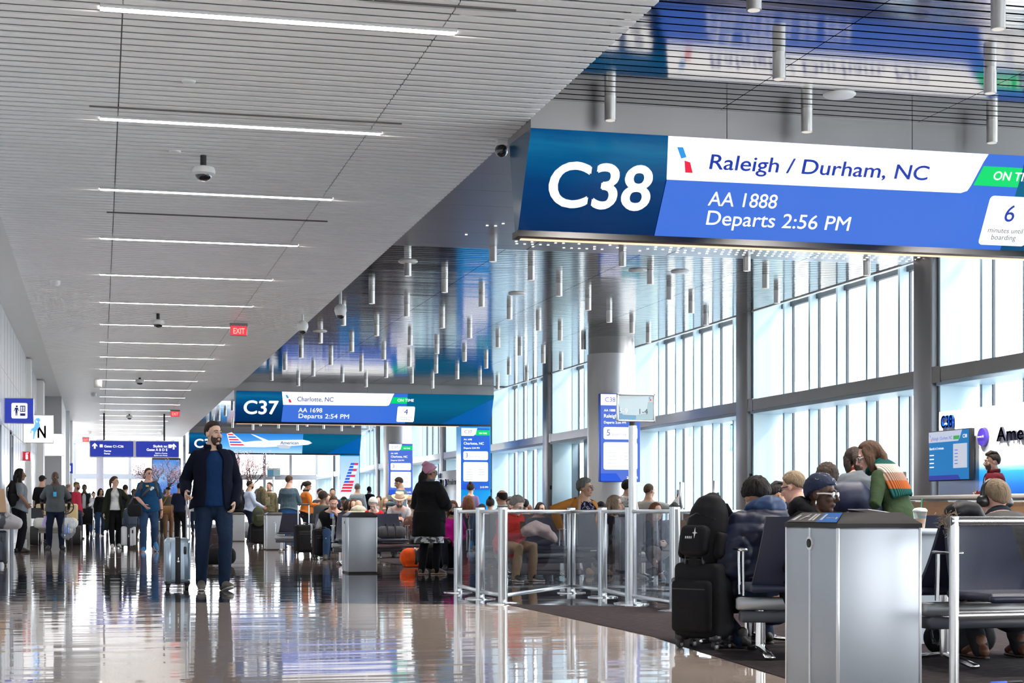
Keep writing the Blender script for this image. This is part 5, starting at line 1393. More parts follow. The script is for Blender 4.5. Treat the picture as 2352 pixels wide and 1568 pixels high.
        for i, (o, L) in enumerate(((.030, .070), (.010, .080), (-.010, .074), (-.029, .058))):
            p0 = kn - d * .012 + acr * o; pts_ = [p0]; dd = d.copy(); a = 0
            for k in range(3):
                a += cl * (.55 + .12 * i); dd = d * math.cos(a) + nrm * math.sin(a); p0 = p0 + dd * L * (.45, .32, .23)[k]; pts_.append(p0)
            hb.tube(pts_, [.0092, .0088, .0082, .0068], n=8)
        t0 = w0 + d * .025 + acr * .026; td = (acr * .75 + d * .75 + nrm * .35).normalized(); t2 = (acr * .25 + d * .95 + nrm * .5).normalized()
        hb.tube([t0, t0 + td * .04, t0 + td * .04 + t2 * .03, t0 + td * .04 + t2 * .052], [.0145, .0115, .0098, .0075], n=8)
        f.hand[sg] = (kn + nrm * .025, d, nrm, acr)
        allm.append(remesh(hb, .0042 if det >= 2 else (.0055 if det == 1 else .008), 1))
    bm = bmesh.new()
    for m_ in allm: bm.from_mesh(m_); bpy.data.meshes.remove(m_)
    me = bpy.data.meshes.new('body'); bm.to_mesh(me); bm.free()
    me.transform(Matrix.Scale(s, 4))
    lipm = mat('lip_' + skin, tuple(c * k for c, k in zip(SKIN[skin], (.82, .66, .64))), .45)
    body = link('body', me, [skin_mat(skin), lipm], root)
    lips = [hp((0, .097, -.060)) * s, hp((0, .095, -.071)) * s]; fwd = R3 @ V((0, 1, 0)); rt = R3 @ V((1, 0, 0))
    for p in me.polygons:
        for L_ in lips:
            dv = p.center - L_
            xx = dv.dot(rt) / (.022 * s); zz_ = dv.dot(R3 @ V((0, 0, 1))) / (.0075 * s)
            if xx * xx + zz_ * zz_ < 1 and abs(dv.dot(fwd)) < .013 * s: p.material_index = 1
    f.HM = HM; f.R3 = R3; f.hk = hk
    def fin(mb, nm, m, parent=body, rem=None, sm=2, wr=0.0):
        """scale a piece to the figure and hang it on the body"""
        if rem:
            mm = remesh(mb, rem, sm)
            if wr:
                nn = [v.normal.copy() for v in mm.vertices]
                for v, n_ in zip(mm.vertices, nn):
                    q = v.co * 7; v.co += n_ * wr * (noise.noise(V((q.x * 1.5, q.y * 1.5, q.z * .9))) + .5 * noise.noise(V((q.x * 3, q.y * 3, q.z * 4))))
        else: mm = mb.mesh(nm)
        mm.transform(Matrix.Scale(s, 4)); return link(nm, mm, m, parent if parent is not None else root)
    f.fin = fin; f.spine = spine; f.frame = frame; f.wri = wri; f.elb = elb; f.sh = sh; f.ank = ank; f.kne = kne; f.hipj = hipj; f.pel = pel; f.hp = hp; f.body = body
    f.W = lambda p: root.matrix_basis @ (V(p) * s)
    # ---- eyes, brows
    if det >= 1:
        for sg in (1, -1):
            b = MB(); b.ell(hp((sg * .029, .079, .002)), (.0125 * hk, .0105 * hk, .0062 * hk), 10, 7, R=R3); ey = fin(b, 'eye', mat('eye_white', (.7, .68, .66), .25))
            b = MB(); b.ell(hp((sg * .029, .0875, .0015)), (.0056 * hk, .0035 * hk, .0056 * hk), 10, 6, R=R3); fin(b, 'iris', mat('iris', (.02, .012, .008), .15), ey)
        b = MB()
        for sg in (1, -1): b.tube([hp((sg * .013, .099, .021)), hp((sg * .030, .097, .027)), hp((sg * .046, .085, .021))], [(.0045 * hk, .0035 * hk)] * 2 + [(.003 * hk, .002 * hk)], n=6)
        if skin != 'x': fin(b, 'eyebrows', hair_mat('grey' if hairc in ('white', 'grey') else ('brown' if hairc in ('ginger', 'blond', 'streak') else 'dark')))
    # ---- hair and hats
    def scalp(lim, th, noise_a=0.0, nz=9, n=28, k=20, c=(0, -.012, .030), r=(.076, .095, .092), grow=.10):
        b = MB(); vs = []
        for i in range(k + 1):
            t = -PI / 2 + PI * i / k
            for j in range(n):
                a = 2 * PI * j / n; d = V((math.sin(a) * math.cos(t), math.cos(a) * math.cos(t), math.sin(t)))
                az = abs(math.degrees(math.atan2(d.x, d.y)))
                L = lim(az); m_ = sstep(L - grow, L + grow, d.z)
                rad = .84 + (.16 + th) * m_
                if noise_a: rad += noise_a * noise.noise(d * nz) * m_
                vs.append(hp((c[0] + d.x * r[0] * rad, c[1] + d.y * r[1] * rad, c[2] + d.z * r[2] * rad)))
        fs = [(i * n + j, i * n + (j + 1) % n, (i + 1) * n + (j + 1) % n, (i + 1) * n + j) for i in range(k) for j in range(n)]
        b.add(vs, fs, True); return b
    def lerp_lim(tab):
        def g(az):
            for (a0, v0), (a1, v1) in zip(tab, tab[1:]):
                if az <= a1: return v0 + (v1 - v0) * (az - a0) / (a1 - a0)
            return tab[-1][1]
        return g
    short_lim = lerp_lim([(0, .54), (35, .50), (62, .26), (80, -.28), (100, -.10), (125, -.55), (180, -.72)])
    full_lim = lerp_lim([(0, .66), (40, .52), (62, .05), (78, -.6), (100, -.9), (180, -1.2)])
    hm = hair_mat(hairc)
    lod = dict(n=36, k=26) if det >= 2 else (dict(n=24, k=16) if det == 1 else dict(n=16, k=12))
    def hairfin(b, nm='hair', m=None): return fin(b, nm, m or hm)
    if hair == 'short': hairfin(scalp(short_lim, .10, .03, 14, **lod))
    elif hair == 'buzz': hairfin(scalp(short_lim, .045, .0, **lod))
    elif hair == 'pomp':
        b = scalp(short_lim, .09, .02, 14, **lod)
        b.tube([hp((0, .07, .098)), hp((0, .02, .128)), hp((0, -.05, .118)), hp((0, -.085, .08))], [(.045 * hk, .024 * hk), (.058 * hk, .028 * hk), (.055 * hk, .022 * hk), (.04 * hk, .015 * hk)], side=R3 @ V((1, 0, 0)), n=14); hairfin(b)
    elif hair == 'balding': hairfin(scalp(lerp_lim([(0, 1.3), (60, 1.2), (75, .35), (80, -.28), (100, -.10), (125, -.55), (180, -.72)]), .06, .02, 14, **lod)) if False else hairfin(fringe_ring(scalp, lerp_lim, lod))
    elif hair == 'curly': hairfin(scalp(lerp_lim([(0, .55), (50, .35), (75, -.25), (110, -.55), (180, -.85)]), .36, .16, 9, grow=.16, **dict(n=40, k=30)))
    elif hair == 'curly_short': hairfin(scalp(lerp_lim([(0, .55), (50, .40), (75, -.30), (110, -.35), (180, -.75)]), .26, .11, 9, grow=.14, **dict(n=40, k=28)))
    elif hair in ('long', 'bob', 'pony', 'bun', 'longcurly'):
        b = scalp(full_lim if hair in ('long', 'bob', 'longcurly') else lerp_lim([(0, .60), (40, .48), (62, .15), (80, -.3), (110, -.55), (180, -.8)]), .13, .03, 12, **lod)
        sx = R3 @ V((1, 0, 0))
        if hair in ('long', 'longcurly'):
            Ld = .30
            b.tube([hp((0, -.07, .03)), hp((0, -.095, -.06)), hp((0, -.10, -.15)), hp((0, -.10, -.06 - Ld))], [(.080 * hk, .05 * hk), (.098 * hk, .048 * hk), (.108 * hk, .042 * hk), (.06 * hk, .02 * hk)], side=sx, n=16)
            for sg in (1, -1): b.tube([hp((sg * .066, .02, .05)), hp((sg * .086, .005, -.04)), hp((sg * .090, -.01, -.14)), hp((sg * .085, .02, -.24))], [(.018 * hk, .03 * hk), (.022 * hk, .038 * hk), (.024 * hk, .036 * hk), (.012 * hk, .02 * hk)], side=sx, n=10)
        if hair == 'bob':
            b.tube([hp((0, -.06, .05)), hp((0, -.085, -.03)), hp((0, -.08, -.10)), hp((0, -.07, -.145))], [(.080 * hk, .05 * hk), (.100 * hk, .055 * hk), (.106 * hk, .05 * hk), (.095 * hk, .035 * hk)], side=sx, n=16)
            for sg in (1, -1): b.tube([hp((sg * .062, .035, .06)), hp((sg * .084, .02, -.01)), hp((sg * .088, .015, -.08)), hp((sg * .082, .02, -.135))], [(.016 * hk, .03 * hk), (.018 * hk, .042 * hk), (.02 * hk, .042 * hk), (.012 * hk, .03 * hk)], side=sx, n=10)
        if hair == 'pony': b.tube([hp((0, -.10, .07)), hp((0, -.135, .03)), hp((0, -.14, -.06)), hp((0, -.12, -.16))], [(.025 * hk, .025 * hk), (.038 * hk, .034 * hk), (.036 * hk, .03 * hk), (.014 * hk, .014 * hk)], side=sx, n=12)
        if hair == 'bun': b.ell(hp((0, -.07, .125)), (.04 * hk, .04 * hk, .038 * hk), 12, 8)
        mm = fin(b, 'hair', hm, rem=max(.008, VOX * .8) if det >= 1 else .018, sm=1, wr=.006 if hair == 'longcurly' else .003)
    elif hair == 'sides':
        b = scalp(lerp_lim([(0, 2), (68, 2), (74, -.28), (100, -.10), (125, -.55), (180, -.72)]), .07, .02, 14, **lod)
        # trimmed to a band: the crown stays bare
        vs = []
        for v in b.v:
            q = HM.inverted() @ V(v); k = sstep(.075, .10, q.z)
            c0 = V((0, -.012, .03)); vs.append(tuple(hp(c0 + (q - c0) * (1 - .2 * k))))
        b.v = vs; hairfin(b)
    elif hair == 'cap':
        hairfin(scalp(short_lim, .05, 0, **lod))
        b = scalp(lerp_lim([(0, .42), (90, .22), (180, .05)]), .15, 0, grow=.05, **lod); cp = fin(b, 'cap', cloth('cap_' + hairc, (.015, .015, .018) if hairc != 'ginger' else (.12, .09, .05)))
        b = MB(); b.tube([hp((0, .07, .062)), hp((0, .115, .058)), hp((0, .155, .046))], [(.070 * hk, .006 * hk), (.068 * hk, .006 * hk), (.040 * hk, .004 * hk)], side=R3 @ V((1, 0, 0)), n=14); fin(b, 'cap_brim', cloth('cap_' + hairc, (0, 0, 0)), cp)
    elif hair == 'cowboy':
        hairfin(scalp(short_lim, .06, 0, **lod))
        straw = mat('hat_felt', (.60, .46, .34), .8, var=.1, vscale=10)
        b = MB(); n = 32; vs = []
        for i, (r_, z_) in enumerate(((.085, .060), (.12, .058), (.165, .062), (.165, .070), (.12, .066), (.088, .07), (.086, .115), (.080, .155), (.055, .165), (.02, .150))):
            for j in range(n):
                a = 2 * PI * j / n; up = .035 * abs(math.sin(a)) ** 2 * max(0, (r_ - .09) / .08); dent = -.018 * math.cos(a) ** 2 * (1 if i in (8, 9) else 0) + (.012 * abs(math.sin(a)) if i in (7, 8) else 0)
                vs.append(hp((r_ * math.sin(a) * .95, -.008 + r_ * math.cos(a) * 1.22, z_ + up + dent)))
        b.add(vs, [(i * n + j, i * n + (j + 1) % n, (i + 1) * n + (j + 1) % n, (i + 1) * n + j) for i in range(9) for j in range(n)] + [[9 * n + j for j in range(n)]], True)
        ht = fin(b, 'cowboy_hat', straw)
        b = MB(); b.tube([hp((.089 * math.sin(a), -.008 + .109 * math.cos(a), .078)) for a in [2 * PI * i / 24 for i in range(25)]], [(.006 * hk, .012 * hk)] * 25, n=6, caps='flat'); fin(b, 'hat_band', mat('hat_band', (.35, .24, .16), .6), ht)
    elif hair == 'wrap_navy' or hair == 'wrap_pink':
        col = (.008, .016, .05) if hair == 'wrap_navy' else (.40, .19, .27)
        b = scalp(lerp_lim([(0, .36), (45, .26), (75, -.02), (100, -.22), (130, -.5), (180, -.8)]), .17, .05, 5, grow=.07, **lod)
        if hair == 'wrap_navy':
            m_ = mat('wrap_navy', col, .8, bump=.6, bscale=18)
            pass
            wp = fin(b, 'head_wrap', m_)
            b = MB(); r_ = random.Random(2)
            for i in range(26):
                a = r_.uniform(-PI, PI); t = r_.uniform(.1, 1.2); pts_ = []
                for k in range(5):
                    aa = a + .05 * k + r_.uniform(-.05, .05); tt = t + r_.uniform(-.07, .07)
                    d = V((math.sin(aa) * math.cos(tt), math.cos(aa) * math.cos(tt), math.sin(tt))); pts_.append(hp((d.x * .0915, -.012 + d.y * .1135, .030 + d.z * .1105)))
                b.tube(pts_, [.0013] * 5, n=5)
            fin(b, 'wrap_script', mat('wrap_script', (.55, .60, .68), .7), wp)
        else:
            m_ = cloth('wrap_pink', col); b.tube([hp((-.088, -.05, -.01)), hp((-.08, .04, .055)), hp((0, .09, .08)), hp((.08, .04, .055)), hp((.088, -.05, -.01))], [(.022 * hk, .009 * hk)] * 5, n=8)
            b.tube([hp((0, -.02, .12)), hp((0, -.07, .135)), hp((0, -.11, .11))], [.03 * hk, .035 * hk, .02 * hk], n=10)
            fin(b, 'head_wrap', m_)
            b = MB(); b.tube([hp((0, -.09, .0)), hp((0, -.12, -.06)), hp((0, -.13, -.14)), hp((.01, -.12, -.20))], [(.05 * hk, .04 * hk), (.065 * hk, .05 * hk), (.06 * hk, .045 * hk), (.02 * hk, .02 * hk)], n=12); fin(b, 'hair', hm, rem=.012, sm=1, wr=.02)
    if beard:
        b = MB(); n, k = 28, 18; vs = []
        for i in range(k + 1):
            t = -PI / 2 + PI * i / k
            for j in range(n):
                a = 2 * PI * j / n; d = V((math.sin(a) * math.cos(t), math.cos(a) * math.cos(t), math.sin(t)))
                az = abs(math.degrees(math.atan2(d.x, d.y))); c0 = V((0, .030, -.058))
                lim = .02 if az < 25 else (.06 + (az - 25) * .012)
                m_ = sstep(lim + .16, lim - .04, d.z) * sstep(96, 72, az)
                rad = .86 + .165 * m_; vs.append(hp(c0 + V((d.x * .060 * rad, d.y * .062 * rad, d.z * .068 * rad))))
        b.add(vs, [(i * n + j, i * n + (j + 1) % n, (i + 1) * n + (j + 1) % n, (i + 1) * n + j) for i in range(k) for j in range(n)], True)
        b.tube([hp((-.026, .084, -.064)), hp((-.014, .099, -.050)), hp((0, .104, -.047)), hp((.014, .099, -.050)), hp((.026, .084, -.064))], [(.007 * hk, .005 * hk)] * 5, n=6)
        fin(b, 'beard', hair_mat('beard' if beard == 'dark' else beard))
    if glasses:
        gm = mat('frame_' + glasses, {'white': (.75, .75, .74), 'dark': (.02, .02, .02), 'wire': (.3, .3, .3)}[glasses], .3)
        rr_ = .0022 if glasses != 'wire' else .0012
        b = MB()
        for sg in (1, -1):
            b.tube([hp((sg * .031 + .021 * math.cos(a), .100 - .006 * abs(math.cos(a)), .0 + .016 * math.sin(a))) for a in [2 * PI * i / 16 for i in range(17)]], [rr_ * hk] * 17, n=6, caps='flat')
            b.tube([hp((sg * .052, .094, .005)), hp((sg * .076, .05, .006)), hp((sg * .081, -.005, .002))], [(rr_ * 1.2 * hk, rr_ * 2.4 * hk)] * 3, n=6)
        b.tube([hp((-.010, .102, .003)), hp((0, .106, .005)), hp((.010, .102, .003))], [rr_ * hk] * 3, n=6)
        g_ = fin(b, 'glasses', gm)
        b = MB()
        for sg in (1, -1): b.tube([hp((sg * .031, .099, .0)), hp((sg * .031, .100, .0))], [(.020 * hk, .015 * hk)] * 2, n=14, caps='flat', side=R3 @ V((1, 0, 0)))
        fin(b, 'lenses', glass('lens_glass', (.75, .78, .80), .10), g_)
    # ---- clothes
    CV = max(.012, VOX * 1.15)
    def legs(b, m, ln=1.0, hem_r=None):
        pts, rr = tors(m, -.08, .05); b.tube([pel + V((0, 0, -.10))] + pts, [(rr[0][0] * .95, rr[0][1] * .95)] + rr, side=side, n=18)
        for sg in (1, -1):
            end = kne[sg].lerp(ank[sg], ln * 1.0) + (V((0, 0, -.025)) if ln >= 1 else V((0, 0, 0)))
            k = .5 + .5 * fat
            b.tube([hipj[sg] + V((0, 0, .03)), hipj[sg].lerp(kne[sg], .4), kne[sg], kne[sg].lerp(end, .45), end], [.080 * k + m, .084 * k + m, .062 + m, .058 + m, hem_r or (.046 + m)], n=16)
    if pants is not None:
        b = MB(); legs(b, .010, pantlen); fin(b, 'trousers', pm or cloth('p%02x%02x%02x' % tuple(int(c * 255) for c in pants), pants), rem=CV, sm=2, wr=.006)
    def sleeve(b, m, kind):
        for sg in (1, -1):
            if kind == 'none': continue
            e_ = elb[sg]; ls = loosesleeve
            if kind == 'long': b.tube([sh[sg], sh[sg].lerp(e_, .5), e_, e_.lerp(wri[sg], .5), wri[sg]], [.052 + m, (.050 + m) * ls, (.045 + m) * ls, (.041 + m) * ls, (.030 + m)], n=14)
            else: b.tube([sh[sg], sh[sg].lerp(e_, .5), sh[sg].lerp(e_, .8)], [.052 + m, .052 + m, .054 + m], n=14)
    def upper(b, m, hem_, kind, fl=.006, neck=.512):
        pts, rr = tors(m, 0, neck)
        if hem_ < 0:
            hp_ = spine(0) + V((0, 0, hem_)) if seat is None else spine(0) + frame(0) @ V((0, 0, max(hem_, -.03)))
            pts = [hp_] + pts; rr = [(rr[0][0] + fl, rr[0][1] + fl)] + rr
        if seat is not None: rr[0] = (rr[0][0] * .90, rr[0][1] * .90)
        b.tube(pts, rr, side=side, n=20, caps='flat')
        if fem:
            for sg in (1, -1): b.ell(spine(.34) + frame(.34) @ V((sg * .062 * wide, .078 * fat, 0)), (.054 + m * .8,) * 3, 12, 8)
        for sg in (1, -1): b.ell(sh[sg], (.053 + m,) * 3, 12, 8)
        sleeve(b, m, kind)
    if top is not None:
        c, kind = top; b = MB(); upper(b, .016 if (coat is None and jacket is None) else .011, hem, kind if (coat is None and (jacket is None or vest)) else 'none', .016 + max(0, fat - 1) * .05)
        tm = topm or cloth('t%02x%02x%02x' % tuple(int(q * 255) for q in c), c)
        f.top = fin(b, 'shirt', tm, rem=CV, sm=2, wr=.006)
    if coat is not None:     # closed coat or jacket over the shirt
        c, hem_, m_ = coat; b = MB(); upper(b, m_, max(hem_, -.10), 'long', .01, .52)
        if hem_ < -.12 and seat is None: b.tube([pel + V((0, 0, .05)), pel + V((0, 0, -.12)), pel + V((0, 0, hem_))], [(.185 * wide + m_, .135 * fat + m_), (.195 * wide + m_, .145 * fat + m_), (.205 * wide + m_, .16 * fat + m_)], side=(1, 0, 0), n=22, caps='flat')
        f.coat = cm_ = fin(b, 'coat', jm or cloth('j%02x%02x%02x' % tuple(int(q * 255) for q in c), c), rem=CV, sm=2, wr=.008)
        if quilt:
            nn = [v.normal.copy() for v in cm_.data.vertices]
            for v, n_ in zip(cm_.data.vertices, nn):
                q = v.co / s; v.co += n_ * (quilt * (abs(math.sin(q.z * 38 + 1.2 * math.sin(q.x * 9) + noise.noise(q * 6))) ** .55 - .6) + quilt * .6 * noise.noise(q * 16)) * s
    if jacket is not None:   # open at the front
        c = jacket; m_ = .046 if vest else .030; jmat = jm or cloth('j%02x%02x%02x' % tuple(int(q * 255) for q in c), c)
        b = MB(); n = 26; rows_ = []
        hh = [.505, .46, .41, .36, .30, .18, .08, 0] + [x_ for x_ in (-.08, jhem) if x_ >= jhem - .001] + ([-.3, -.5] if jhem < -.6 else []) + ([jhem] if jhem < -.14 else [])
        hh = sorted(set(hh), reverse=True); hh = [h for h in hh if h >= jhem - .001]
        for h in hh:
            hi = max(h, 0); k_ = [i for i in range(len(hs) - 1) if hs[i] <= hi <= hs[i + 1]][0]
            t = (hi - hs[k_]) / (hs[k_ + 1] - hs[k_]); a = wid[k_][0] * (1 - t) + wid[k_ + 1][0] * t; d_ = wid[k_][1] * (1 - t) + wid[k_ + 1][1] * t
            a = a * wide * (1 + (fat - 1) * .6) + m_ + (.02 if h < 0 else 0) + max(0, -h) * .05; d_ = d_ * fat + m_ + (.02 if h < 0 else 0) + max(0, -h) * .06
            if h > .46: a = a - .004
            c_ = spine(h); M_ = frame(max(h, 0)); gp_ = jgap * (1.0 if h < .45 else .6)
            rows_.append([c_ + M_ @ V((math.sin(q) * a, math.cos(q) * d_ + (.03 if fem and .25 < h < .42 and abs(math.cos(q)) > .5 and math.cos(q) > 0 else 0), .015 * math.sin(3 * q) if h == hh[-1] else 0)) for q in [gp_ + (2 * PI - 2 * gp_) * j / n for j in range(n + 1)]])
        vs = [p for r_ in rows_ for p in r_]; fs = [(i * (n + 1) + j, i * (n + 1) + j + 1, (i + 1) * (n + 1) + j + 1, (i + 1) * (n + 1) + j) for i in range(len(rows_) - 1) for j in range(n)]
        b.add(vs, fs, True)
        o_ = bpy.data.objects.new('t', b.mesh()); sd_ = o_.modifiers.new('s', 'SOLIDIFY'); sd_.thickness = .012; sd_.offset = 0; ss = o_.modifiers.new('u', 'SUBSURF'); ss.levels = 1
        m1 = bake(o_)
        b2 = MB()
        if vest: b2.tube([sh[1] + V((-.06, 0, 0)), sh[1] + V((-.02, 0, .01))], [.05, .045], n=10); b2.tube([sh[-1] + V((.06, 0, 0)), sh[-1] + V((.02, 0, .01))], [.05, .045], n=10)
        else: sleeve(b2, .024, 'long')
        for sg in (() if vest else (1, -1)): b2.ell(sh[sg] + V((0, 0, .0)), (.076, .074, .074), 12, 8)
        m2 = remesh(b2, CV, 2)
        for v in m2.vertices:
            q = v.co * 9; v.co += v.normal * .006 * noise.noise(q)
        bm = bmesh.new(); bm.from_mesh(m1); bm.from_mesh(m2); m3 = bpy.data.meshes.new('jacket'); bm.to_mesh(m3); bm.free()
        m3.polygons.foreach_set('use_smooth', [True] * len(m3.polygons)); m3.transform(Matrix.Scale(s, 4)); jk = link('jacket', m3, jmat, body); f.jacket = jk
        # stand-up collar
        b = MB(); cn = spine(.518)
        if jgap < .6 and not vest: b.tube([cn + frame(.5) @ V((math.sin(q) * .086, math.cos(q) * .082 + .004, .006 - .012 * math.cos(q))) for q in [.42 + (2 * PI - .84) * j / 18 for j in range(19)]], [(.030, .010)] * 19, side=frame(.5) @ V((0, 0, 1)), n=8); fin(b, 'collar', jmat, jk)
    if collar:
        ckr = .068 + (.014 if fat > 1.1 else 0)
        b = MB(); cn = spine(.535); b.tube([cn + frame(.5) @ V((math.sin(q) * ckr, math.cos(q) * ckr * .98 + .006, 0)) for q in [.25 + (2 * PI - .5) * j / 16 for j in range(17)]], [(.024, .009)] * 17, side=frame(.5) @ V((0, 0, 1)), n=8); fin(b, 'collar', cloth('c%02x%02x%02x' % tuple(int(q * 255) for q in collar), collar))
    if hood:
        b = MB(); cn = spine(.50); M_ = frame(.5)
        b.tube([cn + M_ @ V((math.sin(q) * .12, math.cos(q) * .085 - .025, .02 - .03 * math.cos(q))) for q in [2 * PI * j / 16 for j in range(17)]], [(.055, .045)] * 17, n=10, caps='flat'); b.ell(cn + M_ @ V((0, -.12, .0)), (.13, .07, .09), 14, 9)
        fin(b, 'hood', hood, rem=CV, sm=2, wr=.014)
    if skirt is not None:
        c, hem_ = skirt; b = MB()
        b.tube([pel + V((0, 0, .06)), pel + V((0, 0, -.1)), pel + V((0, 0, hem_))], [(.19, .14), (.20, .16), (.22, .19)], side=(1, 0, 0), n=22, caps='flat'); f.skirt = fin(b, 'skirt', pm or cloth('s%02x%02x%02x' % tuple(int(q * 255) for q in c), c), rem=CV, sm=1, wr=.01)
    # ---- shoes
    sm_ = mat('shoe%02x%02x%02x' % tuple(int(q * 255) for q in shoes), shoes, .55, bump=.1)
    so = mat('sole%02x%02x%02x' % tuple(int(q * 255) for q in (sole or (.02, .02, .02))), sole or (.02, .02, .02), .6)
    for sg in (1, -1):
        fd = V((math.sin(fyaw[sg]), math.cos(fyaw[sg]), 0)); sdv = fd.cross(V((0, 0, 1))); A = ank[sg]
        pit = feet[sg][4] if feet and feet.get(sg) and len(feet[sg]) > 4 else 0
        def fp(a, z): # along the foot, height above ground
            q = V((0, a, z)); 
            if pit: q = Matrix.Rotation(math.radians(pit), 3, 'X') @ (q - V((0, .13, 0))) + V((0, .13, 0))
            return A + fd * q.y + V((0, 0, q.z - .085))
        b = MB(); b.tube([fp(-.055, .05), fp(-.02, .062), fp(.05, .062), fp(.10, .050), fp(.16, .036), fp(.195, .03)], [(.030, .030), (.038, .046), (.041, .046), (.045, .036), (.042, .026), (.026, .018)], side=sdv, n=16)
        b.tube([A + V((0, 0, .03)), fp(.0, .06)], [.042, .044], n=12); sh_ = fin(b, 'shoe', sm_, rem=max(.007, VOX), sm=1)
        b = MB(); b.tube([fp(-.075, .012), fp(-.04, .012), fp(.05, .012), fp(.11, .012), fp(.17, .012), fp(.205, .014)], [(.024, .012), (.036, .012), (.038, .012), (.046, .012), (.042, .012), (.02, .011)], side=sdv, n=14); fin(b, 'sole', so, sh_)
    return f
def fringe_ring(scalp, lerp_lim, lod): return scalp(lerp_lim([(0, .9), (60, .8), (78, -.2), (100, -.10), (125, -.55), (180, -.72)]), .05, .02, 14, **lod)

def crown(H, seat, lean, curve, head=(0, 0, 0)):
    """height of the crown and its forward reach for a figure of that pose"""
    s = H / 1.75; V = Vector; la, cu = math.radians(lean), math.radians(curve)
    q = V((0, 0, .93)) if seat is None else V((0, 0, seat / s + .085))
    fr = lambda h: Matrix.Rotation(-(la * (.55 + .45 * min(1, h / .5)) + cu * min(1, h / .5) ** 2), 3, 'X')
    for i in range(1, 54): q = q + fr(.01 * i - .005) @ V((0, 0, .01))
    hM = Matrix.Rotation(-(la + cu) * (.25 if (lean or curve) else 1), 3, 'X') @ Matrix.Rotation(-math.radians(head[0]), 3, 'Z') @ Matrix.Rotation(math.radians(head[1]), 3, 'X')
    q = q + fr(.5) @ V((0, .012, .040)) + hM @ V((0, .012, .088)) + hM @ V((0, -.012, .03)); q.z += .095
    return q.z * s, q.x * s, q.y * s
# ================================================================ WHO IS THERE
def stand(u, d, vtop=None, vfeet=None):
    """floor position and body height from where head and feet sit in the photo"""
    p = at(u, d); H = (CAMH + (HZ - vtop) / FPX * d) if vtop else None
    return p.x, p.y, H
def place(u, d, vtop, heading, H, seat, k):
    """stand or seat the figure so its crown meets column u and row vtop"""
    zt = CAMH + (HZ - vtop) / FPX * d; args = (k.get('lean', 0), k.get('curve', 0), k.get('head', (0, 0, 0)))
    if seat is None or H is None:
        lo, hi = (1.30, 2.0)
        for _ in range(24):
            m = (lo + hi) / 2
            if crown(m, seat, *args)[0] < zt - .008: lo = m
            else: hi = m
        H = lo
    else:
        seat = max(.30, min(.62, seat + zt - .008 - crown(H, seat, *args)[0]))
        if abs(crown(H, seat, *args)[0] - zt) > .02: return place(u, d, vtop, heading, None, seat, k)
    z, hx, hy = crown(H, seat, *args); a = math.radians(-heading)
    ox, oy = hx * math.cos(a) - hy * math.sin(a), hx * math.sin(a) + hy * math.cos(a)
    r = ray(u, HZ).normalized(); off = Vector((ox, oy, 0)); off -= Vector((r.x, r.y, 0)) * off.dot(Vector((r.x, r.y, 0)))
    p = at(u, d) - off
    return p.x, p.y, H, seat
def who(label, u, d, vtop, heading, **k):
    x, y, H, st = place(u, d, vtop, heading, None, None, k); return person(label, x, y, heading, H, **k)
def sit(label, u, d, vtop, heading, seat=.42, Hs=1.66, **k):
    x, y, H, st = place(u, d, vtop, heading, Hs, seat, k)
    return person(label, x, y, heading, H, seat=st, **k)
DENIM = mat('denim', (.022, .052, .115), .85, bump=.4, bscale=16, var=.45, vscale=5, spec=.2)
DENIM_D = mat('denim_dark', (.009, .021, .048), .85, bump=.4, bscale=16, var=.5, vscale=5, spec=.2)
DENIM_B = mat('denim_bright', (.03, .10, .28), .85, bump=.4, bscale=16, var=.4, vscale=5, spec=.2)
CAMO = gradmat('camouflage', [(0, (.05, .045, .02)), (.4, (.16, .13, .07)), (.5, (.07, .07, .03)), (.6, (.20, .17, .10)), (1, (.10, .08, .05))], 'X', -3, 3, rough=.9, noise_amt=2.2, nscale=(14, 14, 14))
for k_ in ('camouflage',): pass

# -- the man walking with the silver suitcase
x, y, H = stand(489, 18.0, 953)
man = person('bearded man in a navy zip jacket and jeans walking with a silver suitcase', x, y, 176, 1.86, det=3, hair='short', hairc='dark', beard='dark', skin='light', wide=1.04, fat=1.06,
    head=(-26, 2, 0), top=((.006, .026, .085), 'short'), jacket=(.004, .006, .016), jgap=.42, jhem=-.10, pm=DENIM_D, shoes=(.12, .105, .09), sole=(.55, .52, .48),
    rh=(.285, .11, .055), rp=(.12, -1, 0), lh=(-.20, .10, -.04), lp=(-.55, -1, 0), rcurl=1.0, lcurl=.6,
    feet={1: (.115, -.02, 0, 6), -1: (-.095, .14, .015, -14, 12)})
# -- left group
who('woman in a grey polo with long black hair and a black backpack, hand on hip', 45, 35, 1075, 78, sex='f', det=2, hair='long', hairc='black', skin='brown', fat=1.22, wide=1.08, head=(10, 0, 0),
    top=((.16, .18, .20), 'short'), pants=(.008, .008, .012), rh=(.24, .12, .06), rp=(1, -.6, 0), lh=(-.22, .14, .06), lp=(-1, -.5, 0))
p = at(27, 34.9); backpack('black backpack worn by the woman in the grey polo at the left', (p.x + .04, p.y, 1.02), math.radians(88), .34, .22, .46, bag_black)
x, y, H = stand(127, 37.4, 1078)
grey = person('bald man in a dark grey polo holding a lilac bottle and a clear bag', x, y, 182, 1.79, det=2, hair='none', skin='dark', fat=1.15, wide=1.06, head=(18, 0, 0),
    top=((.085, .095, .10), 'short'), pants=(.010, .016, .035), rh=(.27, .03, -.06), lh=(-.28, .05, -.05), rp=(1, -.8, 0), lp=(-1, -.8, 0), feet={1: (.13, 0, 0, 14), -1: (-.14, .02, 0, -20)})
b = MB()
for sg in (1, -1): b.tube([grey.sh[sg].lerp(grey.elb[sg], .7), grey.elb[sg], grey.wri[sg]], [.049, .044, .031], n=12)
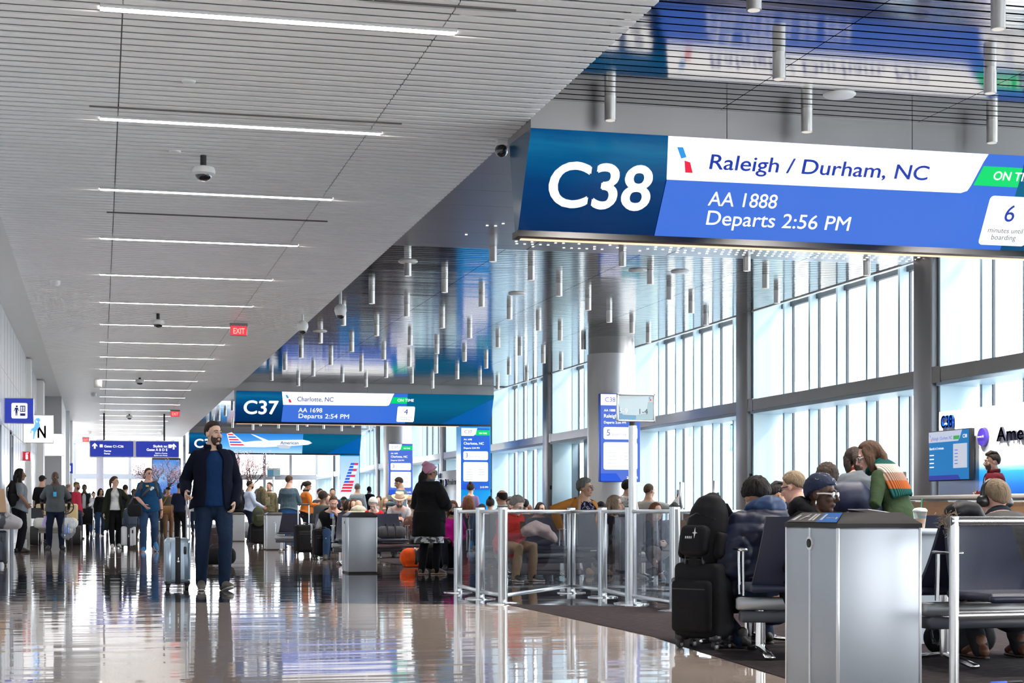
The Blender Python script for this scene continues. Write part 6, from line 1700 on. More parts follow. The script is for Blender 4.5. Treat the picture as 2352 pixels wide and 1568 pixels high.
grey.fin(b, 'under_sleeve', cloth('under_black', (.008, .008, .01)), rem=.011)
b = MB(); c = grey.spine(.29) + Vector((.0, .172, 0)); b.rbox(c.x - .035, c.x + .035, c.y - .004, c.y + .004, c.z - .055, c.z + .045, .006, 2); bd = grey.fin(b, 'badge', mat('badge_blue', (.05, .45, .85), .3))
b = MB(); b.tube([grey.spine(.52) + Vector((.05, .05, .0)), grey.spine(.42) + Vector((.03, .15, 0)), c + Vector((0, .0, .05))], [.006] * 3, n=6); b.tube([grey.spine(.52) + Vector((-.05, .05, .0)), grey.spine(.42) + Vector((-.03, .15, 0)), c + Vector((0, .0, .05))], [.006] * 3, n=6); grey.fin(b, 'lanyard', black)
b = MB(); b.tube([grey.pel + Vector((math.sin(a) * .188, math.cos(a) * .148, .012)) for a in [2 * PI * i / 24 for i in range(25)]], [(.018, .006)] * 25, n=6, side=(0, 0, 1), caps='flat'); grey.fin(b, 'belt', mat('belt', (.02, .014, .01), .4))
h = grey.W(grey.hand[1][0])
t = thing('water_bottle', 'lilac water bottle held by the bald man in the dark grey polo', 'bottle', (h.x - .02, h.y - .03, h.z - .29), 0); t.rotation_euler = (0, math.radians(14), 0)
b = MB(); b.lathe((0, 0, 0), [(.036, 0), (.04, .01), (.04, .19), (.03, .21)], 18); b.obj('body', mat('lilac', (.45, .36, .62), .35), t)
b = MB(); b.lathe((0, 0, .21), [(.028, 0), (.028, .03), (.02, .035)], 16); b.tube([(-.02, 0, .03 + .21), (-.015, 0, .28), (.015, 0, .28), (.02, 0, .24)], [.005] * 4, n=6); b.obj('cap', mat('lilac'), t)
h = grey.W(grey.hand[-1][0])
t = thing('plastic_bag', 'clear plastic bag of bottles held by the bald man in the dark grey polo', 'plastic bag', (h.x + .01, h.y - .02, h.z - .50))
b = MB(); b.tube([(.0, 0, .5), (.0, 0, .42), (.04, 0, .28), (.03, 0, .10), (-.03, 0, .0)], [(.02, .02), (.07, .05), (.15, .10), (.16, .12), (.12, .08)], side=(1, 0, 0), n=16)
link('body', remesh(b, .014, 1), glass('bag_film', (.93, .95, .98), .10, rough=.12, haze=.16), t)
b = MB(); b.lathe((.02, 0, .05), [(.03, 0), (.03, .15), (.012, .19), (.012, .22)], 12); b.lathe((-.05, .03, .03), [(.03, 0), (.03, .14), (.012, .18), (.012, .21)], 12); b.obj('bottle', mat('bottle_blue', (.08, .2, .7), .2), t)
for v in t.children[0].data.vertices:
    v.co += v.normal * .022 * noise.noise(Vector((v.co.x * 26, v.co.y * 26, v.co.z * 7)))
who('man in a black cap and black shirt seen from behind between the two grey polos', 97, 46, 1091, 25, det=1, hair='cap', hairc='dark', skin='pink', fat=1.15, top=((.012, .012, .014), 'short'), pants=(.01, .01, .014))
who('grey haired man in a dark vest behind the cart', 158, 54, 1109, 60, det=0, hair='sides', hairc='grey', skin='pink', top=((.45, .47, .5), 'long'), coat=((.03, .035, .05), -.06, .03), pants=(.02, .02, .03))
who('man in a red hoodie and olive cap beyond the cart', 176, 52, 1106, 120, det=0, hair='cap', hairc='ginger', beard='dark', skin='tan', top=((.45, .03, .06), 'long'), pants=(.03, .04, .07))
x, y, H = stand(194, 54, 1109)
vest = person('man in a black vest, white shirt and tie pushing an empty wheelchair', x, y, 184, H, det=1, hair='buzz', hairc='black', skin='dark', top=((.60, .61, .64), 'long'), pants=(.01, .01, .014), rh=(.16, .34, .10), lh=(-.16, .34, .10), jacket=(.012, .014, .018), jgap=.30, jhem=-.06, vest=True)
t = thing('wheelchair', 'black wheelchair pushed by the man in the vest', 'wheelchair', (x + .02, y - .62, 0), 0)
b = MB(); b.rbox(-.24, .24, -.02, .02, .48, .96, .01, 1); b.obj('backrest', cloth('wheelchair_black', (.014, .014, .016)), t)
b = MB(); b.rbox(-.24, .24, -.45, 0, .44, .49, .015, 2); b.obj('seat', cloth('wheelchair_black', (0, 0, 0)), t)
for sg in (-1, 1):
    b = MB(); b.tube([(sg * .28 + .02 * math.sin(0), .0 + .28 * math.cos(a), .30 + .28 * math.sin(a)) for a in [2 * PI * i / 24 for i in range(25)]], [.018] * 25, n=6, caps='flat'); b.tube([(sg * .28 - .02, 0, .3), (sg * .28 + .02, 0, .3)], [.03, .03], n=10); b.obj('wheel', wheel_m, t)
    b = MB(); b.tube([(sg * .25, 0, .3), (sg * .25, .01, .95), (sg * .25, .12, .99)], [.014] * 3, n=8); b.tube([(sg * .25, -.02, .62), (sg * .25, -.4, .62), (sg * .25, -.46, .3), (sg * .22, -.6, .12)], [.012] * 4, n=8); b.obj('side_frame', alu, t)
who('woman with black hair and black top walking beyond the wheelchair', 231, 59, 1121, 175, sex='f', det=1, hair='bob', hairc='black', skin='tan', top=((.010, .010, .012), 'long'), pm=DENIM, head=(-15, 0, 0), feet={1: (.09, .12, 0, 5), -1: (-.08, -.2, .03, -5, -20)})
who('person in a pale top half hidden behind the woman in black', 215, 64, 1129, 170, sex='f', det=0, hair='bun', hairc='dark', skin='light', top=((.55, .55, .6), 'long'), pm=DENIM)
x, y, H = stand(263, 39, 1093)
who('woman in a long dark green cardigan over a white tee, pulling a white suitcase', 263, 39, 1093, 176, sex='f', det=2, hair='pony', hairc='brown', skin='light', head=(-48, 2, 0), top=((.62, .62, .62), 'short'), hem=-.02,
    jacket=(.018, .022, .014), jgap=.62, jhem=-.52, pants=(.008, .008, .010), shoes=(.55, .50, .48), sole=(.6, .6, .6), rh=(.27, .10, -.16), lh=(-.26, .16, .02), lp=(-1, -.6, 0), feet={1: (.06, .14, 0, 6), -1: (-.09, -.06, .01, -10)})
x, y, H = stand(341, 35.6, 1070)
tee = person('man in glasses and a navy blue tee walking with a crossbody strap', x, y, 178, H, det=2, hair='short', hairc='brown', skin='pink', glasses='wire', fat=1.18, wide=1.06, head=(-20, 2, 0), top=((.008, .050, .125), 'short'), pm=DENIM, shoes=(.02, .17, .42), sole=(.55, .48, .38),
    rh=(.10, .26, .02), rp=(1, -.5, 0), lh=(-.27, -.04, -.12), lp=(-1, -.8, 0), feet={1: (.10, .10, 0, 8), -1: (-.12, -.16, .05, -16, -38)})
b = MB(); b.tube([tee.spine(.50) + Vector((-.09, .06, 0)), tee.spine(.38) + Vector((-.02, .178, 0)), tee.spine(.24) + Vector((.10, .178, 0)), tee.spine(.14) + Vector((.21, .06, 0))], [(.026, .006)] * 4, n=8, side=(1, 0, .6)); tee.fin(b, 'strap', bag_trim)
b = MB()
for sg in (1, -1): b.tube([tee.spine(.47) + Vector((sg * .13, -.06, .03)), tee.spine(.47) + Vector((sg * .135, .06, .045)), tee.spine(.36) + Vector((sg * .15, .15, 0)), tee.spine(.2) + Vector((sg * .19, .08, 0))], [(.028, .008)] * 4, n=8, side=(1, 0, 0))
tee.fin(b, 'backpack_strap', bag_trim)
b = MB(); c = tee.spine(.37) + Vector((-.07, .178, 0)); b.ell(c, (.035, .012, .03), 10, 6); b.ell(c + Vector((.03, .004, -.03)), (.025, .01, .025), 10, 6); tee.fin(b, 'print', mat('print_pale', (.6, .68, .72), .6))
b = MB(); c = tee.spine(.41) + Vector((.035, .172, 0)); b.rbox(c.x - .03, c.x + .03, c.y - .006, c.y + .006, c.z - .018, c.z + .018, .005, 1); tee.fin(b, 'print_yellow', mat('print_yellow', (.65, .45, .05), .6))
b = MB(); w0 = tee.wri[-1]; d0 = (tee.wri[-1] - tee.elb[-1]).normalized(); b.tube([w0 - d0 * .035, w0 - d0 * .012], [.033, .032], n=14, caps='flat'); tee.fin(b, 'watch', black)
p = at(310, 34.9)
t = thing('shoulder_bag', 'dark shoulder bag at the hip of the man in the blue tee', 'bag', (p.x, p.y + .1, .74))
b = MB(); b.tube([(-.1, 0, .14), (.1, 0, .14)], [(.06, .14), (.06, .13)], side=(0, 1, 0), n=14); link('body', remesh(b, .015, 2), bag_black, t)
b = MB(); b.tube([(-.12, 0, .24), (.0, -.02, .50), (.14, -.04, .72)], [(.018, .004)] * 3, n=6); b.obj('strap', bag_trim, t)
# people further down the concourse
FAR = [
 ('man in a navy jacket behind the woman in the cardigan', 288, 47, 1112, 10, 'm', 'short', 'dark', 'light', ((.015, .02, .035), 'long'), (.02, .02, .03)),
 ('woman in brown shorts partly hidden behind the man in the blue tee', 308, 50, 1122, 20, 'f', 'pony', 'brown', 'light', ((.02, .02, .022), 'long'), (.05, .04, .035)),
 ('man in a camouflage top with a tan bag slung across his hip', 386, 52, 1118, 175, 'm', 'cap', 'dark', 'tan', ((.10, .09, .06), 'short'), (.16, .09, .05)),
 ('man in a navy shirt and black trousers seen from behind by the walking man', 413, 47, 1108, 20, 'm', 'short', 'black', 'tan', ((.014, .020, .045), 'short'), (.008, .008, .01)),
 ('man in a dark coat near the first blossom tree', 366, 60, 1120, 190, 'm', 'short', 'dark', 'light', ((.03, .03, .04), 'long'), (.04, .035, .03)),
 ('woman in red far behind the wayfinding sign', 318, 70, 1128, 180, 'f', 'long', 'dark', 'light', ((.35, .04, .05), 'long'), (.03, .04, .07)),
 ('man in a grey coat far down the hall', 252, 72, 1130, 5, 'm', 'short', 'grey', 'light', ((.2, .2, .22), 'long'), (.02, .02, .03)),
 ('person in a blue jacket far down the hall beside the grey coat', 272, 74, 1131, 180, 'f', 'bob', 'brown', 'light', ((.05, .09, .22), 'long'), (.03, .03, .03)),
 ('man in a black hooded jacket by the far windows', 206, 76, 1131, 170, 'm', 'buzz', 'black', 'brown', ((.02, .02, .02), 'long'), (.03, .03, .04)),
 ('man in a white shirt far down between the two blossom trees', 448, 66, 1124, 200, 'm', 'short', 'dark', 'tan', ((.55, .56, .6), 'long'), (.02, .025, .05)),
]
for lab, u, d, vt, hd, sx, hr, hc_, sk, tp, pt in FAR:
    r_ = random.Random(u); who(lab, u, d, vt, hd, sex=sx, det=0, hair=hr, hairc=hc_, skin=sk, top=tp, pants=pt, feet={1: (.09, r_.uniform(-.1, .15), 0, 5), -1: (-.09, r_.uniform(-.15, .1), 0, -5)})
p = at(384, 51.2); t = thing('satchel', 'tan leather bag slung on the man in camouflage', 'bag', (p.x, p.y, .80))
b = MB(); b.tube([(-.16, 0, .12), (.16, 0, .12)], [(.07, .12), (.07, .12)], side=(0, 1, 0), n=14); link('body', remesh(b, .016, 2), mat('leather_tan', (.28, .13, .04), .5), t)
b = MB(); b.tube([(-.17, 0, .2), (0, .0, .52), (.2, .0, .62)], [(.016, .004)] * 3, n=6); b.obj('strap', mat('leather_tan'), t)
# behind the walking man
who('person in a black coat and purple scarf with a black backpack by the far bin', 547, 49, 1107, 5, det=1, hair='short', hairc='brown', skin='light', coat=((.010, .010, .012), -.1, .035), pants=(.01, .01, .012), collar=(.12, .05, .42), fat=1.15)
p = at(543, 48.5); backpack('black backpack on the person with the purple scarf', (p.x, p.y, 1.0), PI, .34, .2, .45, bag_black)
who('man in a pale blue shirt facing right behind the far bin', 574, 46, 1103, 85, det=1, hair='short', hairc='dark', beard='dark', skin='tan', fat=1.2, top=((.42, .50, .66), 'long'), pants=(.012, .018, .04), rh=(.12, .34, .06), lh=(-.1, .36, .05))
who('woman with short grey hair between the blue shirt and the soldier', 592, 50, 1121, 150, sex='f', det=0, hair='bob', hairc='grey', skin='light', top=((.02, .025, .05), 'long'), pants=(.02, .02, .03))
who('bald soldier in camouflage uniform facing the camera', 619, 47, 1106, 200, det=1, hair='buzz', hairc='brown', skin='pink', topm=CAMO, pm=CAMO, top=((.1, .1, .1), 'long'), head=(25, 0, 0), collar=(.10, .09, .05))
p = at(603, 46.3); backpack('camouflage backpack on the shoulder of the soldier', (p.x, p.y, .98), math.radians(120), .42, .28, .55, CAMO)
who('tall man in a grey blue shirt and jeans seen from behind', 664, 38.2, 1091, 28, det=2, hair='balding' if False else 'short', hairc='brown', skin='pink', glasses='wire', fat=1.3, wide=1.08, head=(18, -4, 0), top=((.075, .115, .145), 'long'), hem=-.07, pm=DENIM_B, rh=(.16, .30, .12), lh=(-.16, .30, .12), feet={1: (.12, 0, 0, 10), -1: (-.12, .03, 0, -8)})
who('woman in an orange sweater with a dark ponytail looking down', 707, 40.5, 1104, 80, sex='f', det=2, hair='pony', hairc='dark', skin='tan', fat=1.25, wide=1.05, head=(10, -22, 0), top=((.52, .15, .025), 'long'), pants=(.02, .02, .03), collar=(.03, .028, .026), rh=(.08, .30, .16), lh=(-.08, .32, .16))
vm = sit('bearded man in a black vest drinking from a bottle', 766, 29.8, 1137, 182, seat=.42, Hs=1.74, det=2, hair='buzz', hairc='brown', beard='ginger', skin='pink', fat=1.25, wide=1.1, lean=10, curve=14, head=(0, -12, 0), top=((.40, .40, .42), 'short'), hem=-.05,
    jacket=(.008, .008, .009), vest=True, jgap=.10, jhem=-.05, pm=DENIM, rh=(.16, .30, .08), lh=(-.05, .24, .41), lp=(-1, -.2, -.6), lcurl=.8, feet={1: (.16, .42, 0, 12), -1: (-.14, .30, 0, -12)}, shoes=(.03, .025, .02))
FIGV = person.__name__
who('man in a dark blazer standing near the windows beyond the tail fin screen', 848, 60, 1116, 40, det=0, hair='buzz', hairc='black', skin='dark', coat=((.012, .014, .03), -.12, .03), pants=(.01, .01, .02), collar=(.5, .5, .52))
who('bald man in a grey striped shirt seen from behind below the tail fin screen', 821, 43, 1109, 15, det=1, hair='buzz', hairc='salt', skin='tan', fat=1.15, top=((.22, .26, .29), 'long'), pants=(.03, .03, .04))
# seated crowd between the bins
SEATED = [
 ('woman with dark curly hair in a grey jacket facing the windows', 742, 34, 1128, 30, 'f', 'curly_short', 'dark', 'brown', (.07, .075, .08)),
 ('woman in leopard print behind the man in the vest', 752, 37, 1133, 170, 'f', 'longcurly', 'auburn', 'light', (.30, .16, .06)),
 ('man with short dark hair beyond the leopard print', 735, 44, 1121, 160, 'm', 'short', 'dark', 'tan', (.05, .05, .07)),
 ('bald man facing the camera beneath the tail fin screen', 764, 46, 1120, 185, 'm', 'buzz', 'dark', 'tan', (.03, .03, .05)),
 ('woman in dark glasses low behind the bin', 800, 40, 1147, 150, 'f', 'bob', 'dark', 'brown', (.03, .03, .03)),
 ('person in a dark hat low left of the cream hood', 790, 42, 1140, 190, 'm', 'cap', 'dark', 'brown', (.04, .03, .03)),
 ('woman in an orange patterned top by the cream hood', 812, 38, 1146, 190, 'f', 'longcurly', 'brown', 'light', (.35, .18, .05)),
 ('woman with a brown bob near the C37 column', 870, 44, 1138, 200, 'f', 'bob', 'brown', 'light', (.4, .4, .42)),
 ('blond woman with long hair beside the cowboy hat', 884, 40, 1141, 160, 'f', 'long', 'blond', 'light', (.12, .1, .1)),
 ('woman with long brown hair looking down left of the cowboy hat', 897, 39, 1147, 210, 'f', 'long', 'dark', 'light', (.02, .02, .025)),
 ('person in a dark knit cap beyond the barrier', 1107, 30, 1158, 10, 'm', 'cap', 'dark', 'brown', (.02, .02, .03)),
 ('woman with a dark bun beyond the barrier', 1126, 31, 1143, 15, 'f', 'bun', 'black', 'tan', (.4, .4, .42)),
 ('person with curly grey hair behind the woman in red fleece', 1172, 27, 1142, 200, 'f', 'curly_short', 'salt', 'light', (.04, .04, .05)),
 ('person with black hair right behind the woman in red fleece', 1205, 28.5, 1145, 15, 'm', 'short', 'black', 'tan', (.02, .02, .025)),
 ('auburn haired person low beyond the barrier rail', 1213, 30, 1159, 10, 'f', 'bob', 'auburn', 'light', (.05, .03, .03)),
 ('woman with dark brown hair low beyond the barrier rail', 1241, 28, 1154, 160, 'f', 'long', 'dark', 'light', (.03, .03, .04)),
 ('man with grey hair resting behind the crossed legs woman', 1549, 23, 1155, 20, 'm', 'short', 'salt', 'tan', (.22, .20, .17)),
 ('black haired person beside the woman with the streaked bob', 1380, 25, 1152, 20, 'm', 'short', 'black', 'brown', (.02, .02, .025)),
 ('brown haired person in a long wig like bob seen behind the C37 portal leg', 1076, 27, 1137, 12, 'f', 'long', 'auburn', 'light', (.05, .04, .04)),
]
for lab, u, d, vt, hd, sx, hr, hc_, sk, c in SEATED:
    zt = CAMH + (HZ - vt) / FPX * d
    sit(lab.replace('long wig like bob', 'dark top'), u, d, vt, hd, seat=max(.36, min(.60, zt - .86)), Hs=1.62 if sx == 'f' else 1.70, sex=sx, det=0 if d > 33 else 1, hair=hr, hairc=hc_, skin=sk, top=(c, 'long'), pants=(.03, .03, .04), rh=(.12, .25, .08), lh=(-.12, .25, .08))
sit('person in a cream hooded jacket seen from behind over the middle bin', 823, 31.5, 1150, 8, seat=.42, Hs=1.66, det=1, hair='none', skin='light', coat=((.62, .56, .40), -.08, .05), hood=cloth('cream_hood', (.64, .60, .46)), fat=1.15, lean=12, curve=20, rh=(.1, .25, .1), lh=(-.1, .25, .1), head=(0, -20, 0))
sit('woman with curly white hair in a red top beside the middle bin', 857, 30.5, 1143, 195, seat=.42, Hs=1.58, sex='f', det=2, hair='curly_short', hairc='white', skin='fair', top=((.55, .015, .03), 'long'), pants=(.01, .01, .012), fat=1.15, lean=14, curve=20, head=(0, -25, 0), rh=(.12, .28, .12), lh=(-.12, .28, .12))
cow = sit('man in a cream cowboy hat and pale shirt leaning over his phone', 918, 31.5, 1134, 186, seat=.42, Hs=1.76, det=2, hair='cowboy', hairc='grey', beard='salt', skin='pink', lean=30, curve=14, head=(4, -6, 0), top=((.50, .47, .48), 'long'), pm=DENIM, rh=(.07, .42, .20), lh=(-.06, .42, .20))
sit('second cowboy hat wearer in a striped shirt just behind the first', 944, 34.0, 1142, 200, seat=.42, Hs=1.72, det=1, hair='cowboy', hairc='dark', skin='tan', top=((.5, .42, .42), 'long'), pants=(.03, .04, .07), rh=(.12, .25, .1), lh=(-.12, .25, .1))
who('man in a teal and grey shirt standing by the C37 column looking down', 916, 36, 1095, 300, det=2, hair='short', hairc='dark', skin='tan', fat=1.1, head=(0, -22, 0), top=((.10, .15, .18), 'long'), pants=(.02, .02, .03), rh=(.1, .3, .16), lh=(-.1, .3, .16))
sit('person in a brown plaid shirt beside the woman in the black coat', 953, 27.2, 1150, 20, seat=.42, Hs=1.60, det=1, hair='short', hairc='brown', skin='light', topm=gradmat('plaid', [(0, (.10, .03, .02)), (.45, (.16, .05, .03)), (.55, (.5, .42, .36)), (1, (.20, .06, .04))], 'Z', -.5, .5, noise_amt=1.6, nscale=(10, 10, 10)), top=((.2, .05, .03), 'long'), pants=(.14, .12, .09), rh=(.12, .25, .1), lh=(-.12, .25, .1))
x, y, H = stand(985, 22.6, 1063)
bc = person('woman in a black coat and pink head wrap standing with her back to the camera', x, y, 42, 1.52, sex='f', det=2, hair='wrap_pink', hairc='black', skin='brown', glasses='dark', fat=1.25, wide=1.12, head=(36, 0, 0), coat=((.008, .008, .009), -.34, .045), pants=(.008, .008, .009), shoes=(.08, .05, .04), sole=(.35, .25, .2), rh=(.18, .26, .14), lh=(-.14, .28, .14), loosesleeve=1.2, collar=(.09, .09, .10),
    skirt=None, feet={1: (.12, .0, 0, 20), -1: (-.10, -.05, 0, -5)})
b = MB(); b.tube([bc.pel + Vector((0, 0, -.30)), bc.pel + Vector((0, 0, -.44))], [(.235, .20), (.245, .21)], n=24, side=(1, 0, 0), caps='flat'); bc.fin(b, 'patterned_hem', gradmat('hem_print', [(0, (.008, .008, .01)), (.36, (.01, .01, .012)), (.40, (.5, .5, .52)), (1, (.55, .55, .58))], 'Z', 0, 1.2, noise_amt=1.0, nscale=(9, 9, 14)))
# pink woman with black mask
pk_ = sit('woman in a magenta top wearing a black face mask', 1040, 24.5, 1150, 195, seat=.40, Hs=1.44, sex='f', det=2, hair='bob', hairc='auburn', skin='tan', top=((.62, .012, .30), 'long'), pants=(.02, .02, .03), lean=6, curve=16, rh=(.12, .26, .08), lh=(-.12, .26, .08))
b = MB(); b.ell(pk_.hp((0, .055, -.058)), (.056, .058, .050), 16, 10, R=pk_.R3); pk_.fin(b, 'face_mask', cloth('mask_black', (.01, .01, .011)))
who('woman in a plaid top with sunglasses on her head, seen past the magenta top', 1081, 33, 1109, 20, sex='f', det=1, hair='bun', hairc='dark', skin='light', top=((.20, .14, .26), 'short'), pants=(.03, .03, .05), glasses='dark')
sit('balding man in a rust sweater seen from behind beyond the barrier', 1153, 24.5, 1126, 345, seat=.46, Hs=1.76, det=2, hair='sides', hairc='dark', skin='tan', glasses='dark', top=((.38, .075, .03), 'long'), collar=(.5, .5, .5), pants=(.04, .04, .05), rh=(.12, .25, .1), lh=(-.12, .25, .1))
# woman in red fleece
red = sit('elderly woman in a red fleece and tan trousers looking at her phone', 1188, 20.45, 1140, 152, seat=.40, Hs=1.46, sex='f', det=3, hair='curly_short', hairc='grey', skin='fair', glasses='wire', fat=1.35, wide=1.12, lean=8, curve=30, head=(0, -12, 0), top=((.05, .05, .06), 'long'), coat=((.58, .012, .018), -.08, .04), collar=(.58, .012, .018),
    pm=cloth('khaki', (.30, .20, .12)), rh=(.04, .31, .20), lh=(-.05, .31, .22), rcurl=.7, lcurl=.7, shoes=(.012, .012, .014), sole=(.5, .45, .44), feet={1: (.12, .33, 0, 10), -1: (-.16, .38, 0, -16)})
h = red.W(red.hand[-1][0])
t = thing('phone', 'black phone in the hands of the woman in red fleece', 'phone', (h.x, h.y - .02, h.z)); t.rotation_euler = (math.radians(-30), 0, math.radians(-10))
b = MB(); b.rbox(-.036, .036, -.004, .004, -.02, .12, .004, 2); b.obj('case', black, t)
b = MB(); b.box(-.032, .032, .0042, .0048, -.014, .114); b.obj('screen', emit('phone_screen', (.3, .4, .6), .5), t)
p = at(1240, 20.0)
t = thing('pink_bundle', 'folded pale pink jacket lying on the lap of the woman in red fleece', 'jacket', (p.x, p.y, .52))
b = MB(); b.tube([(-.16, 0, .10), (-.05, 0, .13), (.08, 0, .09), (.17, 0, .0)], [(.09, .07), (.11, .09), (.10, .08), (.06, .05)], side=(0, 1, 0), n=16); me_ = remesh(b, .012, 2)
for v in me_.vertices: v.co += v.normal * .02 * noise.noise(v.co * 12)
link('body', me_, cloth('pale_pink', (.42, .33, .32)), t)
# orange cardigan woman
oc = sit('woman in an ochre cardigan and flowered dark blouse above the barrier', 1338, 22.6, 1098, 172, seat=.44, Hs=1.72, sex='f', det=3, hair='curly_short', hairc='salt', skin='tan', glasses='wire', fat=1.32, wide=1.15, lean=8, curve=4, roll=-5, head=(-42, 4, 0), top=((.014, .014, .03), 'long'), jacket=(.42, .17, .035), jgap=.70, jhem=-.06,
    pants=(.02, .025, .05), rh=(.33, .06, .12), rp=(1, -.2, .2), lh=(-.2, .18, .06), shoes=(.35, .20, .09), sole=(.1, .08, .06), feet={1: (.10, .46, 0, 5), -1: (-.12, .5, 0, -8)})
b = MB()
r_ = random.Random(4)
for i in range(90):
    a = r_.uniform(-1.0, 1.0); hh_ = r_.uniform(.38, .49); rx = .165 * (1 - max(0, hh_ - .42) * 5) * 1.15; b.ell(oc.spine(hh_) + oc.frame(hh_) @ Vector((math.sin(a) * rx, math.cos(a) * (.155 - max(0, hh_ - .42) * .55) * 1.05, 0)), (.008, .007, .008), 6, 4)
oc.fin(b, 'flower_print', mat('flower_print', (.42, .40, .62), .7))
b = MB(); b.tube([oc.spine(.47) + Vector((.10, .10, .02)), oc.spine(.36) + Vector((.13, .19, 0)), oc.spine(.2) + Vector((.17, .2, 0))], [(.022, .006)] * 3, n=8, side=(1, 0, 0)); oc.fin(b, 'bag_strap', mat('strap_tan', (.35, .22, .14), .6))
# streaked bob
sit('woman with a streaked bob in a long dark dress seated behind the barrier', 1411, 20.9, 1137, 155, seat=.43, Hs=1.66, sex='f', det=2, hair='bob', hairc='streak', skin='light', head=(-38, 0, 0), top=((.06, .065, .08), 'short'), pm=cloth('dark_dress', (.05, .055, .07)), jacket=(.025, .025, .03), jgap=.7, lean=4, curve=8, rh=(.10, .28, .02), lh=(-.12, .28, .02), shoes=(.05, .04, .04))
who('person in a white patterned shirt with black hair behind the tall sign pole', 1440, 26, 1104, 40, det=1, hair='curly_short', hairc='black', skin='tan', topm=gradmat('white_print', [(0, (.62, .60, .56)), (.66, (.62, .60, .56)), (.72, (.25, .10, .08)), (1, (.1, .1, .1))], 'Z', -1.2, 2.4, noise_amt=.6, nscale=(18, 18, 18)), top=((.6, .6, .6), 'long'), pants=(.03, .03, .04), fat=1.1)
ph = sit('man in a grey and taupe fleece holding his phone out to the right', 1490, 27.0, 1109, 45, seat=.46, Hs=1.72, det=2, hair='buzz', hairc='brown', skin='tan', top=((.30, .29, .27), 'long'), pants=(.04, .04, .05), rh=(.34, .40, .52), rp=(.6, -.4, -.8), lh=(-.12, .25, .1), head=(12, 0, 0))
h = ph.W(ph.hand[1][0])
t = thing('phone', 'small dark phone held up by the man in the grey fleece', 'phone', (h.x, h.y, h.z), .6)
b = MB(); b.rbox(-.036, .036, -.004, .004, -.04, .11, .004, 2); b.obj('case', black, t)
b = MB(); b.box(-.032, .032, .0042, .0048, -.034, .104); b.obj('screen', emit('phone_screen'), t)
sit('woman in a black buttoned jacket sitting with crossed legs behind the barrier', 1506, 20.8, 1163, 178, seat=.42, Hs=1.58, sex='f', det=2, hair='long', hairc='auburn', skin='fair', head=(-22, 4, 0), coat=((.015, .014, .016), -.06, .03), pm=cloth('taupe', (.10, .085, .085)), pantlen=.8, lean=-4, curve=12, rh=(.04, .26, .12), lh=(-.08, .26, .12), shoes=(.06, .035, .03), feet={1: (.05, .40, 0, 5), -1: (.22, .52, .22, 12)})
sit('woman in amber glasses looking up just behind the big backpack', 1627, 19.0, 1138, 200, seat=.46, Hs=1.60, sex='f', det=2, hair='pony', hairc='brown', skin='tan', glasses='dark', head=(10, 25, 0), top=((.05, .05, .06), 'long'), pants=(.03, .03, .04), rh=(.12, .25, .1), lh=(-.12, .25, .1))
# near right
PUFF = mat('puffer_navy', (.008, .013, .038), .5, spec=.35)
PUFFB = mat('puffer_blue', (.012, .036, .105), .5, spec=.35)
pf = sit('person in a navy puffer jacket with a blue hood seen from behind', 1737, 10.35, 1106, -8, seat=.40, Hs=1.58, det=3, hair='curly_short', hairc='black', skin='tan', fat=1.45, wide=1.22, lean=6, curve=24, head=(4, -16, 0), coat=((.01, .02, .05), -.09, .055), jm=PUFF, quilt=.013, hood=PUFFB, pm=DENIM_D, loosesleeve=1.5, rh=(.18, .28, .06), lh=(-.2, .28, .06), shoes=(.012, .011, .011), feet={1: (.14, .30, 0, 5), -1: (-.24, -.02, 0, -12)})
sit('man with cropped greying hair in a dark navy jacket, seen from behind', 1823, 13.0, 1079, -28, seat=.43, Hs=1.70, det=3, hair='short', hairc='sandy', skin='pink', glasses='dark', lean=8, curve=12, head=(-10, -10, 0), coat=((.010, .011, .020), -.08, .035), rh=(.12, .28, .12), lh=(-.12, .28, .12), fat=1.1, wide=1.06)
sit('young man with black hair in profile beyond the navy puffer jacket', 1784, 16.5, 1107, 75, seat=.43, Hs=1.62, det=2, hair='pomp', hairc='black', skin='tan', head=(5, -14, 0), coat=((.012, .012, .014), -.08, .035), rh=(.1, .28, .2), lh=(-.1, .28, .2), lean=8, curve=14)
sit('person with long dark hair just right of the young man in profile', 1806, 17.7, 1127, 60, seat=.40, Hs=1.50, sex='f', det=1, hair='long', hairc='dark', skin='light', top=((.02, .02, .022), 'long'), pants=(.02, .02, .03), rh=(.1, .25, .1), lh=(-.1, .25, .1))
sit('person with voluminous dark curly hair seen from behind', 1900, 15.0, 1066, 20, seat=.43, Hs=1.72, sex='f', det=2, hair='curly', hairc='dark', skin='brown', top=((.03, .03, .035), 'long'), pants=(.03, .03, .04), rh=(.12, .25, .1), lh=(-.12, .25, .1))
hw = sit('lady in a navy lettered head wrap and white framed glasses gazing right', 1884, 9.75, 1090, 132, seat=.36, Hs=1.46, sex='f', det=3, hair='wrap_navy', hairc='black', skin='dark', glasses='white', lean=6, curve=16, head=(6, 2, 0), coat=((.010, .010, .011), -.08, .05), hood=cloth('dark_hood', (.011, .011, .013)), rh=(.14, .26, .06), lh=(-.14, .26, .06), pants=(.012, .012, .014), fat=1.2, wide=1.1, loosesleeve=1.3)
b = MB(); b.tube([hw.hp((.078, .0, -.045)), hw.hp((.080, .0, -.062)), hw.hp((.079, .0, -.075))], [.004, .006, .003], n=8); hw.fin(b, 'earring', mat('earring', (.75, .72, .68), .2, .8))
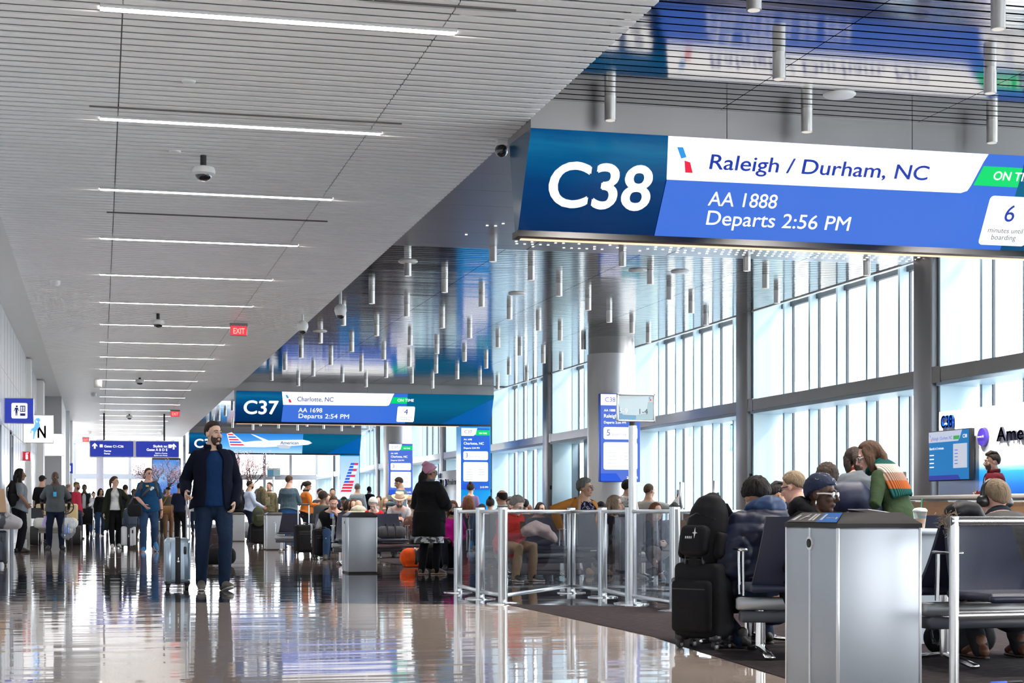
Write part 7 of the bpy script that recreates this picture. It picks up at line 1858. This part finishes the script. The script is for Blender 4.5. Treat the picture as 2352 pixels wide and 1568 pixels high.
# lady in the striped scarf
SCARF = gradmat('scarf_knit', [(0, (.0, .065, .060)), (.235, (.0, .075, .066)), (.24, (.33, .085, .016)), (.47, (.36, .095, .02)), (.475, (.30, .18, .13)), (.70, (.32, .20, .15)), (.705, (.50, .46, .40)), (.94, (.52, .47, .41)), (.95, (.0, .07, .065)), (1, (.0, .07, .065))], 'Z', .95, 1.21, rough=.95)
sc = who('woman in a green top with a striped knit scarf bending forward', 1998, 12.3, 1012, -40, sex='f', det=3, hair='bob', hairc='brown', skin='pink', glasses='white', lean=26, curve=14, head=(-34, -8, 0), top=((.030, .052, .024), 'long'), hem=-.05, pm=DENIM_B, fat=1.08, rh=(.20, .34, .06), lh=(-.22, .36, .10), feet={1: (.11, 0, 0, 6), -1: (-.11, .05, 0, -6)})
b = MB(); n = 14; rows_ = []
for h in (.56, .52, .48, .42, .36, .30, .24, .19):
    c_ = sc.spine(h); M_ = sc.frame(h); a_ = {.56: .085, .52: .115, .48: .15}.get(h, .158); d_ = {.56: .085, .52: .105, .48: .125}.get(h, .138)
    rows_.append([c_ + M_ @ Vector((math.sin(q) * a_, math.cos(q) * d_ - .006, 0)) for q in [PI - 1.05 + 2.1 * j / n + .25 for j in range(n + 1)]])
b.add([p for r_ in rows_ for p in r_], [(i * (n + 1) + j, i * (n + 1) + j + 1, (i + 1) * (n + 1) + j + 1, (i + 1) * (n + 1) + j) for i in range(len(rows_) - 1) for j in range(n)], True)
o_ = bpy.data.objects.new('t', b.mesh()); sd_ = o_.modifiers.new('s', 'SOLIDIFY'); sd_.thickness = .03; sd_.offset = 0; ss = o_.modifiers.new('u', 'SUBSURF'); ss.levels = 3
me_ = bake(o_)
for v in me_.vertices: v.co += v.normal * .0035 * math.sin(v.co.x * 420) 
me_.transform(Matrix.Scale(sc.s, 4)); scf = link('scarf', me_, SCARF, sc.body)
b = MB(); cn = sc.spine(.545); b.tube([cn + sc.frame(.5) @ Vector((math.sin(q) * .085, math.cos(q) * .085, .01)) for q in [2 * PI * j / 20 for j in range(21)]], [(.03, .022)] * 21, n=8, caps='flat'); b.tube([sc.spine(.26) + sc.frame(.26) @ Vector((.17, -.05, 0)), sc.spine(.18) + sc.frame(.2) @ Vector((.22, .0, -.05)), sc.spine(.05) + Vector((.25, .02, -.06))], [(.05, .02), (.055, .022), (.05, .02)], n=10); sc.fin(b, 'scarf_end', cloth('scarf_teal', (.0, .07, .06)), scf)
p = at(1962, 12.2)
t = thing('puffer_jacket', 'navy puffer jacket bundled under the arm of the woman in the striped scarf', 'jacket', (p.x, p.y, .82))
b = MB(); b.tube([(-.10, 0, .13), (0, 0, .14), (.12, 0, .04)], [(.11, .12), (.12, .12), (.10, .10)], side=(0, 1, 0), n=16); link('body', remesh(b, .014, 2), PUFF, t)
p = P(2010, 1178, 11.6)
t = thing('paper_sheet', 'white sheet of paper below the woman in the striped scarf', 'paper', (p.x, p.y, .842))
b = MB(); b.box(-.16, .14, -.1, .1, 0, .003); b.obj('sheet', mat('paper_white', (.8, .8, .8), .6), t)
t.rotation_euler = (0, math.radians(6), .3)
sit_z = 0
who('person in a slate grey shirt facing away beside the striped scarf', 1962, 14.0, 1026, 5, det=2, hair='bob', hairc='dark', skin='light', top=((.10, .115, .13), 'long'), pants=(.02, .02, .03), fat=1.25, wide=1.12, head=(-25, -18, 0), lean=18, curve=10, collar=(.25, .05, .04), rh=(.2, .3, .1), lh=(-.2, .3, .1))
# man in burgundy at the desk
bu = who('bearded man in a burgundy blazer behind the gate counter looking left', 2281, 21.6, 1038, 292, det=3, hair='pomp', hairc='dark', beard='dark', skin='tan', head=(-8, 0, 0), top=((.62, .62, .62), 'long'), jacket=(.085, .006, .012), jgap=.42, jhem=-.16, pants=(.02, .02, .03), rh=(.06, .22, .20), lh=(-.08, .24, .17), rp=(1, -.3, -.4), lp=(-1, -.3, -.4), wide=1.04)
# headphones
hpn = sit('grey haired man in black headphones and a grey sweater seen from behind', 2286, 9.45, 1098, 4, seat=.42, Hs=1.72, det=3, hair='short', hairc='sandy', skin='pink', lean=10, curve=38, head=(-14, 4, 0), top=((.085, .085, .088), 'long'), fat=1.2, wide=1.18, pm=cloth('dk', (.03, .03, .035)), collar=(.02, .03, .04), rh=(.16, .28, .06), lh=(-.16, .28, .06), shoes=(.13, .05, .025), sole=(.05, .03, .02), feet={1: (.16, .22, 0, 4), -1: (-.13, .18, 0, -4)})
b = MB(); b.tube([hpn.hp((.094 * math.cos(a), -.005, .012 + .112 * math.sin(a))) for a in [PI * i / 18 for i in range(19)]], [(.016, .008)] * 19, n=8); hd_ = hpn.fin(b, 'headphone_band', mat('headphone_black', (.012, .012, .014), .35))
for sg in (1, -1):
    b = MB(); b.tube([hpn.hp((sg * .074, -.006, -.008)), hpn.hp((sg * .092, -.006, -.008)), hpn.hp((sg * .108, -.006, -.006))], [(.040, .030), (.042, .034), (.034, .027)], side=hpn.R3 @ Vector((0, 0, 1)), n=18); hpn.fin(b, 'ear_cup', mat('headphone_black'), hd_)
h = vm.W(vm.hand[-1][0]); m_ = vm.W(vm.hp((0, .11, -.06)))
t = thing('drink_bottle', 'clear blue drink bottle lifted to the mouth of the man in the black vest', 'bottle', (h.x, h.y - .03, h.z - .06)); t.rotation_euler = (math.radians(-18), 0, 0)
b = MB(); b.lathe((0, 0, -.06), [(.030, 0), (.033, .02), (.033, .12), (.014, .17), (.014, .19)], 16); b.obj('bottle', glass('bottle_plastic', (.75, .88, .95), .10, haze=.15), t)
b = MB(); b.lathe((0, 0, -.02), [(.0335, 0), (.0335, .05)], 16); b.obj('label', mat('bottle_label', (.05, .2, .6), .4), t)
h = vm.W(vm.hand[1][0])
t = thing('phone', 'dark phone resting in the right hand of the man in the black vest', 'phone', (h.x, h.y - .02, h.z + .01)); t.rotation_euler = (math.radians(-70), 0, .3)
b = MB(); b.rbox(-.036, .036, -.004, .004, -.05, .10, .004, 2); b.obj('case', black, t)
b = MB(); b.box(-.032, .032, -.0048, -.0042, -.044, .094); b.obj('screen', emit('phone_screen'), t)
bpy.data.scenes.remove(TMP)
